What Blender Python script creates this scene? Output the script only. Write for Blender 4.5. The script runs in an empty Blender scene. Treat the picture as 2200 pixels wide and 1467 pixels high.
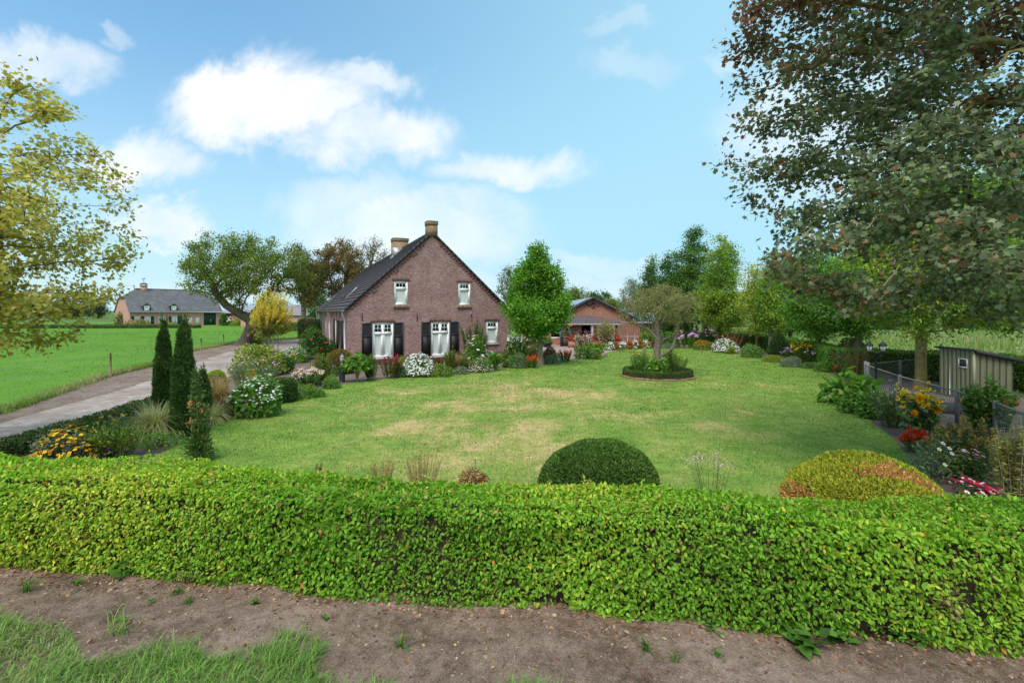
import bpy, math, random
import numpy as np
from mathutils import Vector, Matrix
from mathutils.geometry import tessellate_polygon

S = bpy.context.scene
COL = S.collection
R = math.radians

# ------------------------------------------------------------------ camera
F, HZ, CH = 1075.0, 667.0, 3.0            # focal length and horizon in photo pixels, eye height in metres
cam = bpy.data.cameras.new('camera')
cam.sensor_width = 36.0
cam.lens = 36.0 * F / 2200.0
cam.shift_y = -(733.5 - HZ) / 2200.0
cam.clip_end = 6000
camo = bpy.data.objects.new('camera', cam)
camo.location = (0, 0, CH)
camo.rotation_euler = (R(90), 0, 0)
COL.objects.link(camo)
S.camera = camo

# ------------------------------------------------------------------ exposure
S.view_settings.view_transform = 'Standard'
S.view_settings.look = 'None'
S.view_settings.exposure = 1.62
S.view_settings.gamma = 1.0

# ------------------------------------------------------------------ sun
SUN_EL, SUN_AZ = 58.0, 202.0              # azimuth clockwise from +Y: behind and to the left of the viewer
sl = bpy.data.lights.new('sun', 'SUN')
sl.energy = 1.2
sl.angle = R(35)
sl.color = (1.0, 0.95, 0.87)
so = bpy.data.objects.new('sun', sl)
sd = Vector((math.sin(R(SUN_AZ)) * math.cos(R(SUN_EL)), math.cos(R(SUN_AZ)) * math.cos(R(SUN_EL)), math.sin(R(SUN_EL))))
so.rotation_euler = sd.to_track_quat('Z', 'Y').to_euler()
so.location = (-20, -30, 40)
COL.objects.link(so)

# ------------------------------------------------------------------ sky with clouds (fixed to world directions)
W = bpy.data.worlds.new('World')
S.world = W
W.use_nodes = True
nt = W.node_tree
nt.nodes.clear()

def N(t, kind, **kw):
    n = t.nodes.new(kind)
    for k, v in kw.items():
        setattr(n, k, v)
    return n

def setin(t, n, key, val):
    if isinstance(val, bpy.types.NodeSocket):
        t.links.new(val, n.inputs[key])
    elif val is not None:
        n.inputs[key].default_value = val

def MATH(t, op, a, b=None, c=None, clamp=False):
    n = N(t, 'ShaderNodeMath', operation=op, use_clamp=clamp)
    setin(t, n, 0, a); setin(t, n, 1, b); setin(t, n, 2, c)
    return n.outputs[0]

def MIX(t, fac, a, b, mode='MIX'):
    n = N(t, 'ShaderNodeMix', data_type='RGBA', blend_type=mode)
    setin(t, n, 0, fac)
    for key, v in ((6, a), (7, b)):
        setin(t, n, key, v if isinstance(v, bpy.types.NodeSocket) else (tuple(v) + (1,))[:4])
    return n.outputs[2]

def NOISE(t, vec, scale, detail=4, rough=.55, dist=0.0, out=0):
    n = N(t, 'ShaderNodeTexNoise')
    setin(t, n, 'Vector', vec); setin(t, n, 'Scale', scale); setin(t, n, 'Detail', detail)
    setin(t, n, 'Roughness', rough); setin(t, n, 'Distortion', dist)
    return n.outputs[out]

def RANGE(t, v, a, b, c=0.0, d=1.0, smooth=True):
    n = N(t, 'ShaderNodeMapRange', interpolation_type='SMOOTHSTEP' if smooth else 'LINEAR')
    for i, x in enumerate((v, a, b, c, d)):
        setin(t, n, i, x)
    return n.outputs[0]

sky = N(nt, 'ShaderNodeTexSky', sky_type='NISHITA', sun_disc=False)
sky.sun_elevation = R(SUN_EL)
sky.sun_rotation = R(SUN_AZ)
sky.air_density = 1.0
sky.dust_density = 0.6
sky.ozone_density = 1.6
tc = N(nt, 'ShaderNodeTexCoord')
sep = N(nt, 'ShaderNodeSeparateXYZ')
nt.links.new(tc.outputs['Generated'], sep.inputs[0])
dx, dy, dz = sep.outputs
ay = MATH(nt, 'MAXIMUM', MATH(nt, 'ABSOLUTE', dy), 0.05)
gx = MATH(nt, 'DIVIDE', dx, ay)
gz = MATH(nt, 'DIVIDE', dz, ay)
cmb = N(nt, 'ShaderNodeCombineXYZ')
nt.links.new(gx, cmb.inputs[0]); nt.links.new(gz, cmb.inputs[1])
gv = cmb.outputs[0]
# ragged edges: the cloud field is looked up at a distorted direction
nz1 = NOISE(nt, gv, 4.2, 7, .62, .3, out=1)
nzc = N(nt, 'ShaderNodeVectorMath', operation='SUBTRACT')
nt.links.new(nz1, nzc.inputs[0]); nzc.inputs[1].default_value = (.5, .5, .5)
nzs = N(nt, 'ShaderNodeVectorMath', operation='MULTIPLY')
nt.links.new(nzc.outputs[0], nzs.inputs[0]); nzs.inputs[1].default_value = (.34, .26, 0)
nza = N(nt, 'ShaderNodeVectorMath', operation='ADD')
nt.links.new(gv, nza.inputs[0]); nt.links.new(nzs.outputs[0], nza.inputs[1])
cloud = None
for (u, v, rx, ry, k) in ((590, 215, 250, 125, 1.25), (520, 260, 170, 100, 1.1), (760, 165, 150, 60, .72), (800, 300, 200, 85, .95),
                          (1090, 375, 185, 65, .85), (290, 335, 140, 75, .95), (330, 468, 130, 50, .85), (80, 130, 190, 70, .72),
                          (760, 440, 200, 70, .45), (900, 500, 300, 95, .72), (1290, 560, 180, 40, .4), (245, 60, 45, 35, .35), (1360, 130, 150, 45, .22),
                          (1590, 115, 90, 24, .3), (1330, 40, 120, 30, .2), (1000, 620, 900, 60, .45), (1800, 300, 300, 200, .55)):
    m = N(nt, 'ShaderNodeMapping')
    m.vector_type = 'TEXTURE'
    m.inputs['Location'].default_value = ((u - 1100) / F, (HZ - v) / F, 0)
    m.inputs['Scale'].default_value = (rx / F, ry / F, 1)
    nt.links.new(nza.outputs[0], m.inputs[0])
    ln = N(nt, 'ShaderNodeVectorMath', operation='LENGTH')
    nt.links.new(m.outputs[0], ln.inputs[0])
    g = RANGE(nt, ln.outputs['Value'], 1.08, .38, 0, k)
    cloud = g if cloud is None else MATH(nt, 'MAXIMUM', cloud, g)
front = RANGE(nt, dy, .0, .12)
back = RANGE(nt, NOISE(nt, tc.outputs['Generated'], 2.2, 6, .55), .42, .62)
puff = RANGE(nt, NOISE(nt, gv, 7.0, 7, .62), .25, .75, .62, 1.2)
cl = MATH(nt, 'MULTIPLY', cloud, puff)
cl = MATH(nt, 'MULTIPLY', cl, front)
cl = MATH(nt, 'ADD', cl, MATH(nt, 'MULTIPLY', back, MATH(nt, 'SUBTRACT', 1.0, front)), clamp=True)
above = RANGE(nt, dz, -.01, .02)
cl = MATH(nt, 'MULTIPLY', cl, above)
bgs = N(nt, 'ShaderNodeBackground')
hsv = N(nt, 'ShaderNodeHueSaturation')
hsv.inputs['Hue'].default_value = .497
hsv.inputs['Saturation'].default_value = 1.45
nt.links.new(sky.outputs[0], hsv.inputs['Color'])
haze_f = RANGE(nt, dz, 0.0, .5, .86, 0.30)
skyc = MIX(nt, haze_f, hsv.outputs[0], (2.75, 4.1, 4.6))
west = RANGE(nt, MATH(nt, 'ADD', dx, MATH(nt, 'MULTIPLY', dz, -.5)), -.8, .25, .05, .85)   # paler air away from the left
skyc = MIX(nt, west, skyc, (2.2, 3.9, 4.8))
nt.links.new(skyc, bgs.inputs['Color'])
bgs.inputs['Strength'].default_value = 0.068
bgc = N(nt, 'ShaderNodeBackground')
ctone = MIX(nt, RANGE(nt, NOISE(nt, gv, 4.0, 5, .6), .3, .7), (.80, .88, .95), (1.0, 1.0, .985))
nt.links.new(ctone, bgc.inputs['Color'])
bgc.inputs['Strength'].default_value = 0.36
mxs = N(nt, 'ShaderNodeMixShader')
nt.links.new(cl, mxs.inputs[0]); nt.links.new(bgs.outputs[0], mxs.inputs[1]); nt.links.new(bgc.outputs[0], mxs.inputs[2])
wo = N(nt, 'ShaderNodeOutputWorld')
nt.links.new(mxs.outputs[0], wo.inputs['Surface'])
S.cycles.max_bounces = 6
S.cycles.transparent_max_bounces = 8
S.cycles.diffuse_bounces = 4
S.cycles.glossy_bounces = 2
S.cycles.transmission_bounces = 3

# ------------------------------------------------------------------ helpers: places, things
def G(u, v, z=0.0):
    """Where the sight line through photo pixel (u, v) meets height z."""
    y = F * (CH - z) / (v - HZ)
    return ((u - 1100) * y / F, y)

def tag(o, label=None, cat=None, group=None, kind=None):
    if label: o['label'] = label
    if cat: o['category'] = cat
    if group: o['group'] = group
    if kind: o['kind'] = kind
    return o

def thing(name, label, cat, loc=(0, 0, 0), rz=0.0, group=None):
    o = bpy.data.objects.new(name, None)
    o.empty_display_size = .2
    o.location = loc if len(loc) == 3 else (loc[0], loc[1], 0)
    o.rotation_euler = (0, 0, rz)
    COL.objects.link(o)
    return tag(o, label, cat, group)

def dup(root, loc, rz=0.0, label=None, scale=None):
    r = root.copy(); COL.objects.link(r); r.location = loc; r.rotation_euler = (0, 0, rz)
    if label: r['label'] = label
    if scale: r.scale = scale if hasattr(scale, '__len__') else (scale,) * 3
    for ch in list(root.children):
        c = ch.copy(); COL.objects.link(c); c.parent = r
        for g in list(ch.children):
            d = g.copy(); COL.objects.link(d); d.parent = c
    return r

class MB:
    """Collects polygons with a colour per vertex and links them as ONE mesh object."""
    def __init__(s):
        s.v, s.f, s.c, s.n = [], [], [], 0
    def add(s, V, Fs, col=(.5, .5, .5), mat=0):
        V = np.asarray(V, float).reshape(-1, 3)
        c = np.asarray(col, float)
        c = np.broadcast_to(c, (len(V), 3)) if c.ndim == 1 else c
        s.v.append(V); s.c.append(c)
        if isinstance(Fs, np.ndarray):
            s.f.append((Fs + s.n, mat))
        else:
            by = {}
            for q in Fs: by.setdefault(len(q), []).append(q)
            for q in by.values(): s.f.append((np.asarray(q, int) + s.n, mat))
        s.n += len(V)
        return s
    def box(s, a, b, col=(.5, .5, .5), mat=0, M=None):
        x0, y0, z0 = a; x1, y1, z1 = b
        V = np.array([(x0,y0,z0),(x1,y0,z0),(x1,y1,z0),(x0,y1,z0),(x0,y0,z1),(x1,y0,z1),(x1,y1,z1),(x0,y1,z1)], float)
        if M is not None: V = xf(V, M)
        return s.add(V, [(0,3,2,1),(4,5,6,7),(0,1,5,4),(1,2,6,5),(2,3,7,6),(3,0,4,7)], col, mat)
    def tube(s, pts, rad, col=(.5, .5, .5), k=6, mat=0, cap=True):
        pts = np.asarray(pts, float)
        rad = np.broadcast_to(np.asarray(rad, float), (len(pts),))
        T = np.gradient(pts, axis=0)
        T /= np.linalg.norm(T, axis=1, keepdims=True) + 1e-9
        ref = np.array((0, 0, 1.)) if abs(T[0][2]) < .9 else np.array((1., 0, 0))
        a = np.arange(k) * 2 * math.pi / k
        V = []
        for p, t, r in zip(pts, T, rad):
            x = np.cross(t, ref); x /= np.linalg.norm(x) + 1e-9
            y = np.cross(t, x)
            V.append(p + r * (np.cos(a)[:, None] * x + np.sin(a)[:, None] * y))
        V = np.concatenate(V)
        fs = []
        for i in range(len(pts) - 1):
            for j in range(k):
                fs.append((i*k+j, i*k+(j+1) % k, (i+1)*k+(j+1) % k, (i+1)*k+j))
        if cap:
            fs.append(tuple(range(k))); fs.append(tuple(reversed(range((len(pts)-1)*k, len(pts)*k))))
        return s.add(V, fs, col, mat)
    def lathe(s, prof, c=(0, 0, 0), col=(.5, .5, .5), k=16, mat=0):
        a = np.arange(k) * 2 * math.pi / k
        V = np.concatenate([np.stack([c[0]+r*np.cos(a), c[1]+r*np.sin(a), np.full(k, c[2]+z)], 1) for r, z in prof])
        fs = [(i*k+j, i*k+(j+1) % k, (i+1)*k+(j+1) % k, (i+1)*k+j) for i in range(len(prof)-1) for j in range(k)]
        fs.append(tuple(reversed(range(k)))); fs.append(tuple(range((len(prof)-1)*k, len(prof)*k)))
        return s.add(V, fs, col, mat)
    def build(s, name, mats, parent=None, smooth=False):
        me = bpy.data.meshes.new(name)
        V = np.concatenate(s.v); C = np.concatenate(s.c)
        me.vertices.add(len(V))
        me.vertices.foreach_set('co', V.astype(np.float32).ravel())
        loops = np.concatenate([f.ravel() for f, m in s.f])
        tot = np.concatenate([np.full(len(f), f.shape[1]) for f, m in s.f])
        mi = np.concatenate([np.full(len(f), m) for f, m in s.f])
        me.loops.add(len(loops)); me.loops.foreach_set('vertex_index', loops.astype(np.int32))
        me.polygons.add(len(tot))
        me.polygons.foreach_set('loop_start', np.concatenate([[0], np.cumsum(tot)[:-1]]).astype(np.int32))
        me.polygons.foreach_set('material_index', mi.astype(np.int32))
        if smooth: me.polygons.foreach_set('use_smooth', np.ones(len(tot), bool))
        at = me.color_attributes.new('Col', 'FLOAT_COLOR', 'POINT')
        at.data.foreach_set('color', np.concatenate([C, np.ones((len(C), 1))], 1).astype(np.float32).ravel())
        me.update(calc_edges=True)
        for m in (mats if isinstance(mats, (list, tuple)) else [mats]): me.materials.append(m)
        o = bpy.data.objects.new(name, me)
        COL.objects.link(o)
        if parent is not None: o.parent = parent
        return o

def xf(V, M):
    M = np.asarray(M)
    return np.asarray(V) @ M[:3, :3].T + M[:3, 3]

def unit(a):
    return a / (np.linalg.norm(a, axis=-1, keepdims=True) + 1e-9)

class Waves:
    """cheap smooth 3-D noise in about -1..1"""
    def __init__(s, seed, freq, n=9):
        r = np.random.default_rng(seed)
        s.k = unit(r.normal(size=(n, 3))) * freq * r.uniform(.6, 1.9, (n, 1))
        s.p = r.uniform(0, 6.28, n)
    def __call__(s, P):
        return np.sin(P @ s.k.T + s.p).mean(1) * 1.9

# ------------------------------------------------------------------ materials
def material(name):
    m = bpy.data.materials.new(name)
    m.use_nodes = True
    t = m.node_tree
    b = t.nodes['Principled BSDF']
    return m, t, b

def objco(t):
    return N(t, 'ShaderNodeTexCoord').outputs['Object']

def bump(t, b, h, strength, dist=.02):
    n = N(t, 'ShaderNodeBump')
    setin(t, n, 'Height', h); n.inputs['Strength'].default_value = strength; n.inputs['Distance'].default_value = dist
    t.links.new(n.outputs[0], b.inputs['Normal'])

def foliage_mat(name, trans=.3, rough=.5, spec=.35):
    m, t, b = material(name)
    a = N(t, 'ShaderNodeAttribute', attribute_name='Col').outputs['Color']
    t.links.new(a, b.inputs['Base Color'])
    b.inputs['Roughness'].default_value = rough
    b.inputs['Specular IOR Level'].default_value = spec
    tr = N(t, 'ShaderNodeBsdfTranslucent')
    h = N(t, 'ShaderNodeHueSaturation'); h.inputs['Saturation'].default_value = 1.1; h.inputs['Value'].default_value = 1.25
    t.links.new(a, h.inputs['Color']); t.links.new(h.outputs[0], tr.inputs['Color'])
    mx = N(t, 'ShaderNodeMixShader'); mx.inputs[0].default_value = trans
    t.links.new(b.outputs[0], mx.inputs[1]); t.links.new(tr.outputs[0], mx.inputs[2])
    t.links.new(mx.outputs[0], t.nodes['Material Output'].inputs['Surface'])
    return m

def paint_mat(name, rough=.5, spec=.4, var=.18, scale=6.0, metal=0.0, bmp=0.0, bscale=40.0):
    m, t, b = material(name)
    a = N(t, 'ShaderNodeAttribute', attribute_name='Col').outputs['Color']
    o = objco(t)
    n = NOISE(t, o, scale, 6, .65)
    f = RANGE(t, n, .25, .75, 1 - var, 1 + var)
    c = N(t, 'ShaderNodeVectorMath', operation='SCALE')
    t.links.new(a, c.inputs[0]); t.links.new(f, c.inputs['Scale'])
    t.links.new(c.outputs[0], b.inputs['Base Color'])
    t.links.new(RANGE(t, n, .2, .8, rough - .08, min(rough + .12, 1)), b.inputs['Roughness'])
    b.inputs['Specular IOR Level'].default_value = spec
    b.inputs['Metallic'].default_value = metal
    if bmp: bump(t, b, NOISE(t, o, bscale, 6, .7), bmp)
    return m

FOL = foliage_mat('leaf', .42, .55, .2)
NEED = foliage_mat('needle', .12, .6, .25)
PETAL = foliage_mat('petal', .25, .6, .2)
BARK = paint_mat('bark', .85, .2, .35, 9.0, bmp=.6, bscale=22)
PAINT = paint_mat('painted_wood', .55, .28, .10, 5.0)
STONE = paint_mat('stone', .8, .3, .2, 8.0, bmp=.3, bscale=30)
METAL = paint_mat('metal', .4, .5, .1, 4.0, metal=.5)
PLAST = paint_mat('matt', .6, .3, .12, 10.0)

def glass_mat(name, tint=(.95, .98, .98), base=.02, dens=.0):
    m, t, b = material(name)
    g = N(t, 'ShaderNodeBsdfGlossy'); g.inputs['Roughness'].default_value = .03
    g.inputs['Color'].default_value = (.9, .95, 1, 1)
    tr = N(t, 'ShaderNodeBsdfTransparent'); tr.inputs['Color'].default_value = tint + (1,)
    lw = N(t, 'ShaderNodeLayerWeight'); lw.inputs['Blend'].default_value = .5
    fr_ = MATH(t, 'ADD', .03, MATH(t, 'MULTIPLY', MATH(t, 'POWER', lw.outputs['Facing'], 4.0), .8))
    mx = N(t, 'ShaderNodeMixShader')
    t.links.new(MATH(t, 'ADD', fr_, base, clamp=True), mx.inputs[0])
    t.links.new(tr.outputs[0], mx.inputs[1]); t.links.new(g.outputs[0], mx.inputs[2])
    t.links.new(mx.outputs[0], t.nodes['Material Output'].inputs['Surface'])
    return m
GLASS = glass_mat('window_glass')

def brick_mat(name, axis, c1, c2, mortar, patch, w=.22, h=.065, mo=.011, dark=None):
    m, t, b = material(name)
    o = objco(t)
    s = N(t, 'ShaderNodeSeparateXYZ'); t.links.new(o, s.inputs[0])
    c = N(t, 'ShaderNodeCombineXYZ')
    t.links.new(s.outputs[axis], c.inputs[0]); t.links.new(s.outputs[2], c.inputs[1])
    br = N(t, 'ShaderNodeTexBrick')
    t.links.new(c.outputs[0], br.inputs['Vector'])
    br.inputs['Color1'].default_value = c1 + (1,); br.inputs['Color2'].default_value = c2 + (1,)
    br.inputs['Mortar'].default_value = mortar + (1,)
    br.inputs['Scale'].default_value = 1; br.inputs['Mortar Size'].default_value = mo
    br.inputs['Mortar Smooth'].default_value = .3
    br.inputs['Brick Width'].default_value = w; br.inputs['Row Height'].default_value = h
    br.inputs['Bias'].default_value = -.1
    n = NOISE(t, o, 1.1, 5, .6)
    col = MIX(t, RANGE(t, n, .40, .72, 0, .5), br.outputs['Color'], patch)
    n2 = NOISE(t, o, 9.0, 4, .7)
    mp = N(t, 'ShaderNodeMapping'); mp.inputs['Scale'].default_value = (1, 1, 3.2); t.links.new(o, mp.inputs[0])
    n3 = NOISE(t, mp.outputs[0], 5.0, 3, .8)
    col = MIX(t, .4, col, MIX(t, n2, (.2, .2, .2), (.85, .85, .85)), 'OVERLAY')
    col = MIX(t, .75, col, MIX(t, RANGE(t, n3, .35, .65), (.30, .27, .27), (.68, .67, .67)), 'OVERLAY')
    if dark is not None:
        f = RANGE(t, s.outputs[2], dark[0] - .01, dark[0] + .01, 1, 0)
        col = MIX(t, f, col, MIX(t, .7, br.outputs['Color'], dark[1]))
    t.links.new(col, b.inputs['Base Color'])
    b.inputs['Roughness'].default_value = .9
    b.inputs['Specular IOR Level'].default_value = .2
    bump(t, b, br.outputs['Fac'], -.5, .01)
    return m
BR1, BR2, BRM, BRP = (.28, .122, .102), (.145, .066, .062), (.345, .292, .28), (.39, .285, .262)
BRICK_X = brick_mat('brick_gable', 0, BR1, BR2, BRM, BRP, dark=(.46, (.085, .07, .07)))
BRICK_Y = brick_mat('brick_side', 1, BR1, BR2, BRM, BRP, dark=(.46, (.085, .07, .07)))
BRICK_R = brick_mat('brick_red', 0, (.40, .14, .085), (.31, .105, .07), (.36, .27, .22), (.40, .17, .11))
BRICK_RY = brick_mat('brick_red_side', 1, (.40, .14, .085), (.31, .105, .07), (.36, .27, .22), (.40, .17, .11))
BRICK_P = brick_mat('brick_pink', 0, (.54, .255, .20), (.45, .20, .16), (.5, .40, .35), (.52, .30, .25))
BRICK_PY = brick_mat('brick_pink_side', 1, (.54, .255, .20), (.45, .20, .16), (.5, .40, .35), (.52, .30, .25))
BRICK_C = brick_mat('brick_chimney', 0, (.25, .145, .085), (.19, .105, .07), (.30, .26, .19), (.30, .22, .10))

# ------------------------------------------------------------------ leaves
QUAD = (np.array([(0, 0, 0), (.3, .45, .07), (0, 1, -.06), (-.3, .45, .07)]), [(0, 1, 2), (0, 2, 3)])
OVATE = (np.array([(0, 0, 0), (.27, .25, .05), (.25, .62, .05), (0, 1, -.08), (-.25, .62, .05), (-.27, .25, .05), (0, .5, -.01)]),
         [(0, 1, 6), (1, 2, 6), (2, 3, 6), (3, 4, 6), (4, 5, 6), (5, 0, 6)])
LANCE = (np.array([(0, 0, 0), (.12, .4, .03), (0, 1, -.1), (-.12, .4, .03)]), [(0, 1, 2), (0, 2, 3)])
_mr = [(.0, .0), (.16, -.06), (.40, .04), (.30, .20), (.62, .42), (.36, .44), (.30, .62), (.14, .60), (.0, 1.0)]
MAPLE = (np.array([(x, y, -.16 * x * x - .10 * y * y) for x, y in _mr] + [(-x, y, -.16 * x * x - .10 * y * y) for x, y in _mr[1:-1]]),
         [(0, 1, 2, 3, 4, 5, 6, 7, 8), (0, 8, 15, 14, 13, 12, 11, 10, 9)])
NEEDLE = (np.array([(-.07, 0, 0), (.07, 0, 0), (.10, .55, .04), (0, 1, -.02), (-.10, .55, .04)]), [(0, 1, 2, 3, 4)])
_a = np.arange(10) * math.pi / 5
DAISY = (np.concatenate([np.stack([np.where(np.arange(10) % 2, .34, .5) * np.cos(_a), np.where(np.arange(10) % 2, .34, .5) * np.sin(_a), np.where(np.arange(10) % 2, .0, .07)], 1), [(0, 0, -.03)]]),
         [(i, (i + 1) % 10, 10) for i in range(10)])
_b = np.arange(6) * math.pi / 3
DISC = (np.concatenate([np.stack([.5 * np.cos(_b), .5 * np.sin(_b), 0 * _b], 1), [(0, 0, .16)]]), [(i, (i + 1) % 6, 6) for i in range(6)])

def stamp(mb, tmpl, P, D, Nn, size, col, wid=None, mat=0):
    """One copy of a leaf template at every P: D its length, Nn its face."""
    T, Fs = tmpl
    n = len(P)
    if n == 0: return
    y = unit(D)
    x = unit(np.cross(y, Nn))
    z = np.cross(x, y)
    size = np.broadcast_to(np.asarray(size, float), (n,))
    w = size if wid is None else size * wid
    V = P[:, None] + (T[None, :, 0, None] * w[:, None, None]) * x[:, None] + (T[None, :, 1, None] * size[:, None, None]) * y[:, None] + (T[None, :, 2, None] * size[:, None, None]) * z[:, None]
    k = len(T)
    c = np.repeat(np.broadcast_to(col, (n, 3)), k, 0)
    base = (np.arange(n) * k)[:, None, None]
    by = {}
    for q in Fs: by.setdefault(len(q), []).append(q)
    V = V.reshape(-1, 3)
    first = True
    for q in by.values():
        f = (np.asarray(q)[None] + base).reshape(-1, len(q[0]))
        if first:
            mb.add(V, f, c, mat); first = False
        else:
            mb.f.append((f + mb.n - len(V), mat))

def colours(rng, pal, n, P=None, waves=None, jit=.18):
    """pal: list of (weight, (r,g,b)); neighbouring leaves lean to the same hue through a noise field"""
    w = np.array([p[0] for p in pal], float); w /= w.sum()
    cs = np.array([p[1] for p in pal], float)
    q = rng.random(n)
    if waves is not None and P is not None:
        q = np.clip(.55 * q + .45 * (.5 + .6 * waves(P)), 0, .9999)
    idx = np.searchsorted(np.cumsum(w), q).clip(0, len(cs) - 1)
    c = cs[idx] * (1 + rng.normal(0, jit, (n, 1)))
    c *= 1 + rng.normal(0, .06, (n, 3))
    return np.clip(c, .004, .9)

def rand_dir(rng, n):
    return unit(rng.normal(size=(n, 3)))

def blades(mb, rng, P, length, width, lean, col, seg=3, dirs=None):
    """arching strap leaves / grass blades rooted at P"""
    n = len(P)
    length = np.broadcast_to(np.asarray(length, float), (n,)); width = np.broadcast_to(np.asarray(width, float), (n,)); lean = np.broadcast_to(np.asarray(lean, float), (n,))
    a = rng.uniform(0, 6.283, n) if dirs is None else dirs
    h = np.stack([np.cos(a), np.sin(a), 0 * a], 1)
    sx = np.stack([-np.sin(a), np.cos(a), 0 * a], 1)
    rows = []
    for i in range(seg + 1):
        t = i / seg
        th = lean * t * 1.0
        c = P + (length * t)[:, None] * (np.sin(th)[:, None] * h + np.cos(th)[:, None] * np.array((0, 0, 1.)))
        w = (width * (1 - t ** 2) * .5 + .0004)[:, None]
        rows += [c - sx * w, c + sx * w]
    V = np.stack(rows, 1).reshape(-1, 3)
    k = 2 * (seg + 1)
    base = (np.arange(n) * k)[:, None, None]
    f = (np.array([(2*i, 2*i+1, 2*i+3, 2*i+2) for i in range(seg)])[None] + base).reshape(-1, 4)
    mb.add(V, f, np.repeat(np.broadcast_to(col, (n, 3)), k, 0))

# ------------------------------------------------------------------ ground materials
def ground_mat(name, stops, scales=(1.2, 9.0, 60.0), wts=(.5, .3, .2), rough=.9, bstr=.5, bdist=.03, lo=.32, hi=.68):
    """stops: colours from low to high noise value"""
    m, t, b = material(name)
    o = objco(t)
    v = None
    for s, w in zip(scales, wts):
        x = MATH(t, 'MULTIPLY', NOISE(t, o, s, 6, .62, .3), w)
        v = x if v is None else MATH(t, 'ADD', v, x)
    v = RANGE(t, v, lo, hi, smooth=False)
    cr = N(t, 'ShaderNodeValToRGB')
    t.links.new(v, cr.inputs[0])
    e = cr.color_ramp.elements
    while len(e) < len(stops): e.new(.5)
    for i, (p, c) in enumerate(stops):
        e[i].position = p; e[i].color = c + (1,)
    t.links.new(cr.outputs[0], b.inputs['Base Color'])
    b.inputs['Roughness'].default_value = rough
    b.inputs['Specular IOR Level'].default_value = .15
    if bstr: bump(t, b, NOISE(t, o, scales[-1], 6, .75), bstr, bdist)
    return m

def lawn_mat():
    m, t, b = material('mown_grass')
    o = objco(t)
    big = NOISE(t, o, .16, 4, .55, .4)
    mid = NOISE(t, o, .62, 6, .66, .5)
    fine = NOISE(t, o, 5.0, 6, .72)
    mp = N(t, 'ShaderNodeMapping'); mp.inputs['Rotation'].default_value = (0, 0, R(24)); mp.inputs['Scale'].default_value = (1.5, .09, 1)
    t.links.new(o, mp.inputs[0])
    streak = NOISE(t, mp.outputs[0], 1.6, 4, .6)
    dry = MATH(t, 'ADD', MATH(t, 'MULTIPLY', big, .42), MATH(t, 'MULTIPLY', mid, .40))
    dry = MATH(t, 'ADD', dry, MATH(t, 'MULTIPLY', fine, .14))
    dry = MATH(t, 'ADD', dry, MATH(t, 'MULTIPLY', streak, .10))
    # the worn, drier middle of the lawn against the watered rim
    s = N(t, 'ShaderNodeSeparateXYZ'); t.links.new(o, s.inputs[0])
    ex = MATH(t, 'DIVIDE', MATH(t, 'SUBTRACT', s.outputs[0], .8), 6.5)
    ey = MATH(t, 'DIVIDE', MATH(t, 'SUBTRACT', s.outputs[1], 14.5), 9.0)
    rr = MATH(t, 'SQRT', MATH(t, 'ADD', MATH(t, 'MULTIPLY', ex, ex), MATH(t, 'MULTIPLY', ey, ey)))
    dry = MATH(t, 'ADD', dry, RANGE(t, rr, .3, 1.6, .035, -.075))
    f1 = RANGE(t, dry, .482, .615)
    f2 = RANGE(t, dry, .552, .645)
    g = MIX(t, RANGE(t, NOISE(t, o, 1.3, 5, .6), .3, .7), (.115, .22, .030), (.20, .295, .052))
    c = MIX(t, f1, g, (.30, .305, .088))
    c = MIX(t, MATH(t, 'MULTIPLY', f2, .85), c, (.50, .375, .185))
    c = MIX(t, .8, c, MIX(t, RANGE(t, NOISE(t, o, 22, 5, .8), .3, .7), (.28, .28, .28), (.74, .74, .74)), 'OVERLAY')
    c = MIX(t, .6, c, MIX(t, RANGE(t, NOISE(t, o, 3.5, 6, .7), .3, .7), (.36, .38, .36), (.64, .62, .62)), 'OVERLAY')
    t.links.new(c, b.inputs['Base Color'])
    b.inputs['Roughness'].default_value = .85; b.inputs['Specular IOR Level'].default_value = .15
    bump(t, b, NOISE(t, o, 45, 5, .75), .5, .03)
    return m
LAWN = lawn_mat()
MEAD = ground_mat('meadow_grass', [(0, (.06, .16, .012)), (.45, (.095, .225, .02)), (.75, (.13, .26, .03)), (1, (.21, .30, .06))], (.22, 1.7, 14), (.45, .3, .25), bdist=.08)
FARG = ground_mat('rough_grass', [(0, (.045, .10, .015)), (.5, (.09, .16, .028)), (1, (.17, .20, .06))], (.05, .5, 6), (.4, .35, .25))
MULCH = ground_mat('garden_soil', [(0, (.085, .06, .047)), (.5, (.19, .145, .118)), (1, (.34, .275, .23))], (1.1, 11, 70), (.3, .35, .35), bstr=.9, bdist=.05)
CHIPS = ground_mat('wood_chips', [(0, (.10, .07, .052)), (.4, (.21, .155, .12)), (.7, (.32, .25, .20)), (1, (.46, .38, .31))], (.8, 7, 50), (.25, .35, .4), bstr=1, bdist=.05, lo=.38, hi=.62)
DRIVE = ground_mat('driveway_gravel', [(0, (.19, .145, .12)), (.4, (.29, .235, .20)), (.7, (.37, .31, .27)), (1, (.50, .45, .41))], (.5, 4.0, 55), (.38, .32, .3), bstr=.6, bdist=.015, lo=.40, hi=.61)
DUST = ground_mat('pale_dust', [(0, (.40, .34, .30)), (1, (.55, .50, .45))], (.8, 6, 40), (.4, .3, .3), bstr=.2)
SOIL = ground_mat('bare_soil', [(0, (.045, .035, .022)), (.30, (.115, .080, .056)), (.55, (.235, .168, .130)), (1, (.43, .335, .28))], (.75, 8.5, 62), (.36, .28, .36), bstr=1.0, bdist=.02, lo=.34, hi=.66)
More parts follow.
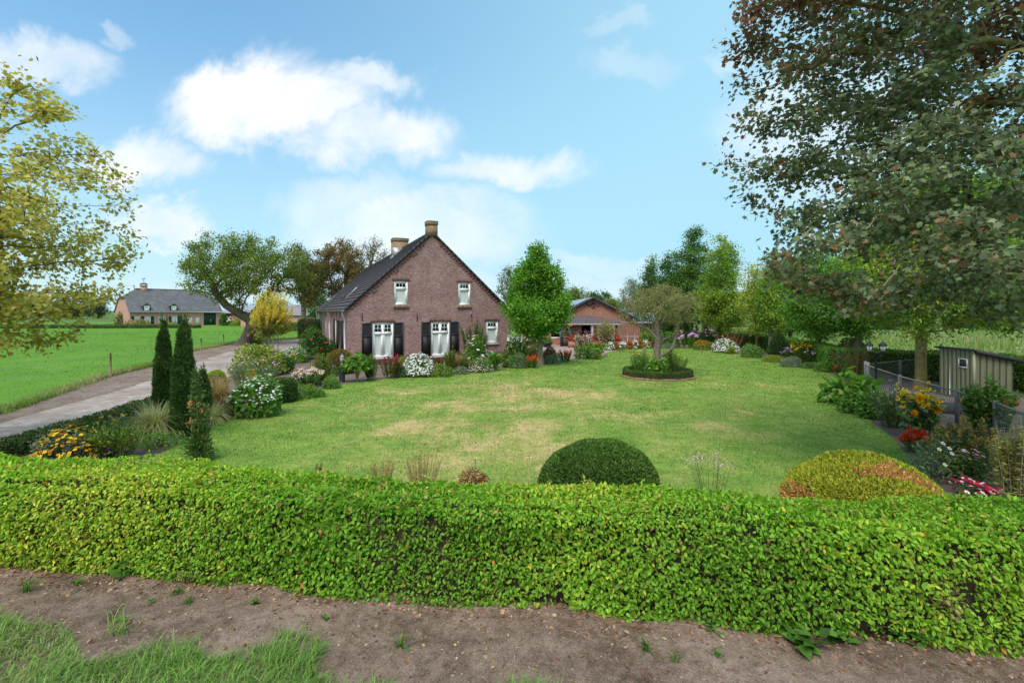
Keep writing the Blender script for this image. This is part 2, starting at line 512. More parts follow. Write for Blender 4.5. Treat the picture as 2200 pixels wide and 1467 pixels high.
CONC = ground_mat('pale_concrete', [(0, (.38, .35, .32)), (1, (.55, .52, .48))], (.6, 4, 40), (.4, .3, .3), bstr=.2)
GRAVEL = ground_mat('run_litter', [(0, (.08, .06, .052)), (.5, (.20, .16, .145)), (1, (.40, .35, .32))], (.9, 14, 55), (.2, .3, .5), bstr=1, bdist=.04)
def paver_mat():
    m, t, b = material('brick_paving')
    o = objco(t)
    br = N(t, 'ShaderNodeTexBrick'); t.links.new(o, br.inputs['Vector'])
    br.inputs['Color1'].default_value = (.34, .235, .19, 1); br.inputs['Color2'].default_value = (.25, .17, .14, 1); br.inputs['Mortar'].default_value = (.18, .15, .13, 1)
    br.inputs['Scale'].default_value = 1; br.inputs['Brick Width'].default_value = .22; br.inputs['Row Height'].default_value = .08; br.inputs['Mortar Size'].default_value = .006
    c = MIX(t, RANGE(t, NOISE(t, o, .8, 5, .6), .35, .7, 0, .5), br.outputs['Color'], (.46, .37, .32))
    t.links.new(c, b.inputs['Base Color']); b.inputs['Roughness'].default_value = .85
    bump(t, b, br.outputs['Fac'], -.4, .01)
    return m
PAVE = paver_mat()

def smooth_poly(pts, it=2):
    p = np.array(pts, float)
    for _ in range(it):
        q = np.roll(p, -1, 0)
        p = np.stack([.75 * p + .25 * q, .25 * p + .75 * q], 1).reshape(-1, 2)
    return p

def sheet(name, pts, z, m, it=2, kind='structure'):
    p = smooth_poly(pts, it) if it else np.array(pts, float)
    if np.sum(p[:, 0] * np.roll(p[:, 1], -1) - np.roll(p[:, 0], -1) * p[:, 1]) < 0: p = p[::-1]
    mb = MB()
    mb.add(np.column_stack([p, np.full(len(p), z)]), [tuple(range(len(p)))])
    o = mb.build(name, m)
    o['kind'] = kind
    return o, p

def inside(P, poly):
    x, y = P[:, 0], P[:, 1]
    r = np.zeros(len(P), bool)
    x0, y0 = poly[-1]
    for x1, y1 in poly:
        c = (y1 > y) != (y0 > y)
        with np.errstate(divide='ignore', invalid='ignore'):
            r ^= c & (x < (x0 - x1) * (y - y1) / (y0 - y1) + x1)
        x0, y0 = x1, y1
    return r

def scatter(rng, poly, n):
    lo, hi = poly.min(0), poly.max(0)
    P = rng.uniform(lo, hi, (n, 2))
    return P[inside(P, poly)]

def px(*q): return [G(u, v) for u, v in q]

# ------------------------------------------------------------------ the setting
sheet('ground', [(-2500, -40), (2500, -40), (2500, 4500), (-2500, 4500)], -.04, FARG, 0)
_, MEADP = sheet('meadow', px((-900, 905), (0, 888), (230, 809), (330, 786), (400, 757), (510, 738), (640, 726), (720, 722), (760, 705), (800, 694), (700, 690), (300, 692), (-900, 697)), -.022, MEAD, 1)
sheet('garden_soil', [(-16, 5.2), (6.6, 4.2), (12.5, 7.5), (21, 12), (27, 26), (30, 52), (12, 62), (-13, 60), (-13.6, 30), (-13.0, 20), (-14, 12.5)], -.014, MULCH, 1)
_, CHIPP = sheet('chip_verge', px((-700, 1060), (0, 888), (230, 808), (330, 785), (400, 757), (500, 738), (560, 733), (650, 727), (700, 723), (700, 735), (560, 760), (400, 800), (230, 850), (0, 925), (-700, 1130)), -.018, CHIPS, 1)
_, DRIVP = sheet('driveway', px((-700, 1090), (0, 908), (160, 864), (270, 834), (335, 812), (425, 776), (505, 751), (565, 741), (640, 729), (700, 722), (735, 724), (735, 745), (690, 752), (610, 775), (560, 790), (480, 812), (440, 826), (335, 873), (200, 912), (0, 962), (-700, 1200)), -.010, DRIVE, 1)
_, LAWNP = sheet('lawn', px((230, 1040), (330, 982), (375, 958), (440, 922), (480, 903), (540, 887), (620, 859), (700, 834), (760, 821), (830, 811), (900, 804), (1000, 797), (1100, 790), (1190, 779), (1240, 772), (1302, 766), (1302, 757), (1350, 750), (1420, 747), (1480, 746), (1560, 755), (1640, 769), (1720, 787), (1795, 803), (1815, 835), (1835, 872), (1872, 906), (1922, 942), (1945, 975), (1985, 1010), (2040, 1065), (2060, 1130), (1600, 1110), (1100, 1075), (600, 1045)), -.004, LAWN, 1)
sheet('patio', px((1094, 772), (1085, 742), (1120, 727), (1200, 722), (1420, 724), (1420, 748), (1345, 749), (1298, 757), (1296, 766), (1235, 771), (1190, 776), (1130, 772)), -.009, PAVE, 1)
sheet('concrete_path', px((1085, 735), (1085, 725), (1185, 724), (1185, 733)), -.004, CONC, 0)
sheet('garden_path', px((628, 812), (660, 802), (720, 782), (745, 774), (748, 782), (715, 800), (690, 812), (640, 822)), -.006, CONC, 1)
sheet('back_lawn', px((1085, 722), (1085, 709), (1180, 709), (1180, 722)), -.006, LAWN, 0)
sheet('chicken_run', [(10.2, 9.2), (11.7, 13.1), (12.5, 16.2), (13.75, 19.5), (17.8, 21.8), (22, 20), (21, 8)], -.008, GRAVEL, 0)

# bare soil strip in front of the hedge: a real bumpy surface
rng = np.random.default_rng(11)
xs, ys = np.arange(-11, 8.5, .035), np.arange(2.2, 7.2, .035)
X, Y = np.meshgrid(xs, ys)
P0 = np.column_stack([X.ravel(), Y.ravel(), 0 * X.ravel()])
hgt = .026 * Waves(1, 3.2)(P0) + .016 * Waves(2, 11)(P0) + .009 * Waves(3, 34)(P0)
def soil_z(P):
    P = np.column_stack([P[:, 0], P[:, 1], 0 * P[:, 0]])
    return .03 + .026 * Waves(1, 3.2)(P) + .016 * Waves(2, 11)(P) + .009 * Waves(3, 34)(P)
P0[:, 2] = .03 + hgt
nx, ny = len(xs), len(ys)
ii = (np.arange(ny - 1)[:, None] * nx + np.arange(nx - 1)[None]).ravel()
mb = MB(); mb.add(P0, np.stack([ii, ii + 1, ii + nx + 1, ii + nx], 1))
keep = P0[ii][:, 1] < 6.05 - .14 * P0[ii][:, 0]
mb.f = [(mb.f[0][0][keep], 0)]
o = mb.build('soil_strip', SOIL, smooth=True); o['kind'] = 'structure'

# ------------------------------------------------------------------ grass, meadow and litter: stuff nobody could count
def verge_edge(x):  # front edge of the rough verge, in metres of depth
    return 4.43 - .19 * (x + 3.5) + .16 * np.sin(x * 2.3) + .09 * np.sin(x * 5.9 + 1)
GR = [(3, (.15, .30, .055)), (3, (.22, .38, .085)), (2, (.29, .42, .13)), (1, (.33, .36, .15)), (1, (.07, .17, .03))]
rng = np.random.default_rng(21)
n = 80000
P = np.column_stack([rng.uniform(-7.5, 2.6, n), rng.uniform(2.9, 5.6, n), np.zeros(n)])
d = verge_edge(P[:, 0]) - P[:, 1]
clump = Waves(5, 6)(P)
keep = (d > 0) | ((d > -.55) & (clump > .55 + 1.1 * -d * .3) & (rng.random(n) < .55))
P = P[keep]; d = d[keep]; clump = clump[keep]
P[:, 2] = soil_z(P) - .01
mb = MB()
blades(mb, rng, P, rng.uniform(.06, .17, len(P)) * (1 + .35 * clump), rng.uniform(.004, .010, len(P)), rng.uniform(.3, 1.5, len(P)), colours(rng, GR, len(P), P, Waves(6, 2.5)), 3, dirs=rng.normal(.3, 1.3, len(P)))
tag(mb.build('rough_grass', FOL), 'long rough green grass growing on the verge below the bare soil', 'grass', kind='stuff')

rng = np.random.default_rng(22)
P = rng.uniform((-9, 3.2), (7, 6.2), (26000, 2)); P = np.column_stack([P, np.zeros(len(P))])
hb = 4.98 - .135 * P[:, 0]
dd = hb - P[:, 1]
P = P[(dd > -.1) & (rng.random(len(P)) < np.clip(1.05 - dd / .34, .07, 1.0))]
P[:, 2] = soil_z(P) + .006
mb = MB()
stamp(mb, OVATE, P, rand_dir(rng, len(P)) * (1, 1, .25), unit(np.array((0, 0, 1.)) + .5 * rng.normal(size=P.shape)), rng.uniform(.024, .056, len(P)), colours(rng, [(3, (.40, .235, .13)), (2, (.50, .35, .22)), (2, (.24, .13, .075)), (.7, (.58, .47, .32))], len(P)))
tag(mb.build('leaf_litter', FOL), 'dry brown fallen leaves scattered on the soil below the front hedge', 'leaf litter', kind='stuff')

rng = np.random.default_rng(23)
P = rng.uniform((-9, 3.0), (7, 6.2), (11000, 2)); P = np.column_stack([P, np.zeros(len(P))])
P = P[P[:, 1] < 5.3 - .135 * P[:, 0]]
P[:, 2] = soil_z(P) - .003
oct_ = (np.array([(1, 0, 0), (-1, 0, 0), (0, 1, 0), (0, -1, 0), (0, 0, .7), (0, 0, -.5)]) * .5, [(0, 2, 4), (2, 1, 4), (1, 3, 4), (3, 0, 4), (2, 0, 5), (1, 2, 5), (3, 1, 5), (0, 3, 5)])
mb = MB()
stamp(mb, oct_, P, rand_dir(rng, len(P)), rand_dir(rng, len(P)), rng.uniform(.008, .03, len(P)) * rng.choice([1, 1, 1, 1.7], len(P)), colours(rng, [(3, (.19, .135, .105)), (2, (.25, .18, .14)), (1.5, (.11, .08, .058))], len(P)))
P = P[rng.random(len(P)) < .12]                      # broken twigs
stamp(mb, (np.array([(-.03, 0, 0), (.03, 0, 0), (.02, 1, .03), (-.02, 1, .03), (0, .5, .05)]), [(0, 1, 4), (1, 2, 4), (2, 3, 4), (3, 0, 4)]), P + (0, 0, .006), rand_dir(rng, len(P)) * (1, 1, .12), np.tile((0, 0, 1.), (len(P), 1)), rng.uniform(.03, .11, len(P)), colours(rng, [(2, (.24, .17, .12)), (1, (.36, .28, .2))], len(P)))
tag(mb.build('soil_crumbs', STONE), 'small clods and stones lying on the bare soil strip', 'soil crumbs', kind='stuff')

# lawn blades share the lawn's own colours (same position noise)
rng = np.random.default_rng(24)
P = scatter(rng, LAWNP, 560000)
P = P[rng.random(len(P)) < np.clip(9.0 / P[:, 1], .25, 1)]
P = np.column_stack([P, np.full(len(P), -.006)])
mb = MB(); blades(mb, rng, P, rng.uniform(.022, .055, len(P)), rng.uniform(.008, .016, len(P)) * (P[:, 1] / 12), rng.uniform(.3, 1.5, len(P)), (.1, .2, .05), 1)
tag(mb.build('lawn_grass', LAWN), 'short mown grass of the garden lawn with dry straw patches', 'grass', kind='stuff')

rng = np.random.default_rng(28)                      # odd straws, clover and darker tufts in the lawn
P = scatter(rng, LAWNP, 150000); P = P[rng.random(len(P)) < np.clip(9.0 / P[:, 1], .2, 1)]; P = np.column_stack([P, np.full(len(P), -.004)])
w_ = Waves(61, 2.2)(P); P = P[rng.random(len(P)) < np.clip(.5 + .6 * w_, .05, 1)]
mb = MB(); blades(mb, rng, P, rng.uniform(.03, .07, len(P)), rng.uniform(.008, .016, len(P)) * (P[:, 1] / 12), rng.uniform(.4, 1.5, len(P)), colours(rng, [(3, (.06, .15, .02)), (2, (.10, .22, .03)), (2, (.46, .37, .19)), (1, (.30, .33, .09))], len(P), P, Waves(62, .9)), 2)
tag(mb.build('lawn_tufts', FOL), 'darker tufts, clover and dry straws scattered through the mown lawn', 'grass', kind='stuff')

rng = np.random.default_rng(25)
P = scatter(rng, MEADP, 420000)
P = P[(P[:, 1] < 75) & (rng.random(len(P)) < np.clip(22 / P[:, 1], .2, 1))]
P = np.column_stack([P, np.full(len(P), -.03)])
mb = MB(); blades(mb, rng, P, rng.uniform(.05, .11, len(P)) * (1 + .4 * Waves(8, .6)(P)), rng.uniform(.012, .03, len(P)) * (P[:, 1] / 30).clip(.5), rng.uniform(.3, 1.2, len(P)), (.1, .2, .05), 2)
tag(mb.build('meadow_grass', MEAD), 'bright green pasture grass of the meadow left of the driveway', 'grass', kind='stuff')
# rougher pale edge of the meadow along the chips
rng = np.random.default_rng(26)
edge = np.array(px((-700, 1060), (0, 888), (230, 808), (330, 785), (400, 757), (500, 738), (560, 733), (650, 727)))
seg = rng.integers(0, len(edge) - 1, 30000); tt = rng.random((30000, 1))
P = edge[seg] * (1 - tt) + edge[seg + 1] * tt + np.abs(rng.normal(0, .55, (30000, 1))) * (-.55, .8) + rng.normal(0, .12, (30000, 2))
P = np.column_stack([P, np.full(len(P), -.02)])
mb = MB(); blades(mb, rng, P, rng.uniform(.10, .32, len(P)), rng.uniform(.01, .025, len(P)), rng.uniform(.3, 1.3, len(P)), colours(rng, [(3, (.16, .28, .05)), (3, (.27, .33, .10)), (2, (.40, .38, .18)), (.6, (.09, .19, .03))], len(P), P, Waves(9, 1)), 3)
tag(mb.build('verge_grass', FOL), 'pale taller grass fringing the meadow beside the wood chips', 'grass', kind='stuff')

# ------------------------------------------------------------------ clipped hedges
def hedge(name, label, path, w, h, ls, pal, dens=2.2, seed=1, tmpl=OVATE, matl=None, wob=.05, group=None, cat='hedge', z0=0.0, inner=(.05, .035, .022), aspect=1.0, gaps=.0, twigs=0, lift=.0, sprigs=0, thin=0):
    rng = np.random.default_rng(seed)
    path = np.array(path, float)
    sl_ = np.linalg.norm(np.diff(path, axis=0), axis=1); cum = np.concatenate([[0], np.cumsum(sl_)]); L = cum[-1]
    def at(s):
        i = np.clip(np.searchsorted(cum, s, 'right') - 1, 0, len(sl_) - 1)
        t = ((s - cum[i]) / sl_[i])[:, None]
        tn = unit(np.diff(path, axis=0))
        return path[i] * (1 - t) + path[i + 1] * t, tn[i]
    per = 2 * h + w
    area = L * per + 2 * w * h
    n = int(dens * area / (.55 * ls * ls * aspect))
    s = rng.uniform(0, L, n)
    q = rng.uniform(0, per, n)
    ends = rng.random(n) < 2 * w * h / area
    c, tn = at(s)
    nn = np.column_stack([tn[:, 1], -tn[:, 0]])          # right-hand side normal
    side = np.where(q < h, -.5, np.where(q > h + w, .5, (q - h) / w - .5)) * w
    z = np.where(q < h, q, np.where(q > h + w, per - q, h))
    out = np.where((q < h)[:, None], np.column_stack([-nn, 0 * s]), np.where((q > h + w)[:, None], np.column_stack([nn, 0 * s]), np.array((0, 0, 1.))))
    r = min(w, h) * .15                                    # round the shoulders
    top = z > h - r
    k = np.clip((np.abs(side) - (w / 2 - r)) / r, 0, 1) * top * np.clip((z - (h - r)) / r, 0, 1)
    z = z - k * r * .35; side = side * (1 - k * r * .6 / w)
    out = unit(out + k[:, None] * np.column_stack([nn * np.sign(side)[:, None], np.ones(n)]) * .8)
    P = np.column_stack([c + nn * side[:, None], z])
    if ends.any():
        e = ends
        s_e = np.where(rng.random(e.sum()) < .5, 0, L); c2, t2 = at(s_e * .99999)
        n2 = np.column_stack([t2[:, 1], -t2[:, 0]])
        sg = np.where(s_e == 0, -1., 1.)[:, None]
        P[e] = np.column_stack([c2 + n2 * rng.uniform(-.5, .5, (e.sum(), 1)) * w, rng.uniform(0, h, e.sum())])
        out[e] = np.column_stack([t2 * sg, np.zeros(e.sum())])
    wv = Waves(seed + 50, 2.6 / max(h, .3)); wv2 = Waves(seed + 60, 9 / max(h, .3))
    P += out * (wob * (wv(P) + .5 * wv2(P)))[:, None] * np.where(z < .12, .6, 1)[:, None]
    dep = rng.exponential(.9 * ls, n)
    P -= out * np.minimum(dep, 3.5 * ls)[:, None]
    if gaps:
        gv_ = Waves(seed + 70, 5.5)(P) + .6 * Waves(seed + 71, 15)(P)
        kp = ~((gv_ > 1.15 - gaps) & (out[:, 2] < .6) & (rng.random(n) < .8)); P, out, dep = P[kp], out[kp], dep[kp]; n = len(P)
    P[:, 2] = np.maximum(P[:, 2], .01) + z0
    nrm = unit(out * .9 + np.array((0, 0, .55)) + .55 * rng.normal(size=(n, 3)))
    D = unit(out * .35 + np.array((0, 0, -.45)) * (out[:, 2:3] < .6) + np.array((0, 0, lift)) + .75 * rng.normal(size=(n, 3)))
    mb = MB()
    sz = rng.uniform(.7, 1.25, n) * ls
    C = colours(rng, pal, n, P, Waves(seed + 80, 1.6 / max(h, .4)), .15)
    if thin:                                             # thin, browned patches and regions of larger or smaller leaves
        sz = sz * (1 + .28 * Waves(seed + 90, 2.0)(P))
        wt_ = Waves(seed + 91, 2.3)(P) + .5 * Waves(seed + 92, 8)(P) + .7 * (.45 - P[:, 2]) + thin * np.clip((P[:, 0] - 2.2) / 2.5, -.6, 1)
        br_ = (wt_ > 1.0) & (out[:, 2] < .7) & (rng.random(n) < .5)
        C[br_] = colours(rng, [(3, (.36, .34, .10)), (2, (.40, .30, .14)), (1.5, (.26, .17, .09)), (2, (.22, .27, .05))], br_.sum())
        kp = ~((wt_ > 1.25) & (out[:, 2] < .6) & (rng.random(n) < .45))
        P, D, nrm, sz, C = P[kp], D[kp], nrm[kp], sz[kp], C[kp]
    stamp(mb, tmpl, P, D, nrm, sz, C, wid=aspect)
    root = thing(name, label, cat, group=group)
    for _ in range(sprigs):                              # unclipped young shoots standing out of the top
        s1 = rng.uniform(.2, L - .2, 1); c1, t1 = at(s1); m = rng.integers(5, 12)
        off = rng.uniform(-.45, .45) * w
        p0 = np.array([*(c1[0] + off * np.array((t1[0, 1], -t1[0, 0]))), h + z0 - .03])
        tt = np.linspace(.2, 1, m); dv = unit(np.array((rng.normal(0, .5), rng.normal(0, .5), 1.0))); Ls = rng.uniform(.06, .17)
        stamp(mb, tmpl, p0 + dv * (tt * Ls)[:, None], unit(dv * .3 + rng.normal(size=(m, 3)) + (0, 0, .3)), unit(rng.normal(size=(m, 3)) + (0, -.3, 1)), ls * (1.15 - .4 * tt), colours(rng, [(2, (.42, .45, .08)), (2, (.30, .40, .06)), (1, (.55, .48, .12)), (.5, (.5, .36, .14))], m), wid=aspect)
    mb.build('foliage', matl or FOL, root)
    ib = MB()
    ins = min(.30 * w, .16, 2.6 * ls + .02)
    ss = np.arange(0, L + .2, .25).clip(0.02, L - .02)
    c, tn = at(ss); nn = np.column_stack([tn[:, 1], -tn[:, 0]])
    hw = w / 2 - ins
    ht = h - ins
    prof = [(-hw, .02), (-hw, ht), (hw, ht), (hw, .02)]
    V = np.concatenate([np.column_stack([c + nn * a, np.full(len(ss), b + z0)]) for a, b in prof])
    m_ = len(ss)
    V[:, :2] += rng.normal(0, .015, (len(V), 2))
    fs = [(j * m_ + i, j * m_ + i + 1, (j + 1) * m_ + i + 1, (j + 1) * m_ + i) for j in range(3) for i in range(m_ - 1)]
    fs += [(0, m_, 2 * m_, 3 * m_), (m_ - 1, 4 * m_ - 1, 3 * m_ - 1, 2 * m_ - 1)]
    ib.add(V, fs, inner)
    for _ in range(twigs):
        s1 = rng.uniform(.1, L - .1, 1); c1, t1 = at(s1)
        n1 = np.array((t1[0, 1], -t1[0, 0]))
        sd_ = rng.choice((-1, 1))
        p0 = np.array([*(c1[0] + n1 * sd_ * hw * .7), rng.uniform(0.02, h * .7) + z0])
        p1 = p0 + np.array([*(n1 * sd_ * (ins + rng.uniform(-.02, .06)) + t1[0] * rng.normal(0, .12)), rng.uniform(.05, .3)])
        p1[2] = min(p1[2], h + z0 + .06)
        ib.tube([p0, (p0 + p1) / 2 + rng.normal(0, .02, 3), p1], [.008, .006, .002], (.20, .15, .11), 4, cap=False)
    ib.build('branches', BARK, root)
    return root

# the big hornbeam hedge across the foreground
HP = [(1.2, (0.0729, 0.18, 0.0207)), (2.4, (0.14, 0.312, 0.0276)), (0.12, (0.364, 0.228, 0.103)), (2.8, (0.201, 0.402, 0.0345)), (0.05, (0.607, 0.264, 0.069)), (2.4, (0.273, 0.468, 0.046)), (0.12, (0.68, 0.576, 0.0805)), (1.5, (0.413, 0.552, 0.0575)), (0.6, (0.607, 0.624, 0.0862))]
hx = np.linspace(-9.5, 7.8, 30)
hyc = 4.98 - .142 * hx + .42 + .05 * np.sin(hx * 1.3)
hedge('hornbeam_hedge', 'long clipped hornbeam hedge with bright green leaves across the foreground, above bare soil', np.column_stack([hx, hyc]), .88, 1.06, .047, HP, dens=3.2, seed=3, wob=.075, gaps=.36, twigs=1700, sprigs=130, thin=.5, aspect=.92)

# ------------------------------------------------------------------ building helpers
class Frame:
    """A building's own axes: x along its front, y into it, z up."""
    def __init__(s, x, y, rz):
        s.o = np.array((x, y, 0.)); s.rz = rz
        c, n = math.cos(rz), math.sin(rz)
        s.M = np.array([(c, n, 0), (-n, c, 0), (0, 0, 1.)])     # world -> local
    def ray(s, u, v):
        o = s.M @ (np.array((0, 0, CH)) - s.o)
        d = s.M @ np.array(((u - 1100) / F, 1, -(v - HZ) / F))
        return o, d
    def front(s, u, v, y=0.0):
        o, d = s.ray(u, v); t = (y - o[1]) / d[1]; p = o + t * d
        return p[0], p[2]
    def side(s, u, v, x=0.0):
        o, d = s.ray(u, v); t = (x - o[0]) / d[0]; p = o + t * d
        return p[1], p[2]
    def plane(s, u, v, p0, n):
        o, d = s.ray(u, v); n = np.array(n, float)
        return o + d * (np.dot(np.array(p0) - o, n) / np.dot(d, n))

def fx(y0=0.0, sgn=1):
    return lambda a, b, d: (a, y0 + sgn * d, b)
def fy(x0=0.0, sgn=1):
    return lambda a, b, d: (x0 + sgn * d, a, b)

def fbox(mb, f, a, b, col, mat=0):
    a0, b0, d0 = a; a1, b1, d1 = b
    V = [f(*p) for p in ((a0,b0,d0),(a1,b0,d0),(a1,b0,d1),(a0,b0,d1),(a0,b1,d0),(a1,b1,d0),(a1,b1,d1),(a0,b1,d1))]
    mb.add(V, [(0,3,2,1),(4,5,6,7),(0,1,5,4),(1,2,6,5),(2,3,7,6),(3,0,4,7)], col, mat)

def wall(mb, f, outer, holes=(), depth=.12, mat=0):
    loops = [[Vector((a, b, 0)) for a, b in outer]] + [[Vector(p + (0,)) for p in ((h[0], h[1]), (h[2], h[1]), (h[2], h[3]), (h[0], h[3]))] for h in holes]
    tris = tessellate_polygon(loops)
    pts = [p for l in loops for p in l]
    mb.add([f(p.x, p.y, 0) for p in pts], [tuple(t) for t in tris], mat=mat)
    for a0, b0, a1, b1 in holes:
        c = [(a0, b0), (a1, b0), (a1, b1), (a0, b1)]
        for i in range(4):
            p, q = c[i], c[(i + 1) % 4]
            mb.add([f(*p, 0), f(*q, 0), f(*q, depth), f(*p, depth)], [(0, 1, 2, 3)], mat=mat)

WHITE = (.74, .76, .76)
def window(root, f, r, style='double', d0=.03, fw=.085, col=WHITE, curtain=True, top=.31, dark=None):
    """white casement window filling the opening r = (a0, b0, a1, b1)"""
    a0, b0, a1, b1 = r
    mb = MB()
    def bar(x0, y0, x1, y1, p=d0, q=d0 + .06): fbox(mb, f, (x0, y0, p), (x1, y1, q), col)
    bar(a0, b0, a0 + fw, b1); bar(a1 - fw, b0, a1, b1); bar(a0 + fw, b0, a1 - fw, b0 + fw * 1.3); bar(a0 + fw, b1 - fw, a1 - fw, b1)
    H = b1 - b0
    ym = b1 - top * H
    ia0, ia1, ib0, ib1 = a0 + fw, a1 - fw, b0 + fw * 1.3, b1 - fw
    cells = []
    if style in ('double', 'single3', 'grid'):
        bar(ia0, ym - fw * .5, ia1, ym + fw * .5, d0 - .012, d0 + .055)
        cols = [(ia0, ia1)]
        if style in ('double', 'grid'):
            xm = (a0 + a1) / 2
            bar(xm - fw * .55, ib0, xm + fw * .55, ib1, d0 + .003, d0 + .057)
            cols = [(ia0, xm - fw * .55), (xm + fw * .55, ia1)]
        for x0, x1 in cols:
            for y0, y1, upper in ((ib0, ym - fw * .5, 0), (ym + fw * .5, ib1, 1)):
                s = fw * .62
                q0, q1 = d0 + .018, d0 + .052
                bar(x0, y0, x0 + s, y1, q0, q1); bar(x1 - s, y0, x1, y1, q0, q1); bar(x0 + s, y0, x1 - s, y0 + s, q0, q1); bar(x0 + s, y1 - s, x1 - s, y1, q0, q1)
                cells.append((x0 + s, y0 + s, x1 - s, y1 - s, upper))
                if upper:
                    k = 3 if style == 'single3' else 2
                    for i in range(1, k):
                        xx = x0 + s + (x1 - x0 - 2 * s) * i / k; bar(xx - .013, y0 + s, xx + .013, y1 - s, d0 + .022, d0 + .046)
                    if k == 2:
                        yy = (y0 + y1) / 2; bar(x0 + s, yy - .013, x1 - s, yy + .013, d0 + .024, d0 + .044)
                elif style == 'grid':
                    yy = (y0 + y1) / 2; bar(x0 + s, yy - .016, x1 - s, yy + .016, d0 + .022, d0 + .046)
    else:
        cells.append((ia0, ib0, ia1, ib1, 0))
        if style == 'plain2':
            xm = (a0 + a1) / 2; bar(xm - fw * .4, ib0, xm + fw * .4, ib1, d0 + .003, d0 + .057)
            ym2 = b1 - .35 * H; bar(ia0, ym2 - fw * .3, ia1, ym2 + fw * .3, d0 + .006, d0 + .054)
    w = mb.build('window', PAINT, root)
    g = MB()
    for x0, y0, x1, y1, up in cells:
        g.add([f(x0, y0, d0 + .036), f(x1, y0, d0 + .036), f(x1, y1, d0 + .036), f(x0, y1, d0 + .036)], [(0, 1, 2, 3)])
        if style == 'grid': g.build('pane', GLASS, w); g = MB()
    if style != 'grid': g.build('pane', GLASS, w)
    if curtain:
        c = MB()
        for x0, y0, x1, y1, up in cells:
            if up and curtain != 'all': continue
            k = max(6, int((x1 - x0) / .055))
            xs_ = np.linspace(x0 - .02, x1 + .02, k * 2 + 1)
            V = []
            for i, x in enumerate(xs_):
                dd = d0 + .062 + (.010 if i % 2 else 0)
                V += [f(x, y0 - .03, dd), f(x, y1 + .03, dd)]
            c.add(V, [(2*i, 2*i+2, 2*i+3, 2*i+1) for i in range(len(xs_) - 1)], (.74, .76, .71))
        c.build('curtain', PLAST, w)
    if dark:
        b = MB(); fbox(b, f, (a0, b0, d0 + .5), (a1, b1, d0 + .52), dark); b.build('room_shade_panel', PLAST, w)  # dark panel behind the glass, painted as the shade of the room
    return w

def shutter(root, f, r, col, louvre=True, d0=-.05):
    a0, b0, a1, b1 = r
    mb = MB(); s = .07
    ym = b1 - .40 * (b1 - b0)
    for x0, y0, x1, y1 in ((a0, b0, a0 + s, b1), (a1 - s, b0, a1, b1), (a0 + s, b1 - s, a1 - s, b1), (a0 + s, b0, a1 - s, b0 + s * 1.2), (a0 + s, ym - s * .5, a1 - s, ym + s * .5)):
        fbox(mb, f, (x0, y0, d0), (x1, y1, d0 + .045), col)
    fbox(mb, f, (a0 + s, b0 + s * 1.2, d0 + .014), (a1 - s, ym - s * .5, d0 + .035), col)
    if louvre:
        k = 12
        for i in range(k):
            y = ym + s * .5 + (b1 - s - ym - s * .5) * i / k
            h = (b1 - s - ym - s * .5) / k
            V = [f(a0 + s, y + h * .1, d0 + .004), f(a1 - s, y + h * .1, d0 + .004), f(a1 - s, y + h * 1.05, d0 + .036), f(a0 + s, y + h * 1.05, d0 + .036)]
            mb.add(V, [(0, 1, 2, 3)], col)
    else:
        fbox(mb, f, (a0 + s, ym + s * .5, d0 + .014), (a1 - s, b1 - s, d0 + .035), col)
    return mb.build('shutter', PAINT, root)

def tile_mat(name, col, spec=.4, rough=.5, w=.30, h=.245, ax=(1, 0), light=None):
    m, t, b = material(name)
    o = objco(t); s = N(t, 'ShaderNodeSeparateXYZ'); t.links.new(o, s.inputs[0])
    c = N(t, 'ShaderNodeCombineXYZ'); t.links.new(s.outputs[ax[0]], c.inputs[0]); t.links.new(s.outputs[ax[1]], c.inputs[1])
    br = N(t, 'ShaderNodeTexBrick'); t.links.new(c.outputs[0], br.inputs['Vector'])
    k = [tuple(x * f for x in col) + (1,) for f in (1.12, .86, .35)]
    br.inputs['Color1'].default_value, br.inputs['Color2'].default_value, br.inputs['Mortar'].default_value = k
    br.inputs['Scale'].default_value = 1; br.inputs['Brick Width'].default_value = w; br.inputs['Row Height'].default_value = h; br.inputs['Mortar Size'].default_value = .008; br.offset = 0
    n = NOISE(t, o, .9, 6, .65)
    cc = MIX(t, RANGE(t, n, .45, .75, 0, .55 if light else .2), br.outputs['Color'], light or tuple(min(1, x * 1.7) for x in col))
    t.links.new(cc, b.inputs['Base Color'])
    b.inputs['Roughness'].default_value = rough; b.inputs['Specular IOR Level'].default_value = spec
    bump(t, b, br.outputs['Fac'], -.5, .02)
    return m
TILE = tile_mat('dark_roof_tile', (.085, .076, .08), spec=.15, rough=.7)
TILEX = tile_mat('dark_roof_tile_hip', (.080, .070, .072), spec=.15, rough=.7, ax=(0, 1))
TILE_G = tile_mat('grey_roof_tile', (.115, .11, .12), ax=(0, 1), w=.24, h=.30, light=(.20, .195, .19))
TILE_GY = tile_mat('grey_roof_tile_side', (.115, .11, .12), ax=(1, 0), w=.24, h=.30, light=(.20, .195, .19))
ROOFING = paint_mat('roof_felt', .75, .3, .15, 2.5)
SOLAR = paint_mat('solar_panel', .22, .8, .05, 3.0)

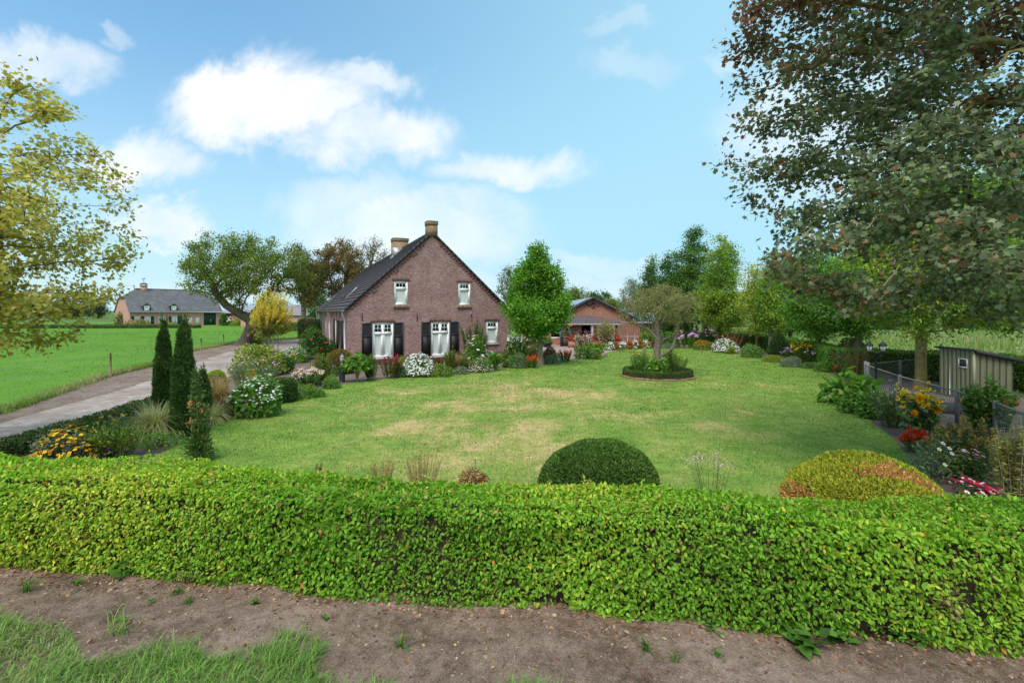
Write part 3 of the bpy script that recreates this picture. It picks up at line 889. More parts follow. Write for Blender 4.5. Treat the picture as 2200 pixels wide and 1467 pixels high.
# ------------------------------------------------------------------ the brick farmhouse
HA = R(23.7)
FH = Frame(-8.98, 27.2, HA)
WD, LN, EV, RG = 9.48, 33.2, 3.06, 7.44
MX = WD / 2
SLP = (RG - EV) / MX
house = thing('brick_farmhouse', 'old brick farmhouse with a wide gable, white windows, black shutters and dark tiled roof', 'house', (-8.98, 27.2, 0), HA)
def rect(fr, u0, v0, u1, v1):
    a0, b1 = fr.front((u0), v0); a1, b0 = fr.front(u1, v1)
    return (a0, b0, a1, b1)
W1 = rect(FH, 800, 693.3, 845.1, 767.3); W2 = rect(FH, 925.8, 691.6, 965.8, 763.8); W3 = rect(FH, 1044.5, 690, 1070, 737)
U1 = rect(FH, 846.5, 603.5, 876.5, 655.5); U2 = rect(FH, 984.5, 607, 1011, 656)
f0 = fx(0)
mb = MB()
wall(mb, f0, [(0, 0), (WD, 0), (WD, EV), (MX, RG - .05), (0, EV)], [W1, W2, W3, U1, U2])
mb.build('gable_wall', BRICK_X, house)
fs_ = fy(0)
SIDE = []
def srect(u0, u1, b0, b1):
    t0 = FH.side(u1, 700)[0]; t1 = FH.side(u0, 700)[0]
    return (t0, b0, t1, b1)
S1 = srect(737.5, 741.5, .55, 2.35); S2 = srect(720.5, 724.5, .15, 2.35); S3 = srect(705.5, 708.5, .7, 2.1); S5 = srect(699.2, 700.6, .9, 2.1); S4 = srect(687.5, 691.5, .05, 2.75)
mb = MB()
wall(mb, fs_, [(0.003, 0), (LN, 0), (LN, EV), (.003, EV)], [S1, S2, S3, S5, S4])
mb.build('side_wall', BRICK_Y, house); mb = MB()
wall(mb, fy(WD), [(.003, 0), (LN, 0), (LN, EV), (.003, EV)])
mb.build('side_wall', BRICK_Y, house)
mb = MB(); wall(mb, fx(LN), [(0, 0), (WD, 0), (WD, EV), (0, EV)]); mb.build('back_wall', BRICK_X, house)
for r_, st in ((W1, 'double'), (W2, 'double'), (W3, 'single3'), (U1, 'single3'), (U2, 'single3')):
    window(house, f0, r_, st)
BLK = (.018, .018, .020)
for u0, u1, va, vb in ((777.3, 799.3, 694, 766.5), (845.8, 866.4, 693, 765.5), (905, 925.2, 692, 763.5), (966.4, 985.8, 691, 759.5)):
    shutter(house, f0, rect(FH, u0, va, u1, vb), BLK)
for r_ in (W1, W2, W3, U1, U2):                      # sills and soldier-course lintels
    mb = MB(); low = r_ in (W1, W2, W3)
    if low:
        fbox(mb, f0, (r_[0] - .06, r_[1] - .09, -.07), (r_[2] + .06, r_[1] - .003, .05), (.48, .46, .43)); mb.build('sill', STONE, house)
    else:
        k = 11
        for i in range(k):
            a = r_[0] - .06 + (r_[2] - r_[0] + .12) * i / k
            fbox(mb, f0, (a + .006, r_[1] - .20, -.06), (a + (r_[2] - r_[0] + .12) / k - .006, r_[1] - .003, .05), tuple(np.array((.22, .15, .09)) * random.Random(i).uniform(.7, 1.2)))
        mb.build('sill', STONE, house)
    mb = MB(); k = int((r_[2] - r_[0] + .25) / .068); rr = random.Random(int(r_[0] * 100))
    for i in range(k):
        a = r_[0] - .12 + (r_[2] - r_[0] + .24) * i / k; q = 2 * i / (k - 1) - 1
        fbox(mb, f0, (a + .006, r_[3] + .004 - .015 * q * q, -.006), (a + (r_[2] - r_[0] + .24) / k - .006, r_[3] + .22 - .02 * q * q, .01), tuple(np.array((.215, .115, .095)) * rr.uniform(.65, 1.05)))
    mb.build('lintel', STONE, house)
for u, v0, v1 in ((777.8, 672.5, 689.5), (896, 673.5, 690.5), (1013, 673.5, 689)):
    a, b1 = FH.front(u, v0); b0 = FH.front(u, v1)[1]
    mb = MB(); fbox(mb, f0, (a - .018, b0, -.035), (a + .018, b1, -.004), (.03, .028, .028)); fbox(mb, f0, (a - .03, (b0 + b1) / 2 - .03, -.045), (a + .03, (b0 + b1) / 2 + .03, -.004), (.03, .028, .028))
    mb.build('wall_anchor', PAINT, house)
for u0, v0, u1, v1 in ((888, 553, 898, 544), (847, 590, 856, 581), (800, 631.5, 810, 624), (966, 547, 976, 558), (1007, 586, 1016, 598), (1044.5, 625, 1053.5, 637)):
    a, b = FH.front(u0, v0); c, d = FH.front(u1, v1)
    mb = MB(); mb.tube([(a, -.02, b), (c, -.02, d)], .017, (.035, .03, .03), 5); mb.build('wall_anchor', PAINT, house)
# roof: every course of tiles is a real step
mb = MB()
NR = 20
x_e, rise = -.14, .075
def zs(x): return EV + .10 + SLP * x
for sgn in (0, 1):
    for k in range(NR):
        xa = x_e + (MX - x_e) * k / NR; xb = x_e + (MX - x_e) * (k + 1) / NR
        ya, yb = LN + .2 - (max(xa, 0)), LN + .2 - (max(xb, 0))
        y0 = -.10
        tx = lambda x: WD - x if sgn else x
        V = [(tx(xa), y0, zs(xa) + rise), (tx(xa), ya, zs(xa) + rise), (tx(xb), yb, zs(xb) + .004), (tx(xb), y0, zs(xb) + .004),
             (tx(xa), y0, zs(xa) + rise - .022), (tx(xa), ya, zs(xa) + rise - .022)]
        mb.add(V, [(0, 1, 2, 3), (4, 5, 1, 0)])
for sgn in (0, 1):
    tx = lambda x: WD - x if sgn else x
    mb.add([(tx(x_e), -.08, zs(x_e) - .02), (tx(x_e), LN + .15, zs(x_e) - .02), (tx(0), LN + .15, zs(0) - .02), (MX, LN + .15 - MX, zs(MX) - .02), (MX, -.08, zs(MX) - .02)], [(0, 1, 2, 3, 4)])
mb.build('roof', TILE, house)
mb = MB()
yr = LN + .2 - MX
for k in range(NR):
    xa = x_e + (MX - x_e) * k / NR; xb = x_e + (MX - x_e) * (k + 1) / NR
    mb.add([(max(xa, 0), LN + .2 - xa, zs(xa) + .03), (WD - max(xa, 0), LN + .2 - xa, zs(xa) + .03), (WD - xb, LN + .2 - xb, zs(xb)), (xb, LN + .2 - xb, zs(xb))], [(0, 1, 2, 3)])
mb.build('hip_roof', TILEX, house)
mb = MB()                                             # dark verge tiles and ridge
for sgn in (0, 1):
    for k in range(NR):
        xa = x_e + (MX - x_e) * k / NR; xb = x_e + (MX - x_e) * (k + 1) / NR + .03
        tx = lambda x: WD - x if sgn else x
        V = [(tx(q_), y, zs(q_) + dz_) for y in (-.115, .16) for q_ in (xa, xb) for dz_ in (-.11, .075)]
        mb.add(V, [(0, 2, 3, 1), (4, 5, 7, 6), (1, 3, 7, 5), (0, 1, 5, 4), (2, 6, 7, 3), (0, 4, 6, 2)], (.030, .029, .033))
mb.build('verge_tiles', PAINT, house)
mb = MB(); mb.tube([(MX, .6, zs(MX) + .01), (MX, yr, zs(MX) + .01)], .11, (.045, .043, .047), 8)
mb.tube([(MX, yr, zs(MX)), (0.05, LN + .1, zs(0) + .02)], .09, (.045, .043, .047), 6); mb.build('ridge_tiles', PAINT, house)
mb = MB()                                             # brick toothing under the verges
for sgn in (0, 1):
    for k in range(27):
        x = .22 + (MX - .65) * k / 27; z = EV + SLP * x
        tx = lambda x: WD - x if sgn else x
        c = np.array(BR1) * random.Random(k + 31 * sgn).uniform(.6, 1.0)
        x0, x1 = sorted((tx(x), tx(x + .115)))
        mb.box((x0, -.055, z - .17), (x1, -.001, z - .075), c)
    V = [(tx(x), y, EV + SLP * x + d) for x in (.0, MX - .33) for y in (-.075, -.002) for d in (-.075, -.005)]
    mb.add(V, [(0, 1, 3, 2), (4, 6, 7, 5), (0, 4, 5, 1), (2, 3, 7, 6), (0, 2, 6, 4), (1, 5, 7, 3)], (.22, .125, .10))
mb.build('brick_corbel', STONE, house)
def chimney(root, x0, y0, x1, y1, z0, z1, m=None):
    mb = MB()
    mb.box((x0, y0, z0), (x1, y1, z1 - .22)); mb.box((x0 - .025, y0 - .025, z1 - .22), (x1 + .025, y1 + .025, z1 - .03))
    c = mb.build('chimney', m or BRICK_C, root)
    q = MB(); q.box((x0 - .04, y0 - .04, z1 - .03), (x1 + .04, y1 + .04, z1 + .01), (.22, .19, .12)); q.box((x0 + .14, y0 + .14, z1 + .01), (x1 - .14, y1 - .14, z1 + .05), (.03, .03, .03)); q.build('chimney_cap', STONE, c)
    return c
CH1 = FH.front(930.3, 476)
chimney(house, MX - .29, -.125, MX + .29, .50, RG - .12, CH1[1])
c2 = chimney(house, 4.0, 8.2, 5.1, 9.05, 6.2, 8.27)
mb = MB(); mb.box((3.93, 8.12, zs(3.95) - .05), (4.0, 9.12, zs(3.95) + .16), (.32, .33, .35)); mb.box((3.95, 8.13, zs(3.95) - .05), (4.75, 8.19, zs(3.95) + .75), (.32, .33, .35)); mb.build('lead_flashing', METAL, c2)
nrm_ = (-SLP, 0, 1)
pz = lambda u, v: FH.plane(u, v, (0, 0, zs(0) + .05), nrm_)
for (ua, va), (ub, vb) in (((743, 641), (767, 618)), ((706, 648), (724, 633))):
    a, b = pz(ua, va), pz(ub, vb)
    mb = MB(); mb.tube([a + (0, 0, .03), b + (0, 0, .03)], .035, (.42, .44, .45), 4); mb.build('roof_strip', METAL, house)
a = pz(738, 640); mb = MB(); mb.box((a[0] - .15, a[1] - .25, a[2] - .1), (a[0] + .15, a[1] + .25, a[2] + .16), (.05, .05, .05)); mb.build('roof_vent', PAINT, house)
a = pz(768, 615); mb = MB(); mb.box((a[0] - .06, a[1] - .2, a[2] - .05), (a[0] + .1, a[1] + .3, a[2] + .1), (.08, .08, .085)); mb.build('roof_vent', PAINT, house)
# gutter and downpipes
mb = MB()
an = np.linspace(math.pi, 2 * math.pi, 8)
for i in range(7):
    q = [(x_e - .07 + .085 * math.cos(t), y, zs(x_e) - .0 + .085 * math.sin(t)) for t in (an[i], an[i + 1]) for y in (-.12, LN + .1)]
    mb.add(q, [(0, 1, 3, 2)], (.30, .32, .30))
mb.add([(x_e - .07 + .085 * math.cos(t), -.12, zs(x_e) + .085 * math.sin(t)) for t in an], [tuple(range(8))], (.30, .32, .30))
mb.box((x_e + .0, -.09, zs(x_e) - .12), (.02, LN, zs(x_e) - .025), (.20, .20, .19))
mb.build('gutter', METAL, house)
for t_ in (.28, FH.side(711, 700)[0], FH.side(682.6, 700)[0]):
    mb = MB(); z0 = zs(x_e) - .08
    mb.tube([(x_e - .07, t_, z0), (x_e - .07, t_, z0 - .12), (x_e, t_, z0 - .28), (-.07, t_, z0 - .5), (-.07, t_, .05)], .045, (.42, .46, .47), 8); mb.build('downpipe', METAL, house)
# the long left side: windows, dark shutters, doors
ROOM_SHADE = (.02, .03, .02)  # near-black of the panels that paint the shade behind the side windows
for r_, st in ((S1, 'plain2'), (S3, 'plain'), (S5, 'plain')):
    window(house, fs_, r_, st, curtain=False, dark=ROOM_SHADE)
for r_ in (S1,):
    shutter(house, fs_, (r_[2] + .02, r_[1] - .05, r_[2] + 1.0, r_[3] + .05), BLK); 
shutter(house, fs_, (S2[0] - .95, .2, S2[0] - .02, 2.4), BLK); shutter(house, fs_, (S2[2] + .02, .2, S2[2] + 1.6, 2.4), BLK)
mb = MB(); fbox(mb, fs_, (S2[0], S2[1], .05), (S2[2], S2[3], .09), (.03, .06, .03)); fbox(mb, fs_, (S2[0], S2[1], .0), (S2[0] + .12, S2[3], .05), WHITE); fbox(mb, fs_, (S2[2] - .12, S2[1], .0), (S2[2], S2[3], .05), WHITE)
d_ = mb.build('side_door', PAINT, house)
mb = MB(); mb.tube([(.02, S2[0] + .3, 1.05), (-.06, S2[0] + .3, 1.05), (-.06, S2[0] + .45, 1.05)], .015, (.3, .3, .28), 5); mb.build('handle', METAL, d_)
mb = MB()
for i in range(9):
    a = S4[0] + (S4[2] - S4[0]) * i / 9
    fbox(mb, fs_, (a + .01, S4[1], .03), (a + (S4[2] - S4[0]) / 9 - .01, S4[3], .07), (.05, .11, .035))
fbox(mb, fs_, (S4[0] - .15, 0, -.04), (S4[0], S4[3] + .1, .03), BLK); fbox(mb, fs_, (S4[2], 0, -.04), (S4[2] + .15, S4[3] + .1, .03), BLK)
mb.build('barn_door', PAINT, house)
for u in (713.5, 718, 724, 731, 700):
    t_ = FH.side(u, 700)[0]
    mb = MB(); fbox(mb, fs_, (t_ - .03, 2.42, -.03), (t_ + .03, 3.0, -.003), (.03, .028, .028)); mb.build('wall_anchor', PAINT, house)
# small lean-to at the far right corner
mb = MB(); wall(mb, fx(1.9), [(WD + .003, 0), (WD + .75, 0), (WD + .75, 2.35), (WD + .003, 2.6)]); wall(mb, fy(WD + .75), [(1.903, 0), (6, 0), (6, 2.35), (1.903, 2.35)]); mb.build('lean_to_wall', BRICK_X, house)
mb = MB(); mb.add([(WD, 1.8, 2.72), (WD + .9, 1.8, 2.36), (WD + .9, 6.1, 2.36), (WD, 6.1, 2.72)], [(0, 1, 2, 3)], (.05, .05, .05)); mb.build('lean_to_roof', PAINT, house)

# ------------------------------------------------------------------ outbuilding with veranda
OB = Frame(3.05, 44.0, 0)
ob = thing('brick_outbuilding', 'low red brick outbuilding with solar panel roof and covered veranda, beyond the patio', 'outbuilding', (3.05, 44, 0))
OW, OEV, ORG = 8.3, 2.05, 4.08
OX = OB.front(1274.9, 641)[0]
def orect(u0, v0, u1, v1, y=0.0):
    a0, b1 = OB.front(u0, v0, y); a1, b0 = OB.front(u1, v1, y)
    return (a0, b0, a1, b1)
OSL = (ORG - OEV) / OX
og = fx(0)
ow1 = orect(1182, 700, 1205, 727); ow2 = orect(1285, 700, 1311, 727); od = orect(1250, 699, 1268, 740)
mb = MB(); wall(mb, og, [(0, 0), (2 * OX, 0), (2 * OX, OEV), (OX, ORG), (0, OEV)], [ow1, ow2, od]); mb.build('gable_wall', BRICK_R, ob)
mb = MB(); wall(mb, fy(.0), [(.003, 0), (14, 0), (14, OEV), (.003, OEV)]); mb.build('side_wall', BRICK_RY, ob); mb = MB(); wall(mb, fy(2 * OX), [(.003, 0), (14, 0), (14, OEV), (.003, OEV)]); mb.build('side_wall', BRICK_RY, ob)
mb = MB(); wall(mb, fx(14), [(0, 0), (2 * OX, 0), (2 * OX, OEV), (OX, ORG), (0, OEV)]); mb.build('back_wall', BRICK_R, ob)
mb = MB()
for sg in (-1, 1):
    e = OX + sg * (OX + .35); ze = OEV - .35 * OSL + .1
    mb.add([(OX, -.25, ORG + .1), (OX, 14.2, ORG + .1), (e, 14.2, ze), (e, -.25, ze), (OX, -.25, ORG + .02), (e, -.25, ze - .08)], [(0, 1, 2, 3), (0, 3, 5, 4)], (.20, .22, .23))
mb.build('roof', ROOFING, ob)
mb = MB()
for j in range(6):
    for i in range(3):
        q0, q1 = .07 + .3 * i, .35 + .3 * i
        xa, xb = OX - (OX + .2) * q0, OX - (OX + .2) * q1
        za, zb = ORG + .16 - OSL * (OX + .2) * q0, ORG + .16 - OSL * (OX + .2) * q1
        mb.add([(xa, .5 + 2.2 * j, za), (xa, 2.65 + 2.2 * j, za), (xb, 2.65 + 2.2 * j, zb), (xb, .5 + 2.2 * j, zb)], [(0, 1, 2, 3)], (.16, .20, .26))
mb.build('solar_panels', SOLAR, ob)
mb = MB()
for sg in (-1, 1):
    e = OX + sg * (OX + .37); ze = OEV - .37 * OSL + .13
    V = [(x, y, z + d) for x, z in ((OX, ORG + .13), (e, ze)) for y in (-.30, -.252) for d in (-.24, .0)]
    mb.add(V, [(0, 1, 3, 2), (4, 6, 7, 5), (0, 4, 5, 1), (2, 3, 7, 6), (0, 2, 6, 4), (1, 5, 7, 3)], (.035, .038, .045))
mb.build('fascia_board', PAINT, ob)
window(ob, og, ow1, 'plain', fw=.09, curtain=False, dark=(.06, .04, .03))
window(ob, og, ow2, 'plain2', fw=.09, curtain=False, dark=(.05, .04, .03))
mb = MB(); fbox(mb, og, (od[0], 0.0, .5), (od[2], od[3], .55), (.012, .012, .014)); mb.build('doorway_shade', PAINT, ob)  # near-black panel set back in the opening, painted as its shade
a, b = OB.front(1274.8, 650); mb = MB(); mb.box((a - .1, -.36, b - .16), (a + .1, -.02, b + .1), (.02, .02, .02)); mb.tube([(a, -.02, b + .1), (a, -.1, b + .2)], .03, (.02, .02, .02), 5); mb.build('gable_lamp', PAINT, ob)
# veranda
vy0 = -2.1
va0, va1 = OB.front(1206, 700, vy0)[0], OB.front(1327, 700, vy0)[0]
zf = OB.front(1260, 690.5, vy0)[1]; zt = OB.front(1260, 677, 0)[1]
mb = MB()
k = 24
xs_ = np.linspace(va0 - .15, va1 + .15, k + 1)
V = []; 
for i, x in enumerate(xs_):
    dz_ = .0 if i % 2 else .025
    cut = np.clip((x - (va1 - 2.2)) / 2.3, 0, 1)
    V += [(x, vy0 - .1, zf + dz_), (x, -.02 - 1.75 * cut, zt - (zt - zf) * .80 * cut + dz_)]
mb.add(V, [(2*i, 2*i+2, 2*i+3, 2*i+1) for i in range(k)], (.115, .085, .082))
mb.build('veranda_roof', ROOFING, ob)
mb = MB(); mb.box((va0 - .18, vy0 - .15, zf - .19), (va1 + .18, vy0 - .105, zf - .012), (.05, .06, .075)); mb.tube([(va0 - .2, vy0 - .2, zf - .24), (va1 + .2, vy0 - .2, zf - .24)], .05, (.42, .44, .45), 8)
for i in range(46):
    x = va0 - .15 + (va1 - va0 + .3) * i / 46
    mb.box((x, vy0 - .16, zf - .15), (x + .05, vy0 - .151, zf - .06), (.45, .47, .48))
mb.build('veranda_gutter', PAINT, ob)
for u, c in ((1206, (.045, .075, .095)), (1225.5, (.075, .11, .135)), (1272.5, (.42, .41, .38)), (1324.5, (.035, .05, .06))):
    a = OB.front(u, 720, vy0)[0]
    mb = MB(); mb.box((a - .09, vy0 - .08, 0), (a + .09, vy0 + .1, zf - .02), c); mb.build('post', PAINT, ob)
mb = MB()                                             # shelf boards with little framed plates on the veranda's back wall
rr = random.Random(4)
for j, v in enumerate((705.5, 712)):
    for i in range(15):
        u = 1207 + i * 2.9
        a, b = OB.front(u, v, -.03)
        if rr.random() < .85: mb.box((a - .045, -.05, b - .13), (a + .045, -.02, b + .11), rr.choice(((.5, .47, .4), (.4, .34, .26), (.62, .6, .55))))
mb.build('wall_plates', PAINT, ob)
mb = MB(); mb.box((*[OB.front(1207, 700, vy0)[0], vy0 + .15], 0), (OB.front(1221, 700, vy0)[0], vy0 + .6, .75), (.12, .07, .04)); mb.box((OB.front(1206.6, 700, vy0)[0], vy0 + .1, .75), (OB.front(1221.5, 700, vy0)[0], vy0 + .65, .80), (.3, .25, .2)); mb.build('counter', PAINT, ob)
# left wing
wl0, wl1 = OB.front(1125, 700)[0], -.003
wd_ = orect(1134, 698, 1150, 741)
mb = MB(); wall(mb, og, [(wl0, 0), (wl1, 0), (wl1, 2.3), (wl0, 2.3)], [(wd_[0], .02, wd_[2], 2.0)]); mb.build('wing_wall', BRICK_R, ob)
mb = MB(); fbox(mb, og, (wd_[0], .02, .05), (wd_[2], 2.0, .1), (.055, .08, .10)); d_ = mb.build('wing_door', PAINT, ob)
mb = MB(); fbox(mb, og, (wd_[0] + .1, .95, .0), (wd_[0] + .14, 1.1, .05), (.5, .5, .5)); mb.build('handle', METAL, d_)
mb = MB(); mb.add([(wl0 - .2, -.3, 2.28), (wl1, -.3, 2.28), (wl1, 6, 2.7), (wl0 - .2, 6, 2.7), (wl0 - .2, -.3, 2.42), (wl1, -.3, 2.42)], [(0, 1, 5, 4), (4, 5, 2, 3)], (.05, .055, .06)); mb.build('wing_roof', ROOFING, ob)
mb = MB(); wall(mb, fy(wl0), [(.003, 0), (6, 0), (6, 2.3), (.003, 2.3)]); mb.build('wing_side_wall', BRICK_RY, ob)
# three metal birds on the gable
for i, (u, v, s, lb) in enumerate(((1265, 657, 1.25, 'largest black metal bird on the red gable, upper left of the three'), (1273, 661.5, .9, 'lowest black metal bird on the red gable, under the gable lamp'), (1284, 658, .8, 'smallest black metal bird on the red gable, right of the gable lamp'))):
    a, b = OB.front(u, v)
    mb = MB()
    for sg in (-1, 1):
        q = [(0, .0), (.10, .10), (.22, .13), (.13, .03), (.03, -.07)]
        V = [(sg * x * s * 1.0, y_, z * s + (.03 * s if sg < 0 else 0)) for y_ in (-.015, .015) for x, z in q]
        mb.add(V, [(0, 1, 2, 3, 4), (9, 8, 7, 6, 5)] + [(j, (j + 1) % 5, 5 + (j + 1) % 5, 5 + j) for j in range(5)], (.02, .02, .02))
    o = mb.build('metal_bird', PAINT); o.location = (3.05 + a, 44 - .04, b)
    tag(o, lb, 'wall ornament', 'metal birds on the gable')

# ------------------------------------------------------------------ greenhouse
gh = thing('greenhouse', 'small aluminium greenhouse of clear glass beside the outbuilding, behind the apple tree', 'greenhouse', (9.35, 43.2, 0))
GWX, GDY, GE, GR_ = 3.1, 2.2, 1.95, 2.75
mb = MB(); ALU = (.55, .58, .58)
for x in np.linspace(0, GWX, 6):
    for y in (0, GDY):
        mb.tube([(x, y, 0), (x, y, GE)], .022, ALU, 4); mb.tube([(x, y, GE), (x, GDY / 2, GR_)], .02, ALU, 4)
for y in (0, GDY):
    for z in (.03, .75, GE): mb.tube([(0, y, z), (GWX, y, z)], .03, ALU, 4)
mb.tube([(0, GDY / 2, GR_), (GWX, GDY / 2, GR_)], .03, ALU, 4)
for x in (0, GWX):
    for z in (.03, .75, GE): mb.tube([(x, 0, z), (x, GDY, z)], .025, ALU, 4)
    mb.tube([(x, GDY / 2, 0), (x, GDY / 2, GR_)], .02, ALU, 4)
mb.build('frame', METAL, gh)
mb = MB()
for y in (0, GDY):
    mb.add([(0, y, .03), (GWX, y, .03), (GWX, y, GE), (0, y, GE)], [(0, 1, 2, 3)]); mb.add([(0, y, GE), (GWX, y, GE), (GWX, GDY / 2, GR_), (0, GDY / 2, GR_)], [(0, 1, 2, 3)])
for x in (0, GWX): mb.add([(x, 0, .03), (x, GDY, .03), (x, GDY, GE), (x, GDY / 2, GR_), (x, 0, GE)], [(0, 1, 2, 3, 4)])
mb.build('glazing', GLASS, gh)

# ------------------------------------------------------------------ the long farmhouse across the meadow
FA = R(51)
FF = Frame(-70.3, 92, FA)
ff = thing('long_farmhouse', 'long pink brick farmhouse with grey roof, dormers and green barn door across the meadow', 'house', (-70.3, 92, 0), FA)
FL = FF.front(476, 690)[0]; FD, FE, FR_ = 9.6, 2.85, 7.1
def frect(u0, v0, u1, v1):
    z = lambda x, y: (220 + x / 7.333, 590 + y / 7.333)
    (u0, v0), (u1, v1) = z(u0, v0), z(u1, v1)
    a0, b1 = FF.front(u0, v0); a1, b0 = FF.front(u1, v1)
    return (a0, max(b0, .05), a1, b1)
fw_ = [frect(500, 655, 603, 768), frect(662, 655, 762, 792), frect(1088, 655, 1182, 780)]
fsml = [frect(1350, 675, 1417, 750), frect(1468, 675, 1528, 750)]
fdo = frect(882, 655, 970, 800); fba = frect(1597, 572, 1790, 795); fba = (fba[0], .05, fba[2], min(fba[3], FE - .02))
mb = MB(); wall(mb, og, [(0, 0), (FL, 0), (FL, FE), (0, FE)], fw_ + fsml + [fdo, fba]); mb.build('front_wall', BRICK_P, ff)
mb = MB(); wall(mb, fx(FD), [(0, 0), (FL, 0), (FL, FE), (0, FE)]); mb.build('back_wall', BRICK_P, ff)
for x in (0, FL):
    mb = MB(); wall(mb, fy(x), [(.003, 0), (FD, 0), (FD, FE), (FD * .72, FE + (FR_ - FE) * .56), (FD * .28, FE + (FR_ - FE) * .56), (.003, FE)]); mb.build('gable_wall', BRICK_PY, ff)
mb = MB(); hz = FE + (FR_ - FE) * .56; yo = FD * .28; ri = 2.1
for a, b in ((0, FD / 2), (FD, FD / 2)):
    e = -.35 if a == 0 else FD + .35; ez = FE - .25; yh = yo if a == 0 else FD - yo
    mb.add([(-.2, e, ez), (FL + .2, e, ez), (FL + .2, yh, hz + .1), (FL - ri, FD / 2, FR_ + .1), (ri, FD / 2, FR_ + .1), (-.2, yh, hz + .1)], [(0, 1, 2, 3, 4, 5)])
mb.build('roof', TILE_G, ff)
mb = MB()
mb.add([(-.2, yo, hz + .1), (-.2, FD - yo, hz + .1), (ri, FD / 2, FR_ + .1)], [(0, 2, 1)]); mb.build('hip_roof', TILE_GY, ff); mb = MB(); mb.add([(FL + .2, yo, hz + .1), (FL + .2, FD - yo, hz + .1), (FL - ri, FD / 2, FR_ + .1)], [(0, 1, 2)]); mb.build('hip_roof', TILE_GY, ff)
mb = MB(); mb.tube([(-.2, -.4, FE - .22), (FL + .2, -.4, FE - .22)], .07, (.30, .31, .32), 6); mb.tube([(.15, -.38, FE - .25), (.15, -.08, FE - .6), (.15, -.08, .1)], .05, (.3, .31, .32), 5); mb.build('gutter', METAL, ff)
mb = MB(); mb.tube([(ri, FD / 2, FR_ + .1), (FL - ri, FD / 2, FR_ + .1)], .12, (.12, .115, .12), 6); mb.build('ridge_tiles', PAINT, ff)
for r_ in fw_: window(ff, og, r_, 'grid', fw=.14, curtain=False, top=.3, dark=(.05, .05, .055))
for r_ in fsml: window(ff, og, r_, 'plain', fw=.15, curtain='all', d0=.02)
DG = (.012, .055, .035)
for q in ((455, 657, 500, 768), (606, 657, 660, 772), (763, 657, 812, 792), (1045, 657, 1088, 778), (1182, 657, 1224, 780)):
    shutter(ff, og, frect(*q), DG, False)
mb = MB(); fbox(mb, og, (fdo[0], fdo[1], .03), (fdo[2], fdo[3], .08), (.6, .64, .66)); 
w_ = (fdo[2] - fdo[0])
for i in (0, 1): fbox(mb, og, (fdo[0] + w_ * (.16 + .38 * i), fdo[1] + .9, .02), (fdo[0] + w_ * (.44 + .38 * i), fdo[3] - .35, .029), (.05, .06, .07))
mb.build('front_door', PAINT, ff)
mb = MB()
for i in range(10):
    w_ = (fba[2] - fba[0]) / 10
    fbox(mb, og, (fba[0] + i * w_ + .008, fba[1], .04), (fba[0] + (i + 1) * w_ - .008, fba[3], .09), DG)
d_ = mb.build('barn_door', PAINT, ff)
mb = MB(); m_ = (fba[0] + fba[2]) / 2; fbox(mb, og, (m_ + .1, .75, .0), (m_ + .2, 1.1, .038), (.6, .6, .58)); mb.build('handle', METAL, d_)
def roofpt(fr, x, y, p0, n): return fr.plane(220 + x / 7.333, 590 + y / 7.333, p0, n)
fsl = (FR_ + .1 - (FE - .25)) / (FD / 2 + .35)
for x0, x1, yt in ((655, 740, 440), (1088, 1165, 440)):
    pl = roofpt(FF, x0, 562, (0, -.35, FE - .25), (0, -fsl, 1)); pr = roofpt(FF, x1, 562, (0, -.35, FE - .25), (0, -fsl, 1))
    a0, a1, y_, z_ = pl[0], pr[0], pl[1] - .02, pl[2]
    h_, m_ = .88, (a0 + a1) / 2
    fd_ = fx(y_)
    mb = MB(); s = .17
    fbox(mb, fd_, (a0 - s, z_ - .1, 0), (a0, z_ + h_, .2), DG); fbox(mb, fd_, (a1, z_ - .1, 0), (a1 + s, z_ + h_, .2), DG)
    mb.add([(a0 - s, y_, z_ + h_), (a1 + s, y_, z_ + h_), (m_, y_, z_ + h_ + .38)], [(0, 1, 2)], DG)
    yb_ = y_ + h_ / fsl
    for sg, a in ((-1, a0 - s), (1, a1 + s)): mb.add([(a, y_, z_ - .1), (a, y_, z_ + h_), (a, yb_, z_ + h_)], [(0, 1, 2)], DG)
    dm = mb.build('dormer', PAINT, ff)
    mb = MB(); rz_ = z_ + h_ + .43
    for sg, a in ((-1, a0 - s - .12), (1, a1 + s + .12)):
        mb.add([(a, y_ - .12, z_ + h_ - .08), (m_, y_ - .12, rz_), (m_, y_ + (h_ + .5) / fsl, rz_), (a, y_ + h_ / fsl, z_ + h_ - .08)], [(0, 1, 2, 3)], (.10, .098, .105))
    mb.build('dormer_roof', PAINT, dm)
    window(dm, fd_, (a0, z_, a1, z_ + h_), 'plain', fw=.13, curtain='all', d0=-.03)
cx = roofpt(FF, 655, 280, (0, FD / 2, FR_), (0, 1, 0))[0]
c_ = chimney(ff, cx - .55, FD / 2 - .45, cx + .45, FD / 2 + .45, FR_ - .6, FR_ + .75, BRICK_P)
mb = MB()
for x in (-.45, .35):
    for y in (-.35, .35): mb.box((cx + x - .04, FD / 2 + y - .04, FR_ + .75), (cx + x + .04, FD / 2 + y + .04, FR_ + 1.0), (.05, .05, .05))
V = [(cx - .75, FD / 2 - .65, FR_ + 1.0), (cx + .65, FD / 2 - .65, FR_ + 1.0), (cx + .65, FD / 2 + .65, FR_ + 1.0), (cx - .75, FD / 2 + .65, FR_ + 1.0), (cx - .05, FD / 2, FR_ + 1.38)]
mb.add(V, [(0, 1, 4), (1, 2, 4), (2, 3, 4), (3, 0, 4), (3, 2, 1, 0)], (.10, .10, .11)); mb.build('chimney_hood', PAINT, c_)
mb = MB(); q = (cx - .05, FD / 2); mb.tube([(*q, FR_ + 1.3), (*q, FR_ + 2.05)], .022, (.08, .08, .08), 5)
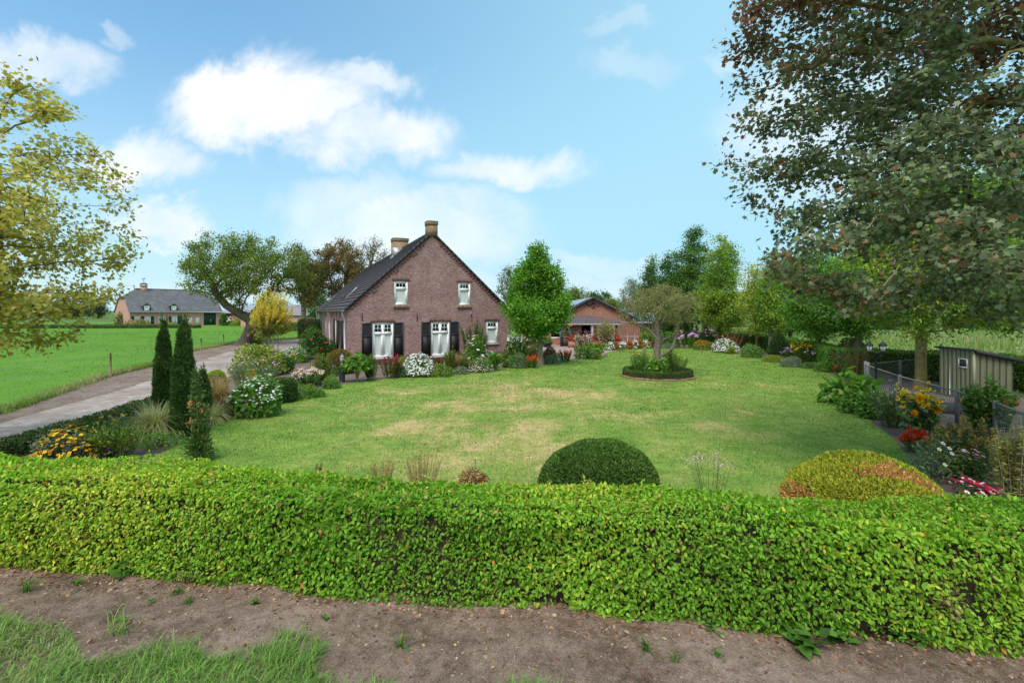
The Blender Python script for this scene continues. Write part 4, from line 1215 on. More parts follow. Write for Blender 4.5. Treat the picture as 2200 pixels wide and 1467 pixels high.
mb.tube([(q[0] - .28, q[1], FR_ + 1.72), (q[0] + .28, q[1], FR_ + 1.72)], .018, (.08, .08, .08), 4)
V = [(q[0] + x, q[1] + y, FR_ + 2.0 + z) for y in (-.012, .012) for x, z in ((-.26, .12), (-.1, .08), (.08, .1), (.2, .3), (.24, .16), (.12, -.04), (-.1, -.06), (-.2, .0))]
mb.add(V, [tuple(range(8)), tuple(range(15, 7, -1))] + [(j, (j + 1) % 8, 8 + (j + 1) % 8, 8 + j) for j in range(8)], (.10, .07, .04)); mb.build('weathervane', METAL, c_)

# ------------------------------------------------------------------ other far buildings
def far_building(name, label, x, y, rz, w, d, e, r, wm, wm2, rc, chim=None, roofm=None):
    root = thing(name, label, 'building', (x, y, 0), rz)
    mb = MB(); wall(mb, fx(0), [(0, 0), (w, 0), (w, e), (w / 2, r), (0, e)]); mb.build('gable_wall', wm, root); mb = MB(); wall(mb, fx(d), [(0, 0), (w, 0), (w, e), (w / 2, r), (0, e)]); mb.build('gable_wall', wm, root)
    mb = MB(); wall(mb, fy(0), [(.003, 0), (d, 0), (d, e), (.003, e)]); mb.build('side_wall', wm2, root); mb = MB(); wall(mb, fy(w), [(.003, 0), (d, 0), (d, e), (.003, e)]); mb.build('side_wall', wm2, root)
    mb = MB(); s = (r - e) / (w / 2)
    for sg in (-1, 1):
        a = w / 2 + sg * (w / 2 + .4); z = e - .4 * s + .12
        mb.add([(w / 2, -.3, r + .12), (w / 2, d + .3, r + .12), (a, d + .3, z), (a, -.3, z)], [(0, 1, 2, 3)], rc)
    mb.build('roof', roofm or ROOFING, root)
    mb = MB()
    for sg in (-1, 1):
        a = w / 2 + sg * (w / 2 + .42); z = e - .42 * s + .14
        V = [(xx, yy, zz + q) for xx, zz in ((w / 2, r + .14), (a, z)) for yy in (-.36, -.31) for q in (-.32, 0)]
        mb.add(V, [(0, 1, 3, 2), (4, 6, 7, 5), (0, 4, 5, 1), (2, 3, 7, 6), (0, 2, 6, 4), (1, 5, 7, 3)], (.03, .032, .038))
    mb.build('fascia_board', PAINT, root)
    if chim: chimney(root, *chim)
    return root
def atY(u, y): return (u - 1100) * y / F
far_building('brick_barn', 'brick barn with pale solar roof, seen behind the leaning walnut trunk', atY(516, 104), 104, R(50), 13, 14, 2.4, 4.2, BRICK_R, BRICK_RY, (.26, .29, .33))
far_building('grey_roofed_shed', 'low shed with a weathered grey roof and yellow brick chimney behind the ivy hedge', atY(672, 86), 84, R(62), 9, 18, 2.2, 3.9, BRICK_P, BRICK_PY, (.22, .20, .20), chim=(2.3, 2.5, 3.1, 3.3, 2.8, 3.9))

# ------------------------------------------------------------------ chicken coop
cp = thing('chicken_coop', 'olive green corrugated metal chicken coop with lean-to black roof, standing in the run', 'coop', (15.42, 16.7, 0), R(2))
CW, CD, CZ0, CZ1 = 1.35, 1.3, 1.66, 1.38
OLV = (.175, .175, .10)
mb = MB()
mb.add([(0, 0, 0), (CW, 0, 0), (CW, 0, CZ1), (0, 0, CZ0)], [(0, 1, 2, 3)], (.07, .072, .045)); mb.add([(0, CD, 0), (CW, CD, 0), (CW, CD, CZ1), (0, CD, CZ0)], [(3, 2, 1, 0)], OLV)  # front sheet darker than its ribs: groove shade painted into the colour
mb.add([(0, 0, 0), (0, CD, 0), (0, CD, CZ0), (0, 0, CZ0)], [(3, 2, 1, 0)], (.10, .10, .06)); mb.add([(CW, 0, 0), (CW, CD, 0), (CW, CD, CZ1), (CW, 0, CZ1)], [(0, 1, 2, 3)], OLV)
def rib(mb, f, a0, a1, b0, b1l, b1r, c):
    s = .018
    V = [f(a0, b0, 0), f(a0 + s, b0, .022), f(a1 - s, b0, .022), f(a1, b0, 0), f(a0, b1l, 0), f(a0 + s, b1l, .022), f(a1 - s, b1r, .022), f(a1, b1r, 0)]
    mb.add(V, [(0, 1, 5, 4), (1, 2, 6, 5), (2, 3, 7, 6)], c)
k = 6
for i in range(k):
    a0, a1 = CW * i / k + .012, CW * (i + 1) / k - .045
    zt_ = lambda a: CZ0 + (CZ1 - CZ0) * a / CW - .01
    rib(mb, lambda a, b, d: (a, -d - .002, b), a0, a1, .02, zt_(a0), zt_(a1), OLV)
k = 8
for i in range(k):
    a0, a1 = CD * i / k + .010, CD * (i + 1) / k - .04
    if i in (5,): a1 -= .02
    rib(mb, lambda a, b, d: (-d - .002, a, b), a0, a1, .02, CZ0 - .01, CZ0 - .01, (.21, .21, .125))  # left ribs a lighter olive than the front: brighter light painted in
mb.build('cladding', PAINT, cp)
mb = MB(); mb.box((-.032, -.032, .0), (.03, .03, CZ0 - .02), (.30, .30, .19)); mb.build('corner_post', PAINT, cp)
mb = MB()
V = [(x, y, z + d) for x, z in ((-.12, CZ0 + .055), (CW + .25, CZ1 - .03)) for y in (-.10, CD + .1) for d in (-.045, .0)]
mb.add(V, [(0, 1, 3, 2), (4, 6, 7, 5), (0, 4, 5, 1), (2, 3, 7, 6), (0, 2, 6, 4), (1, 5, 7, 3)], (.035, .035, .037))
for i in range(12):
    y = -.06 + (CD + .12) * i / 12
    mb.tube([(-.13, y, CZ0 + .06), (CW + .25, y, CZ1 - .025)], .02, (.05, .05, .052), 5)
V = [(x, y, z + d) for x, z in ((-.02, CZ0 + .0), (CW + .25, CZ1 - .055)) for y in (-.12, -.10) for d in (-.09, .03)]
mb.add(V, [(0, 1, 3, 2), (4, 6, 7, 5), (0, 4, 5, 1), (2, 3, 7, 6), (0, 2, 6, 4), (1, 5, 7, 3)], (.022, .022, .024))
mb.build('roof', PAINT, cp)
mb = MB(); y0, y1, z0, z1 = .20, .52, 1.06, 1.36
for a, b in (((y0, z0), (y1, z0 + .025)), ((y0, z1 - .025), (y1, z1)), ((y0, z0 + .025), (y0 + .025, z1 - .025)), ((y1 - .025, z0 + .025), (y1, z1 - .025))):
    mb.box((-.045, a[0], a[1]), (-.02, b[0], b[1]), (.7, .7, .68))
w_ = mb.build('window', PAINT, cp)
mb = MB(); mb.box((-.034, y0 + .025, z0 + .025), (-.027, y1 - .025, z1 - .025), (.035, .036, .032)); mb.build('window_mesh', PAINT, w_)
mb = MB(); mb.box((-.03, .37, .10), (-.0245, .47, .34), (.008, .008, .008)); mb.build('pop_hole_shade', PAINT, cp)  # black block on the cladding, painted as the dark inside of a hole
mb = MB(); mb.tube([(-.03, .86, .05), (-.03, .86, CZ0 - .05)], .014, (.55, .6, .65), 5); mb.build('door_strip', METAL, cp)

# ------------------------------------------------------------------ chain link fence of the run
fe = thing('chain_link_fence', 'low chain link fence with grey posts around the chicken run', 'fence', (13.8, 19.6, 0))
O_ = np.array((13.8, 19.6, 0))
pts = [(17.9, 21.95), (16.4, 21.15), (13.95, 19.75), (13.8, 19.4), (12.55, 16.2), (11.75, 13.2), (11.2, 11.6), (10.5, 10.2), (11.4, 8.4)]
CON = (.20, .195, .185)
for i, p in enumerate(pts):
    h = 1.0 if i in (2, 3) else .92
    q = np.array((*p, 0)) - O_
    mb = MB(); mb.box((q[0] - .038, q[1] - .038, 0), (q[0] + .038, q[1] + .038, h), (.13, .125, .12) if i in (4, 5) else CON); mb.build('fence_post', STONE, fe)
mb = MB(); nb = MB()
for (x0, y0), (x1, y1) in zip(pts[:-1], pts[1:]):
    a = np.array((x0, y0, 0)) - O_; b = np.array((x1, y1, 0)) - O_
    mb.tube([a + (0, 0, .87), b + (0, 0, .87)], .022, (.20, .19, .17), 6)
    L = np.linalg.norm(b - a); t = (b - a) / L; hh = .85
    for s0 in np.arange(-hh, L, .06):
        for sg in (0, 1):
            e0, e1 = max(s0, 0), min(s0 + hh, L)
            if e1 <= e0: continue
            z0, z1 = (e0 - s0, e1 - s0)
            if sg: z0, z1 = hh - z0, hh - z1
            nb.tube([a + t * e0 + (0, 0, z0 + .02), a + t * e1 + (0, 0, z1 + .02)], .0022, (.16, .16, .155), 3, cap=False)
mb.build('top_rail', STONE, fe); nb.build('netting', METAL, fe)

# ------------------------------------------------------------------ lamps and garden furniture
lx, ly = G(1882, 848)
lp = thing('lamp_post', 'black garden lamp post with two hexagonal lanterns beside the fence', 'lamp post', (lx, ly, 0))
mb = MB(); BK = (.015, .016, .018)
mb.lathe([(.09, 0), (.09, .10), (.055, .16), (.04, .3), (.038, 1.45), (.055, 1.47), (.055, 1.5), (.02, 1.56)], col=BK, k=12); mb.build('post', PAINT, lp)
for sx in (-1, 1):
    mb = MB(); mb.tube([(0, 0, 1.40), (sx * .12, 0, 1.36), (sx * .23, 0, 1.42), (sx * .24, 0, 1.50)], .016, BK, 6); mb.build('arm', PAINT, lp)
    cx_ = sx * .24
    mb = MB(); mb.lathe([(.03, 1.50), (.075, 1.53), (.078, 1.55)], (cx_, 0, 0), BK, 6)
    a6 = np.arange(6) * math.pi / 3
    for a in a6: mb.tube([(cx_ + .075 * math.cos(a), .075 * math.sin(a), 1.54), (cx_ + .12 * math.cos(a), .12 * math.sin(a), 1.76)], .008, BK, 4)
    mb.lathe([(.145, 1.755), (.14, 1.78), (.06, 1.85), (.055, 1.87), (.02, 1.89), (.012, 1.93)], (cx_, 0, 0), BK, 6)
    ln_ = mb.build('lantern', PAINT, lp)
    mb = MB(); mb.lathe([(.068, 1.55), (.110, 1.752)], (cx_, 0, 0), (.55, .58, .52), 6); mb.build('lantern_glass', PLAST, ln_)
bx_, by_ = G(735, 819.5)
bl = thing('bollard_lamp', 'dark bollard lamp with a small grey carriage lantern on top by the lawn edge', 'lamp', (bx_, by_, 0))
mb = MB(); mb.lathe([(.125, 0), (.12, .04), (.115, .66), (.12, .67), (.09, .70)], col=(.035, .048, .052), k=18); mb.build('pillar', PAINT, bl)
mb = MB(); mb.lathe([(.085, .70), (.05, .74), (.035, .80), (.06, .84), (.07, .86)], col=(.22, .23, .24), k=14); mb.build('neck', PAINT, bl)
mb = MB(); mb.lathe([(.062, .86), (.088, .93), (.085, 1.02)], col=(.48, .48, .46), k=14)
la = mb.build('lamp_glass', PLAST, bl)
mb = MB(); mb.lathe([(.10, 1.02), (.105, 1.035), (.05, 1.10), (.022, 1.12), (.02, 1.15), (.006, 1.18)], col=(.27, .28, .29), k=14)
for a in np.arange(6) * math.pi / 3: mb.tube([(.066 * math.cos(a), .066 * math.sin(a), .86), (.092 * math.cos(a), .092 * math.sin(a), .94), (.089 * math.cos(a), .089 * math.sin(a), 1.02)], .006, (.27, .28, .29), 4)
mb.build('lamp_cap', PAINT, bl)

for i, (u, v, h, lb) in enumerate(((237, 808, 1.05, 'weathered wooden meadow post nearest the golden maple'), (432, 756, 1.0, 'thin wooden meadow post just right of the twin yews'), (480, 741, .95, 'wooden meadow post nearest the walnut tree'), (-210, 880, 1.05, 'wooden meadow post left of the golden maple'))):
    x, y = G(u, v)
    mb = MB(); mb.tube([(0, 0, -.1), (.01, 0, h * .5), (.02 * (i % 2), .01, h)], [.045, .042, .04], (.25, .19, .12), 7)
    o = mb.build('fence_post', BARK); o.location = (x, y, 0)
    tag(o, lb, 'post', 'meadow fence posts')
mb = MB(); q = [np.array((*G(u, v), .0)) for u, v in ((-210, 880), (237, 808), (432, 756), (480, 741))]
for z in (.55, .92): 
    for a, b in zip(q[:-1], q[1:]): mb.tube([a + (0, 0, z), (a + b) / 2 + (0, 0, z - .05), b + (0, 0, z)], .006, (.35, .36, .35), 3, cap=False)
tag(mb.build('fence_wire', METAL), 'thin wire strung between the wooden posts along the meadow edge', 'wire')

def pot(name, label, u, v, r, h, col, cat='pot', prof=None, k=20):
    x, y = G(u, v)
    root = thing(name, label, cat, (x, y, 0))
    mb = MB(); mb.lathe(prof or [(r * .72, 0), (r * .9, h * .75), (r * 1.08, h * .78), (r * 1.08, h), (r * .95, h), (r * .9, h * .85)], col=col, k=k); mb.build('body', PLAST, root)
    mb = MB(); mb.lathe([(.01, h * .84), (r * .91, h * .85)], col=(.06, .045, .035), k=k); mb.build('potting_soil', PLAST, root)
    return root, x, y
# things in the run
tx_, ty_ = 12.6, 14.9
tr = thing('feed_trough', 'dark oblong stone trough lying in the chicken run behind the sunflowers', 'trough', (tx_, ty_, 0), R(-30))
mb = MB()
for a, b in (((0, -.25, 0), (1.1, -.19, .26)), ((0, .19, 0), (1.1, .25, .26)), ((0, -.19, 0), (.07, .19, .26)), ((1.03, -.19, 0), (1.1, .19, .26)), ((.07, -.19, 0), (1.03, .19, .06))): mb.box(a, b, (.075, .07, .062))
mb.build('basin', STONE, tr)
ox, oy = G(2068, 872, .05)
mb = MB(); M_ = Matrix.Rotation(R(35), 4, 'Y') @ Matrix.Rotation(R(20), 4, 'Z')
mb.box((-.15, -.10, -.012), (.15, .10, .012), (.75, .24, .06), M=M_); mb.box((-.15, -.10, .012), (-.13, .10, .07), (.75, .24, .06), M=M_); mb.box((.13, -.10, .012), (.15, .10, .07), (.75, .24, .06), M=M_)
o = mb.build('orange_tray', PLAST); o.location = (ox, oy, .12); tag(o, 'small orange plastic tray leaning at the foot of the chicken coop', 'tray')
px_, py_ = G(2160, 884)
pt_ = thing('terracotta_pot', 'wide terracotta pot lying on its side at the right of the chicken coop', 'pot', (px_, py_, .24), R(20))
mb = MB(); mb.lathe([(.16, -.22), (.24, .1), (.27, .12), (.27, .2), (.24, .2), (.2, .0)], col=(.36, .17, .10), k=20); o = mb.build('body', PLAST, pt_); o.rotation_euler = (R(78), 0, R(-50))

# ------------------------------------------------------------------ trees: limbs grown towards the crown's own volume
def grow(rng, trunk, att, step, infl, kill, iters=90, up=0.05):
    nodes = [np.array(p, float) for p in trunk]
    par = [-1] + list(range(len(trunk) - 1))
    att = att.copy()
    N_ = np.array(nodes)
    d = np.linalg.norm(att[:, None] - N_[None], axis=2)
    near = d.argmin(1); nd = d.min(1)
    for _ in range(iters):
        if len(att) == 0: break
        act = nd < infl
        if not act.any():
            act = nd <= np.partition(nd, min(5, len(nd) - 1))[min(5, len(nd) - 1)]
        dirs = {}
        vec = unit(att[act] - np.array(nodes)[near[act]])
        for k, v in zip(near[act], vec):
            dirs[k] = dirs.get(k, 0) + v
        new = []
        for k, v in dirs.items():
            v = v / (np.linalg.norm(v) + 1e-9) + rng.normal(0, .16, 3) + (0, 0, up)
            p = nodes[k] + step * v / np.linalg.norm(v)
            new.append(p); par.append(k)
        if len(nodes) + len(new) > 5200: 
            par = par[:len(nodes)]; break
        i0 = len(nodes); nodes += new
        dn = np.linalg.norm(att[:, None] - np.array(new)[None], axis=2)
        b = dn.argmin(1); bd = dn.min(1)
        m = bd < nd; nd[m] = bd[m]; near[m] = b[m] + i0
        keep = nd > kill
        att, near, nd = att[keep], near[keep], nd[keep]
    return np.array(nodes), np.array(par)

def ell_points(rng, ells, n, shell=.55, noise=None, cut=-.15):
    """random points in a union of ellipsoids, thinned by a noise so that the outline is uneven"""
    vol = np.array([e[3] * e[4] * e[5] for e in ells]); vol = vol / vol.sum()
    out = []
    for e, f in zip(ells, vol):
        m = int(n * f) + 1
        k = 3 * m
        r = shell + (1 - shell) * rng.random(k) ** .6
        r = np.where(rng.random(k) < .25, rng.random(k) ** .5 * shell, r)
        P = rand_dir(rng, k) * r[:, None]
        Q = P * e[3:6] + e[0:3]
        if noise is not None:
            Q2 = Q[noise(Q) > cut]
            if len(Q2) > .3 * m: Q = Q2
        out.append(Q[:m])
    return np.concatenate(out)

def tree(name, label, base, trunk, ells, n_att=380, step=.25, r0=.012, r_trunk=None, leaves=8000, ls=.09, pal=None, bark=(.16, .13, .10), tmpl=QUAD, seed=1, group=None,
         infl=2.0, kill=.45, cut=-.25, freq=.9, spread=.16, flat=.5, droop=.2, aspect=1.0, hang=0.0, cat='tree', up=.06, shell=.5, pexp=2.4, leafmat=None, up_leaf=0.0, extra=None, jit=.2, bias=None, flare=1.0, ragged=.35):
    rng = np.random.default_rng(seed)
    x, y = base[:2]
    root = thing(name, label, cat, (x, y, 0), group=group)
    tr = np.array(trunk, float)
    sl_ = np.linalg.norm(np.diff(tr, axis=0), axis=1); cum = np.concatenate([[0], np.cumsum(sl_)])
    ss = np.arange(0, cum[-1], step * 1.2)
    tp = np.column_stack([np.interp(ss, cum, tr[:, i]) for i in range(3)])
    nz = Waves(seed + 7, freq)
    att = ell_points(rng, ells, n_att, shell, nz, cut)
    nodes, par = grow(rng, tp, att, step, infl, kill, up=up)
    n = len(nodes)
    w = np.zeros(n); has = np.zeros(n, bool)
    for i in range(n - 1, 0, -1):
        if not has[i]: w[i] = r0 ** pexp
        has[par[i]] = True; w[par[i]] += w[i]
    rad = np.maximum(w, r0 ** pexp) ** (1 / pexp)
    raw = rad.copy()
    if r_trunk:
        k = r_trunk / rad[0]; lim = rad / rad[0]
        rad = rad * (1 + (k - 1) * lim ** 1.2)
    nt_ = len(tp)
    for i in range(nt_): rad[i] *= 1 + flare * .8 * math.exp(-ss[i] / .22)
    # limbs as frustums, each child starting at its parent's girth
    mb = MB()
    ok = np.arange(1, n)
    a = nodes[par[ok]]; b = nodes[ok]
    ra = np.minimum(rad[par[ok]], rad[ok] * 1.25 + .002); rb = rad[ok]
    tnodes = np.arange(1, nt_) - 1
    ra[tnodes] = rad[par[ok]][tnodes]
    d = unit(b - a); ref = np.where(np.abs(d[:, 2:3]) < .9, np.array((0, 0, 1.)), np.array((1., 0, 0)))
    xx = unit(np.cross(d, ref)); yy = np.cross(d, xx)
    K = 7
    an_ = np.arange(K) * 2 * math.pi / K
    ring = np.cos(an_)[None, :, None] * xx[:, None] + np.sin(an_)[None, :, None] * yy[:, None]
    V = np.concatenate([a[:, None] + ra[:, None, None] * ring - (d * ra[:, None] * .3)[:, None], b[:, None] + rb[:, None, None] * ring], 1).reshape(-1, 3)
    base_ = (np.arange(len(ok)) * 2 * K)[:, None, None]
    q = np.array([(j, (j + 1) % K, K + (j + 1) % K, K + j) for j in range(K)])
    cb = np.array(bark) * (1 + rng.normal(0, .08, (len(V), 1)))
    mb.add(V, (q[None] + base_).reshape(-1, 4), np.clip(cb, .01, .9))
    mb.build('trunk', BARK, root)
    # leaves sit along the thin outer twigs
    thin = np.where((raw < r0 * 2.6) & (np.arange(n) >= nt_))[0]
    if len(thin) == 0: thin = np.where(~has)[0]
    wt = np.where(~has[thin], 1.6, 1.0); wt /= wt.sum()
    # leafy shoots: clusters make light and dark clumps
    shoots = max(1, leaves // 6)
    i = rng.choice(thin, shoots, p=wt)
    t = rng.random((shoots, 1))
    c = nodes[par[i]] * (1 - t) + nodes[i] * t
    c = c + rng.normal(0, spread, (shoots, 3)) * (1, 1, .7)
    dirs = unit(nodes[i] - nodes[par[i]] + .5 * rng.normal(size=(shoots, 3)))
    P = np.repeat(c, 6, 0) + rng.normal(0, ls * .9, (shoots * 6, 3)) + np.repeat(dirs, 6, 0) * rng.uniform(-1.2, 1.2, (shoots * 6, 1)) * ls
    m = len(P)
    cen = np.mean(att if len(att) else nodes, 0) if False else np.mean([e[:3] for e in ells], 0)
    outw = unit(P - cen)
    nrm = unit(np.array((0, 0, 1.)) * flat + outw * .45 + .55 * rng.normal(size=(m, 3)))
    D = unit(np.repeat(dirs, 6, 0) * .5 + outw * .35 + np.array((0, 0, -droop + up_leaf)) + .7 * rng.normal(size=(m, 3)))
    cl_ = np.repeat(rng.normal(0, .13, (shoots, 1)), 6, 0)
    wv_ = Waves(seed + 3, 1.1)
    C = np.clip(colours(rng, pal, m, P, (lambda Q: wv_(Q) + (Q - cen) @ np.array(bias)) if bias else wv_, jit) * (1 + cl_), .004, .9)
    mb = MB(); stamp(mb, tmpl, P, D, nrm, ls * rng.uniform(.6, 1.3, m), C, wid=aspect)
    if extra:                                       # seeds / odd coloured leaves: (fraction, size, colours)
        for fr, s2, pl2, dn in extra:
            k = rng.choice(m, int(m * fr), replace=False)
            stamp(mb, tmpl if dn == 0 else LANCE, P[k] + rng.normal(0, ls, (len(k), 3)) - (0, 0, ls * .6 * dn), unit(rng.normal(size=(len(k), 3)) + (0, 0, -2.0 * dn)), rand_dir(rng, len(k)), s2 * rng.uniform(.7, 1.3, len(k)), colours(rng, pl2, len(k)))
    mb.build('crown', leafmat or FOL, root)
    return root

MAP_Y = [(0.4, (0.176, 0.221, 0.0308)), (1.2, (0.309, 0.347, 0.0513)), (0.8, (0.412, 0.295, 0.0616)), (3, (0.433, 0.421, 0.0872)), (3, (0.515, 0.474, 0.123)), (1.8, (0.619, 0.559, 0.205))]
tree('golden_maple', 'golden variegated maple with airy yellow green leaves at the left edge', (-10.95, 10.0), [(0, 0, 0), (.12, 0, 1.0), (.42, 0, 2.4), (.66, 0, 3.6), (.6, 0, 5.2), (.5, 0, 6.6)],
     [(.35, 0, 4.75, 2.75, 2.5, 3.0), (.0, -.1, 3.0, 2.1, 1.8, .8), (-1.5, 0, 5.5, 2.6, 2.4, 2.9), (1.9, 0, 4.1, 1.6, 1.5, .8), (2.0, -.1, 3.2, 1.5, 1.1, .45), (-.1, -.1, 2.35, 1.9, 1.1, .32)], n_att=1300, step=.20, r0=.0052, r_trunk=.15, leaves=26000, ls=.082, pal=MAP_Y, bark=(.15, .13, .075), tmpl=MAPLE, seed=12,
     infl=1.6, kill=.32, cut=-.16, freq=1.1, spread=.11, flat=.9, droop=.15, up=.05, shell=.6, extra=[(.02, .10, [(1, (.30, .12, .06)), (1, (.5, .25, .05))], 1)])

MAP_D = [(3.0, (.195, .105, .062)), (2.2, (.27, .155, .08)), (2.2, (.12, .15, .07)), (3.2, (.175, .225, .11)), (2.8, (.23, .295, .155)), (1.6, (.31, .37, .22))]
tree('purple_maple', 'huge dark maple with bronze and green leaves overhanging from the right edge', (10.3, 8.6), [(0, 0, 0), (-.05, 0, 1.5), (-.15, 0, 3.0), (-.3, 0, 4.6), (-.4, 0, 6.4), (-.3, 0, 8.2)],
     [(-.9, 0, 7.4, 5.6, 2.8, 3.6), (-3.6, -.1, 4.45, 2.7, 2.2, 1.8), (-2.2, -2.2, 4.3, 2.4, 1.6, 1.75), (-1.0, -1.2, 3.9, 2.2, 1.9, 1.5), (-3.6, .2, 8.6, 2.6, 2.4, 1.9), (-4.9, .2, 5.9, 1.7, 1.7, 1.5)], n_att=2700, step=.24, r0=.008, r_trunk=.28, leaves=72000, ls=.088, pal=MAP_D, bark=(.24, .215, .085), tmpl=MAPLE, seed=5,
     bias=(.17, 0, -.30), infl=1.7, kill=.36, cut=-.18, freq=.95, spread=.13, flat=1.1, droop=.35, up=.02, shell=.45, extra=[(.10, .06, [(2, (.30, .13, .05)), (1, (.38, .20, .09)), (1, (.22, .09, .05))], 1), (.012, .12, [(1, (.42, .26, .32)), (1, (.35, .2, .25))], 1)])

HB = [(3, (0.0929, 0.211, 0.0338)), (3, (0.144, 0.295, 0.0473)), (2, (0.203, 0.38, 0.0591)), (1, (0.0591, 0.144, 0.0304))]
HBY = [(3, (0.3, 0.406, 0.06)), (3, (0.45, 0.48, 0.075)), (1, (0.18, 0.3, 0.045)), (1, (0.54, 0.51, 0.12))]
HBM = [(3, (0.164, 0.299, 0.0419)), (2, (0.239, 0.374, 0.0523)), (1.3, (0.389, 0.448, 0.0673)), (1, (0.0897, 0.179, 0.0299))]
HBD = [(3, (0.0607, 0.142, 0.0297)), (3, (0.0878, 0.189, 0.0378)), (1.5, (0.135, 0.257, 0.0473)), (1, (0.176, 0.27, 0.054))]
LIQ = [(3, (0.0798, 0.221, 0.0234)), (3, (0.123, 0.299, 0.0325)), (1.6, (0.189, 0.377, 0.0455)), (0.6, (0.319, 0.468, 0.065)), (1, (0.0435, 0.13, 0.0182))]
WAL = [(3, (0.125, 0.194, 0.035)), (3, (0.181, 0.25, 0.0438)), (1.5, (0.25, 0.3, 0.0625)), (1, (0.0688, 0.125, 0.025)), (0.5, (0.325, 0.325, 0.0875))]
BRN = [(3, (0.204, 0.12, 0.042)), (2, (0.144, 0.144, 0.036)), (2, (0.276, 0.156, 0.054)), (1, (0.072, 0.096, 0.024)), (1, (0.324, 0.204, 0.072))]
APL = [(3, (0.265, 0.27, 0.0978)), (2, (0.345, 0.31, 0.127)), (2, (0.184, 0.218, 0.0633)), (1, (0.437, 0.333, 0.161)), (0.6, (0.38, 0.207, 0.115))]
GLD = [(3, (0.688, 0.546, 0.052)), (3, (0.775, 0.65, 0.091)), (1.4, (0.5, 0.468, 0.065)), (1.2, (0.15, 0.234, 0.039)), (0.8, (0.825, 0.65, 0.182))]
WIL = [(3, (.22, .28, .18)), (2, (.28, .34, .24)), (1, (.15, .21, .11))]
def upright(name, label, u, y, top_v, u0, u1, bot_v, pal, seed, leaves=9000, ls=.085, tu=None, cut=-.35, rt=.14, bark=(.19, .155, .105), oval=.5, **k):
    x = atY(tu or u, y)
    top = 3 + (HZ - top_v) * y / F; bot = max(3 + (HZ - bot_v) * y / F, .3)
    hw = (u1 - u0) / 2 * y / F; cx = atY((u0 + u1) / 2, y) - x; H = top - bot
    px_ = atY(u, y) - x
    el = [(cx, 0, bot + H * .30, hw, hw, H * .31), (cx * .8 + px_ * .2, 0, bot + H * .52, hw * .80, hw * .8, H * .33), (px_, 0, bot + H * .72, hw * .46, hw * .46, H * .30)]
    return tree(name, label, (x, y), [(0, 0, 0), (0, 0, bot * .7), (px_ * .3, 0, bot + H * .3), (px_ * .8, 0, bot + H * .85)], el, leaves=int(leaves * 2.1), ls=ls * 1.3, pal=pal, seed=seed, cut=cut - .35, r_trunk=rt, bark=bark, **{**dict(n_att=420, step=.3, r0=.012, infl=1.8, kill=.42, spread=.27, shell=.4, freq=1.1, up=.14, flat=.45, droop=.0), **k})
G8 = 'row of upright trees along the right side of the lawn'
upright('hornbeam_tree', 'tall swaying dark green tree, highest of the far row behind the apple tree', 1490, 46, 480, 1420, 1540, 712, HBD, 31, 15000, .13, tu=1473, group=G8, n_att=560, rt=.2, up=.2)
upright('hornbeam_tree', 'narrow dark green tree at the far left end of the row, behind the apple crown', 1398, 50, 546, 1366, 1432, 722, HBD, 32, 8000, .13, tu=1402, group=G8)
upright('hornbeam_tree', 'dark green tree with two small tips between the row end and the tallest tree', 1437, 48, 545, 1400, 1476, 715, HBD, 132, 9000, .13, tu=1440, group=G8)
upright('hornbeam_tree', 'pointed bright green tree with a straight trunk left of the yellow one', 1557, 41, 503, 1494, 1598, 714, HBM, 33, 14000, .115, tu=1541, group=G8, n_att=480, rt=.17)
upright('yellowing_tree', 'sparse yellowing tree in the row with thin bare stems showing through', 1618, 37, 556, 1588, 1655, 712, HBY, 34, 5200, .10, tu=1626, group=G8, cut=-.15, rt=.10)
upright('hornbeam_tree', 'yellow green tree in the row behind the conical spruce', 1655, 34.7, 540, 1622, 1700, 712, HBM, 35, 9500, .10, tu=1655, group=G8)
upright('hornbeam_tree', 'fresh green tree in the row just right of the conical spruce', 1705, 35.8, 545, 1655, 1752, 718, LIQ, 36, 10000, .10, tu=1698, group=G8)
upright('hornbeam_tree', 'spreading green tree whose pale trunk stands beside the yellow coneflowers', 1765, 28.2, 520, 1672, 1850, 722, HB, 37, 15000, .10, tu=1758, group=G8, n_att=560, rt=.17)
upright('hornbeam_tree', 'green tree whose shaded trunk rises left of the lamp post', 1860, 25, 480, 1770, 1955, 728, HB, 38, 15000, .10, tu=1843, group=G8, n_att=560, rt=.16)
upright('hornbeam_tree', 'broad green tree with mossy yellowish trunk inside the chicken run', 2000, 19.2, 290, 1830, 2190, 728, HBM, 39, 24000, .10, tu=1979, group=G8, n_att=800, rt=.19, bark=(.235, .20, .075))
upright('hornbeam_tree', 'green tree behind the chicken coop at the right edge', 2190, 22, 320, 2060, 2330, 722, HB, 40, 15000, .11, tu=2215, group=G8, n_att=500, rt=.16)

upright('sweetgum_tree', 'dense bright green sweetgum with slim pale trunk by the house corner', 1156, 27.5, 528, 1088, 1226, 722, LIQ, 41, 21000, .105, tu=1161, n_att=800, rt=.135, bark=(.24, .205, .145), spread=.17, cut=-.05, shell=.5, kill=.36, freq=1.6)
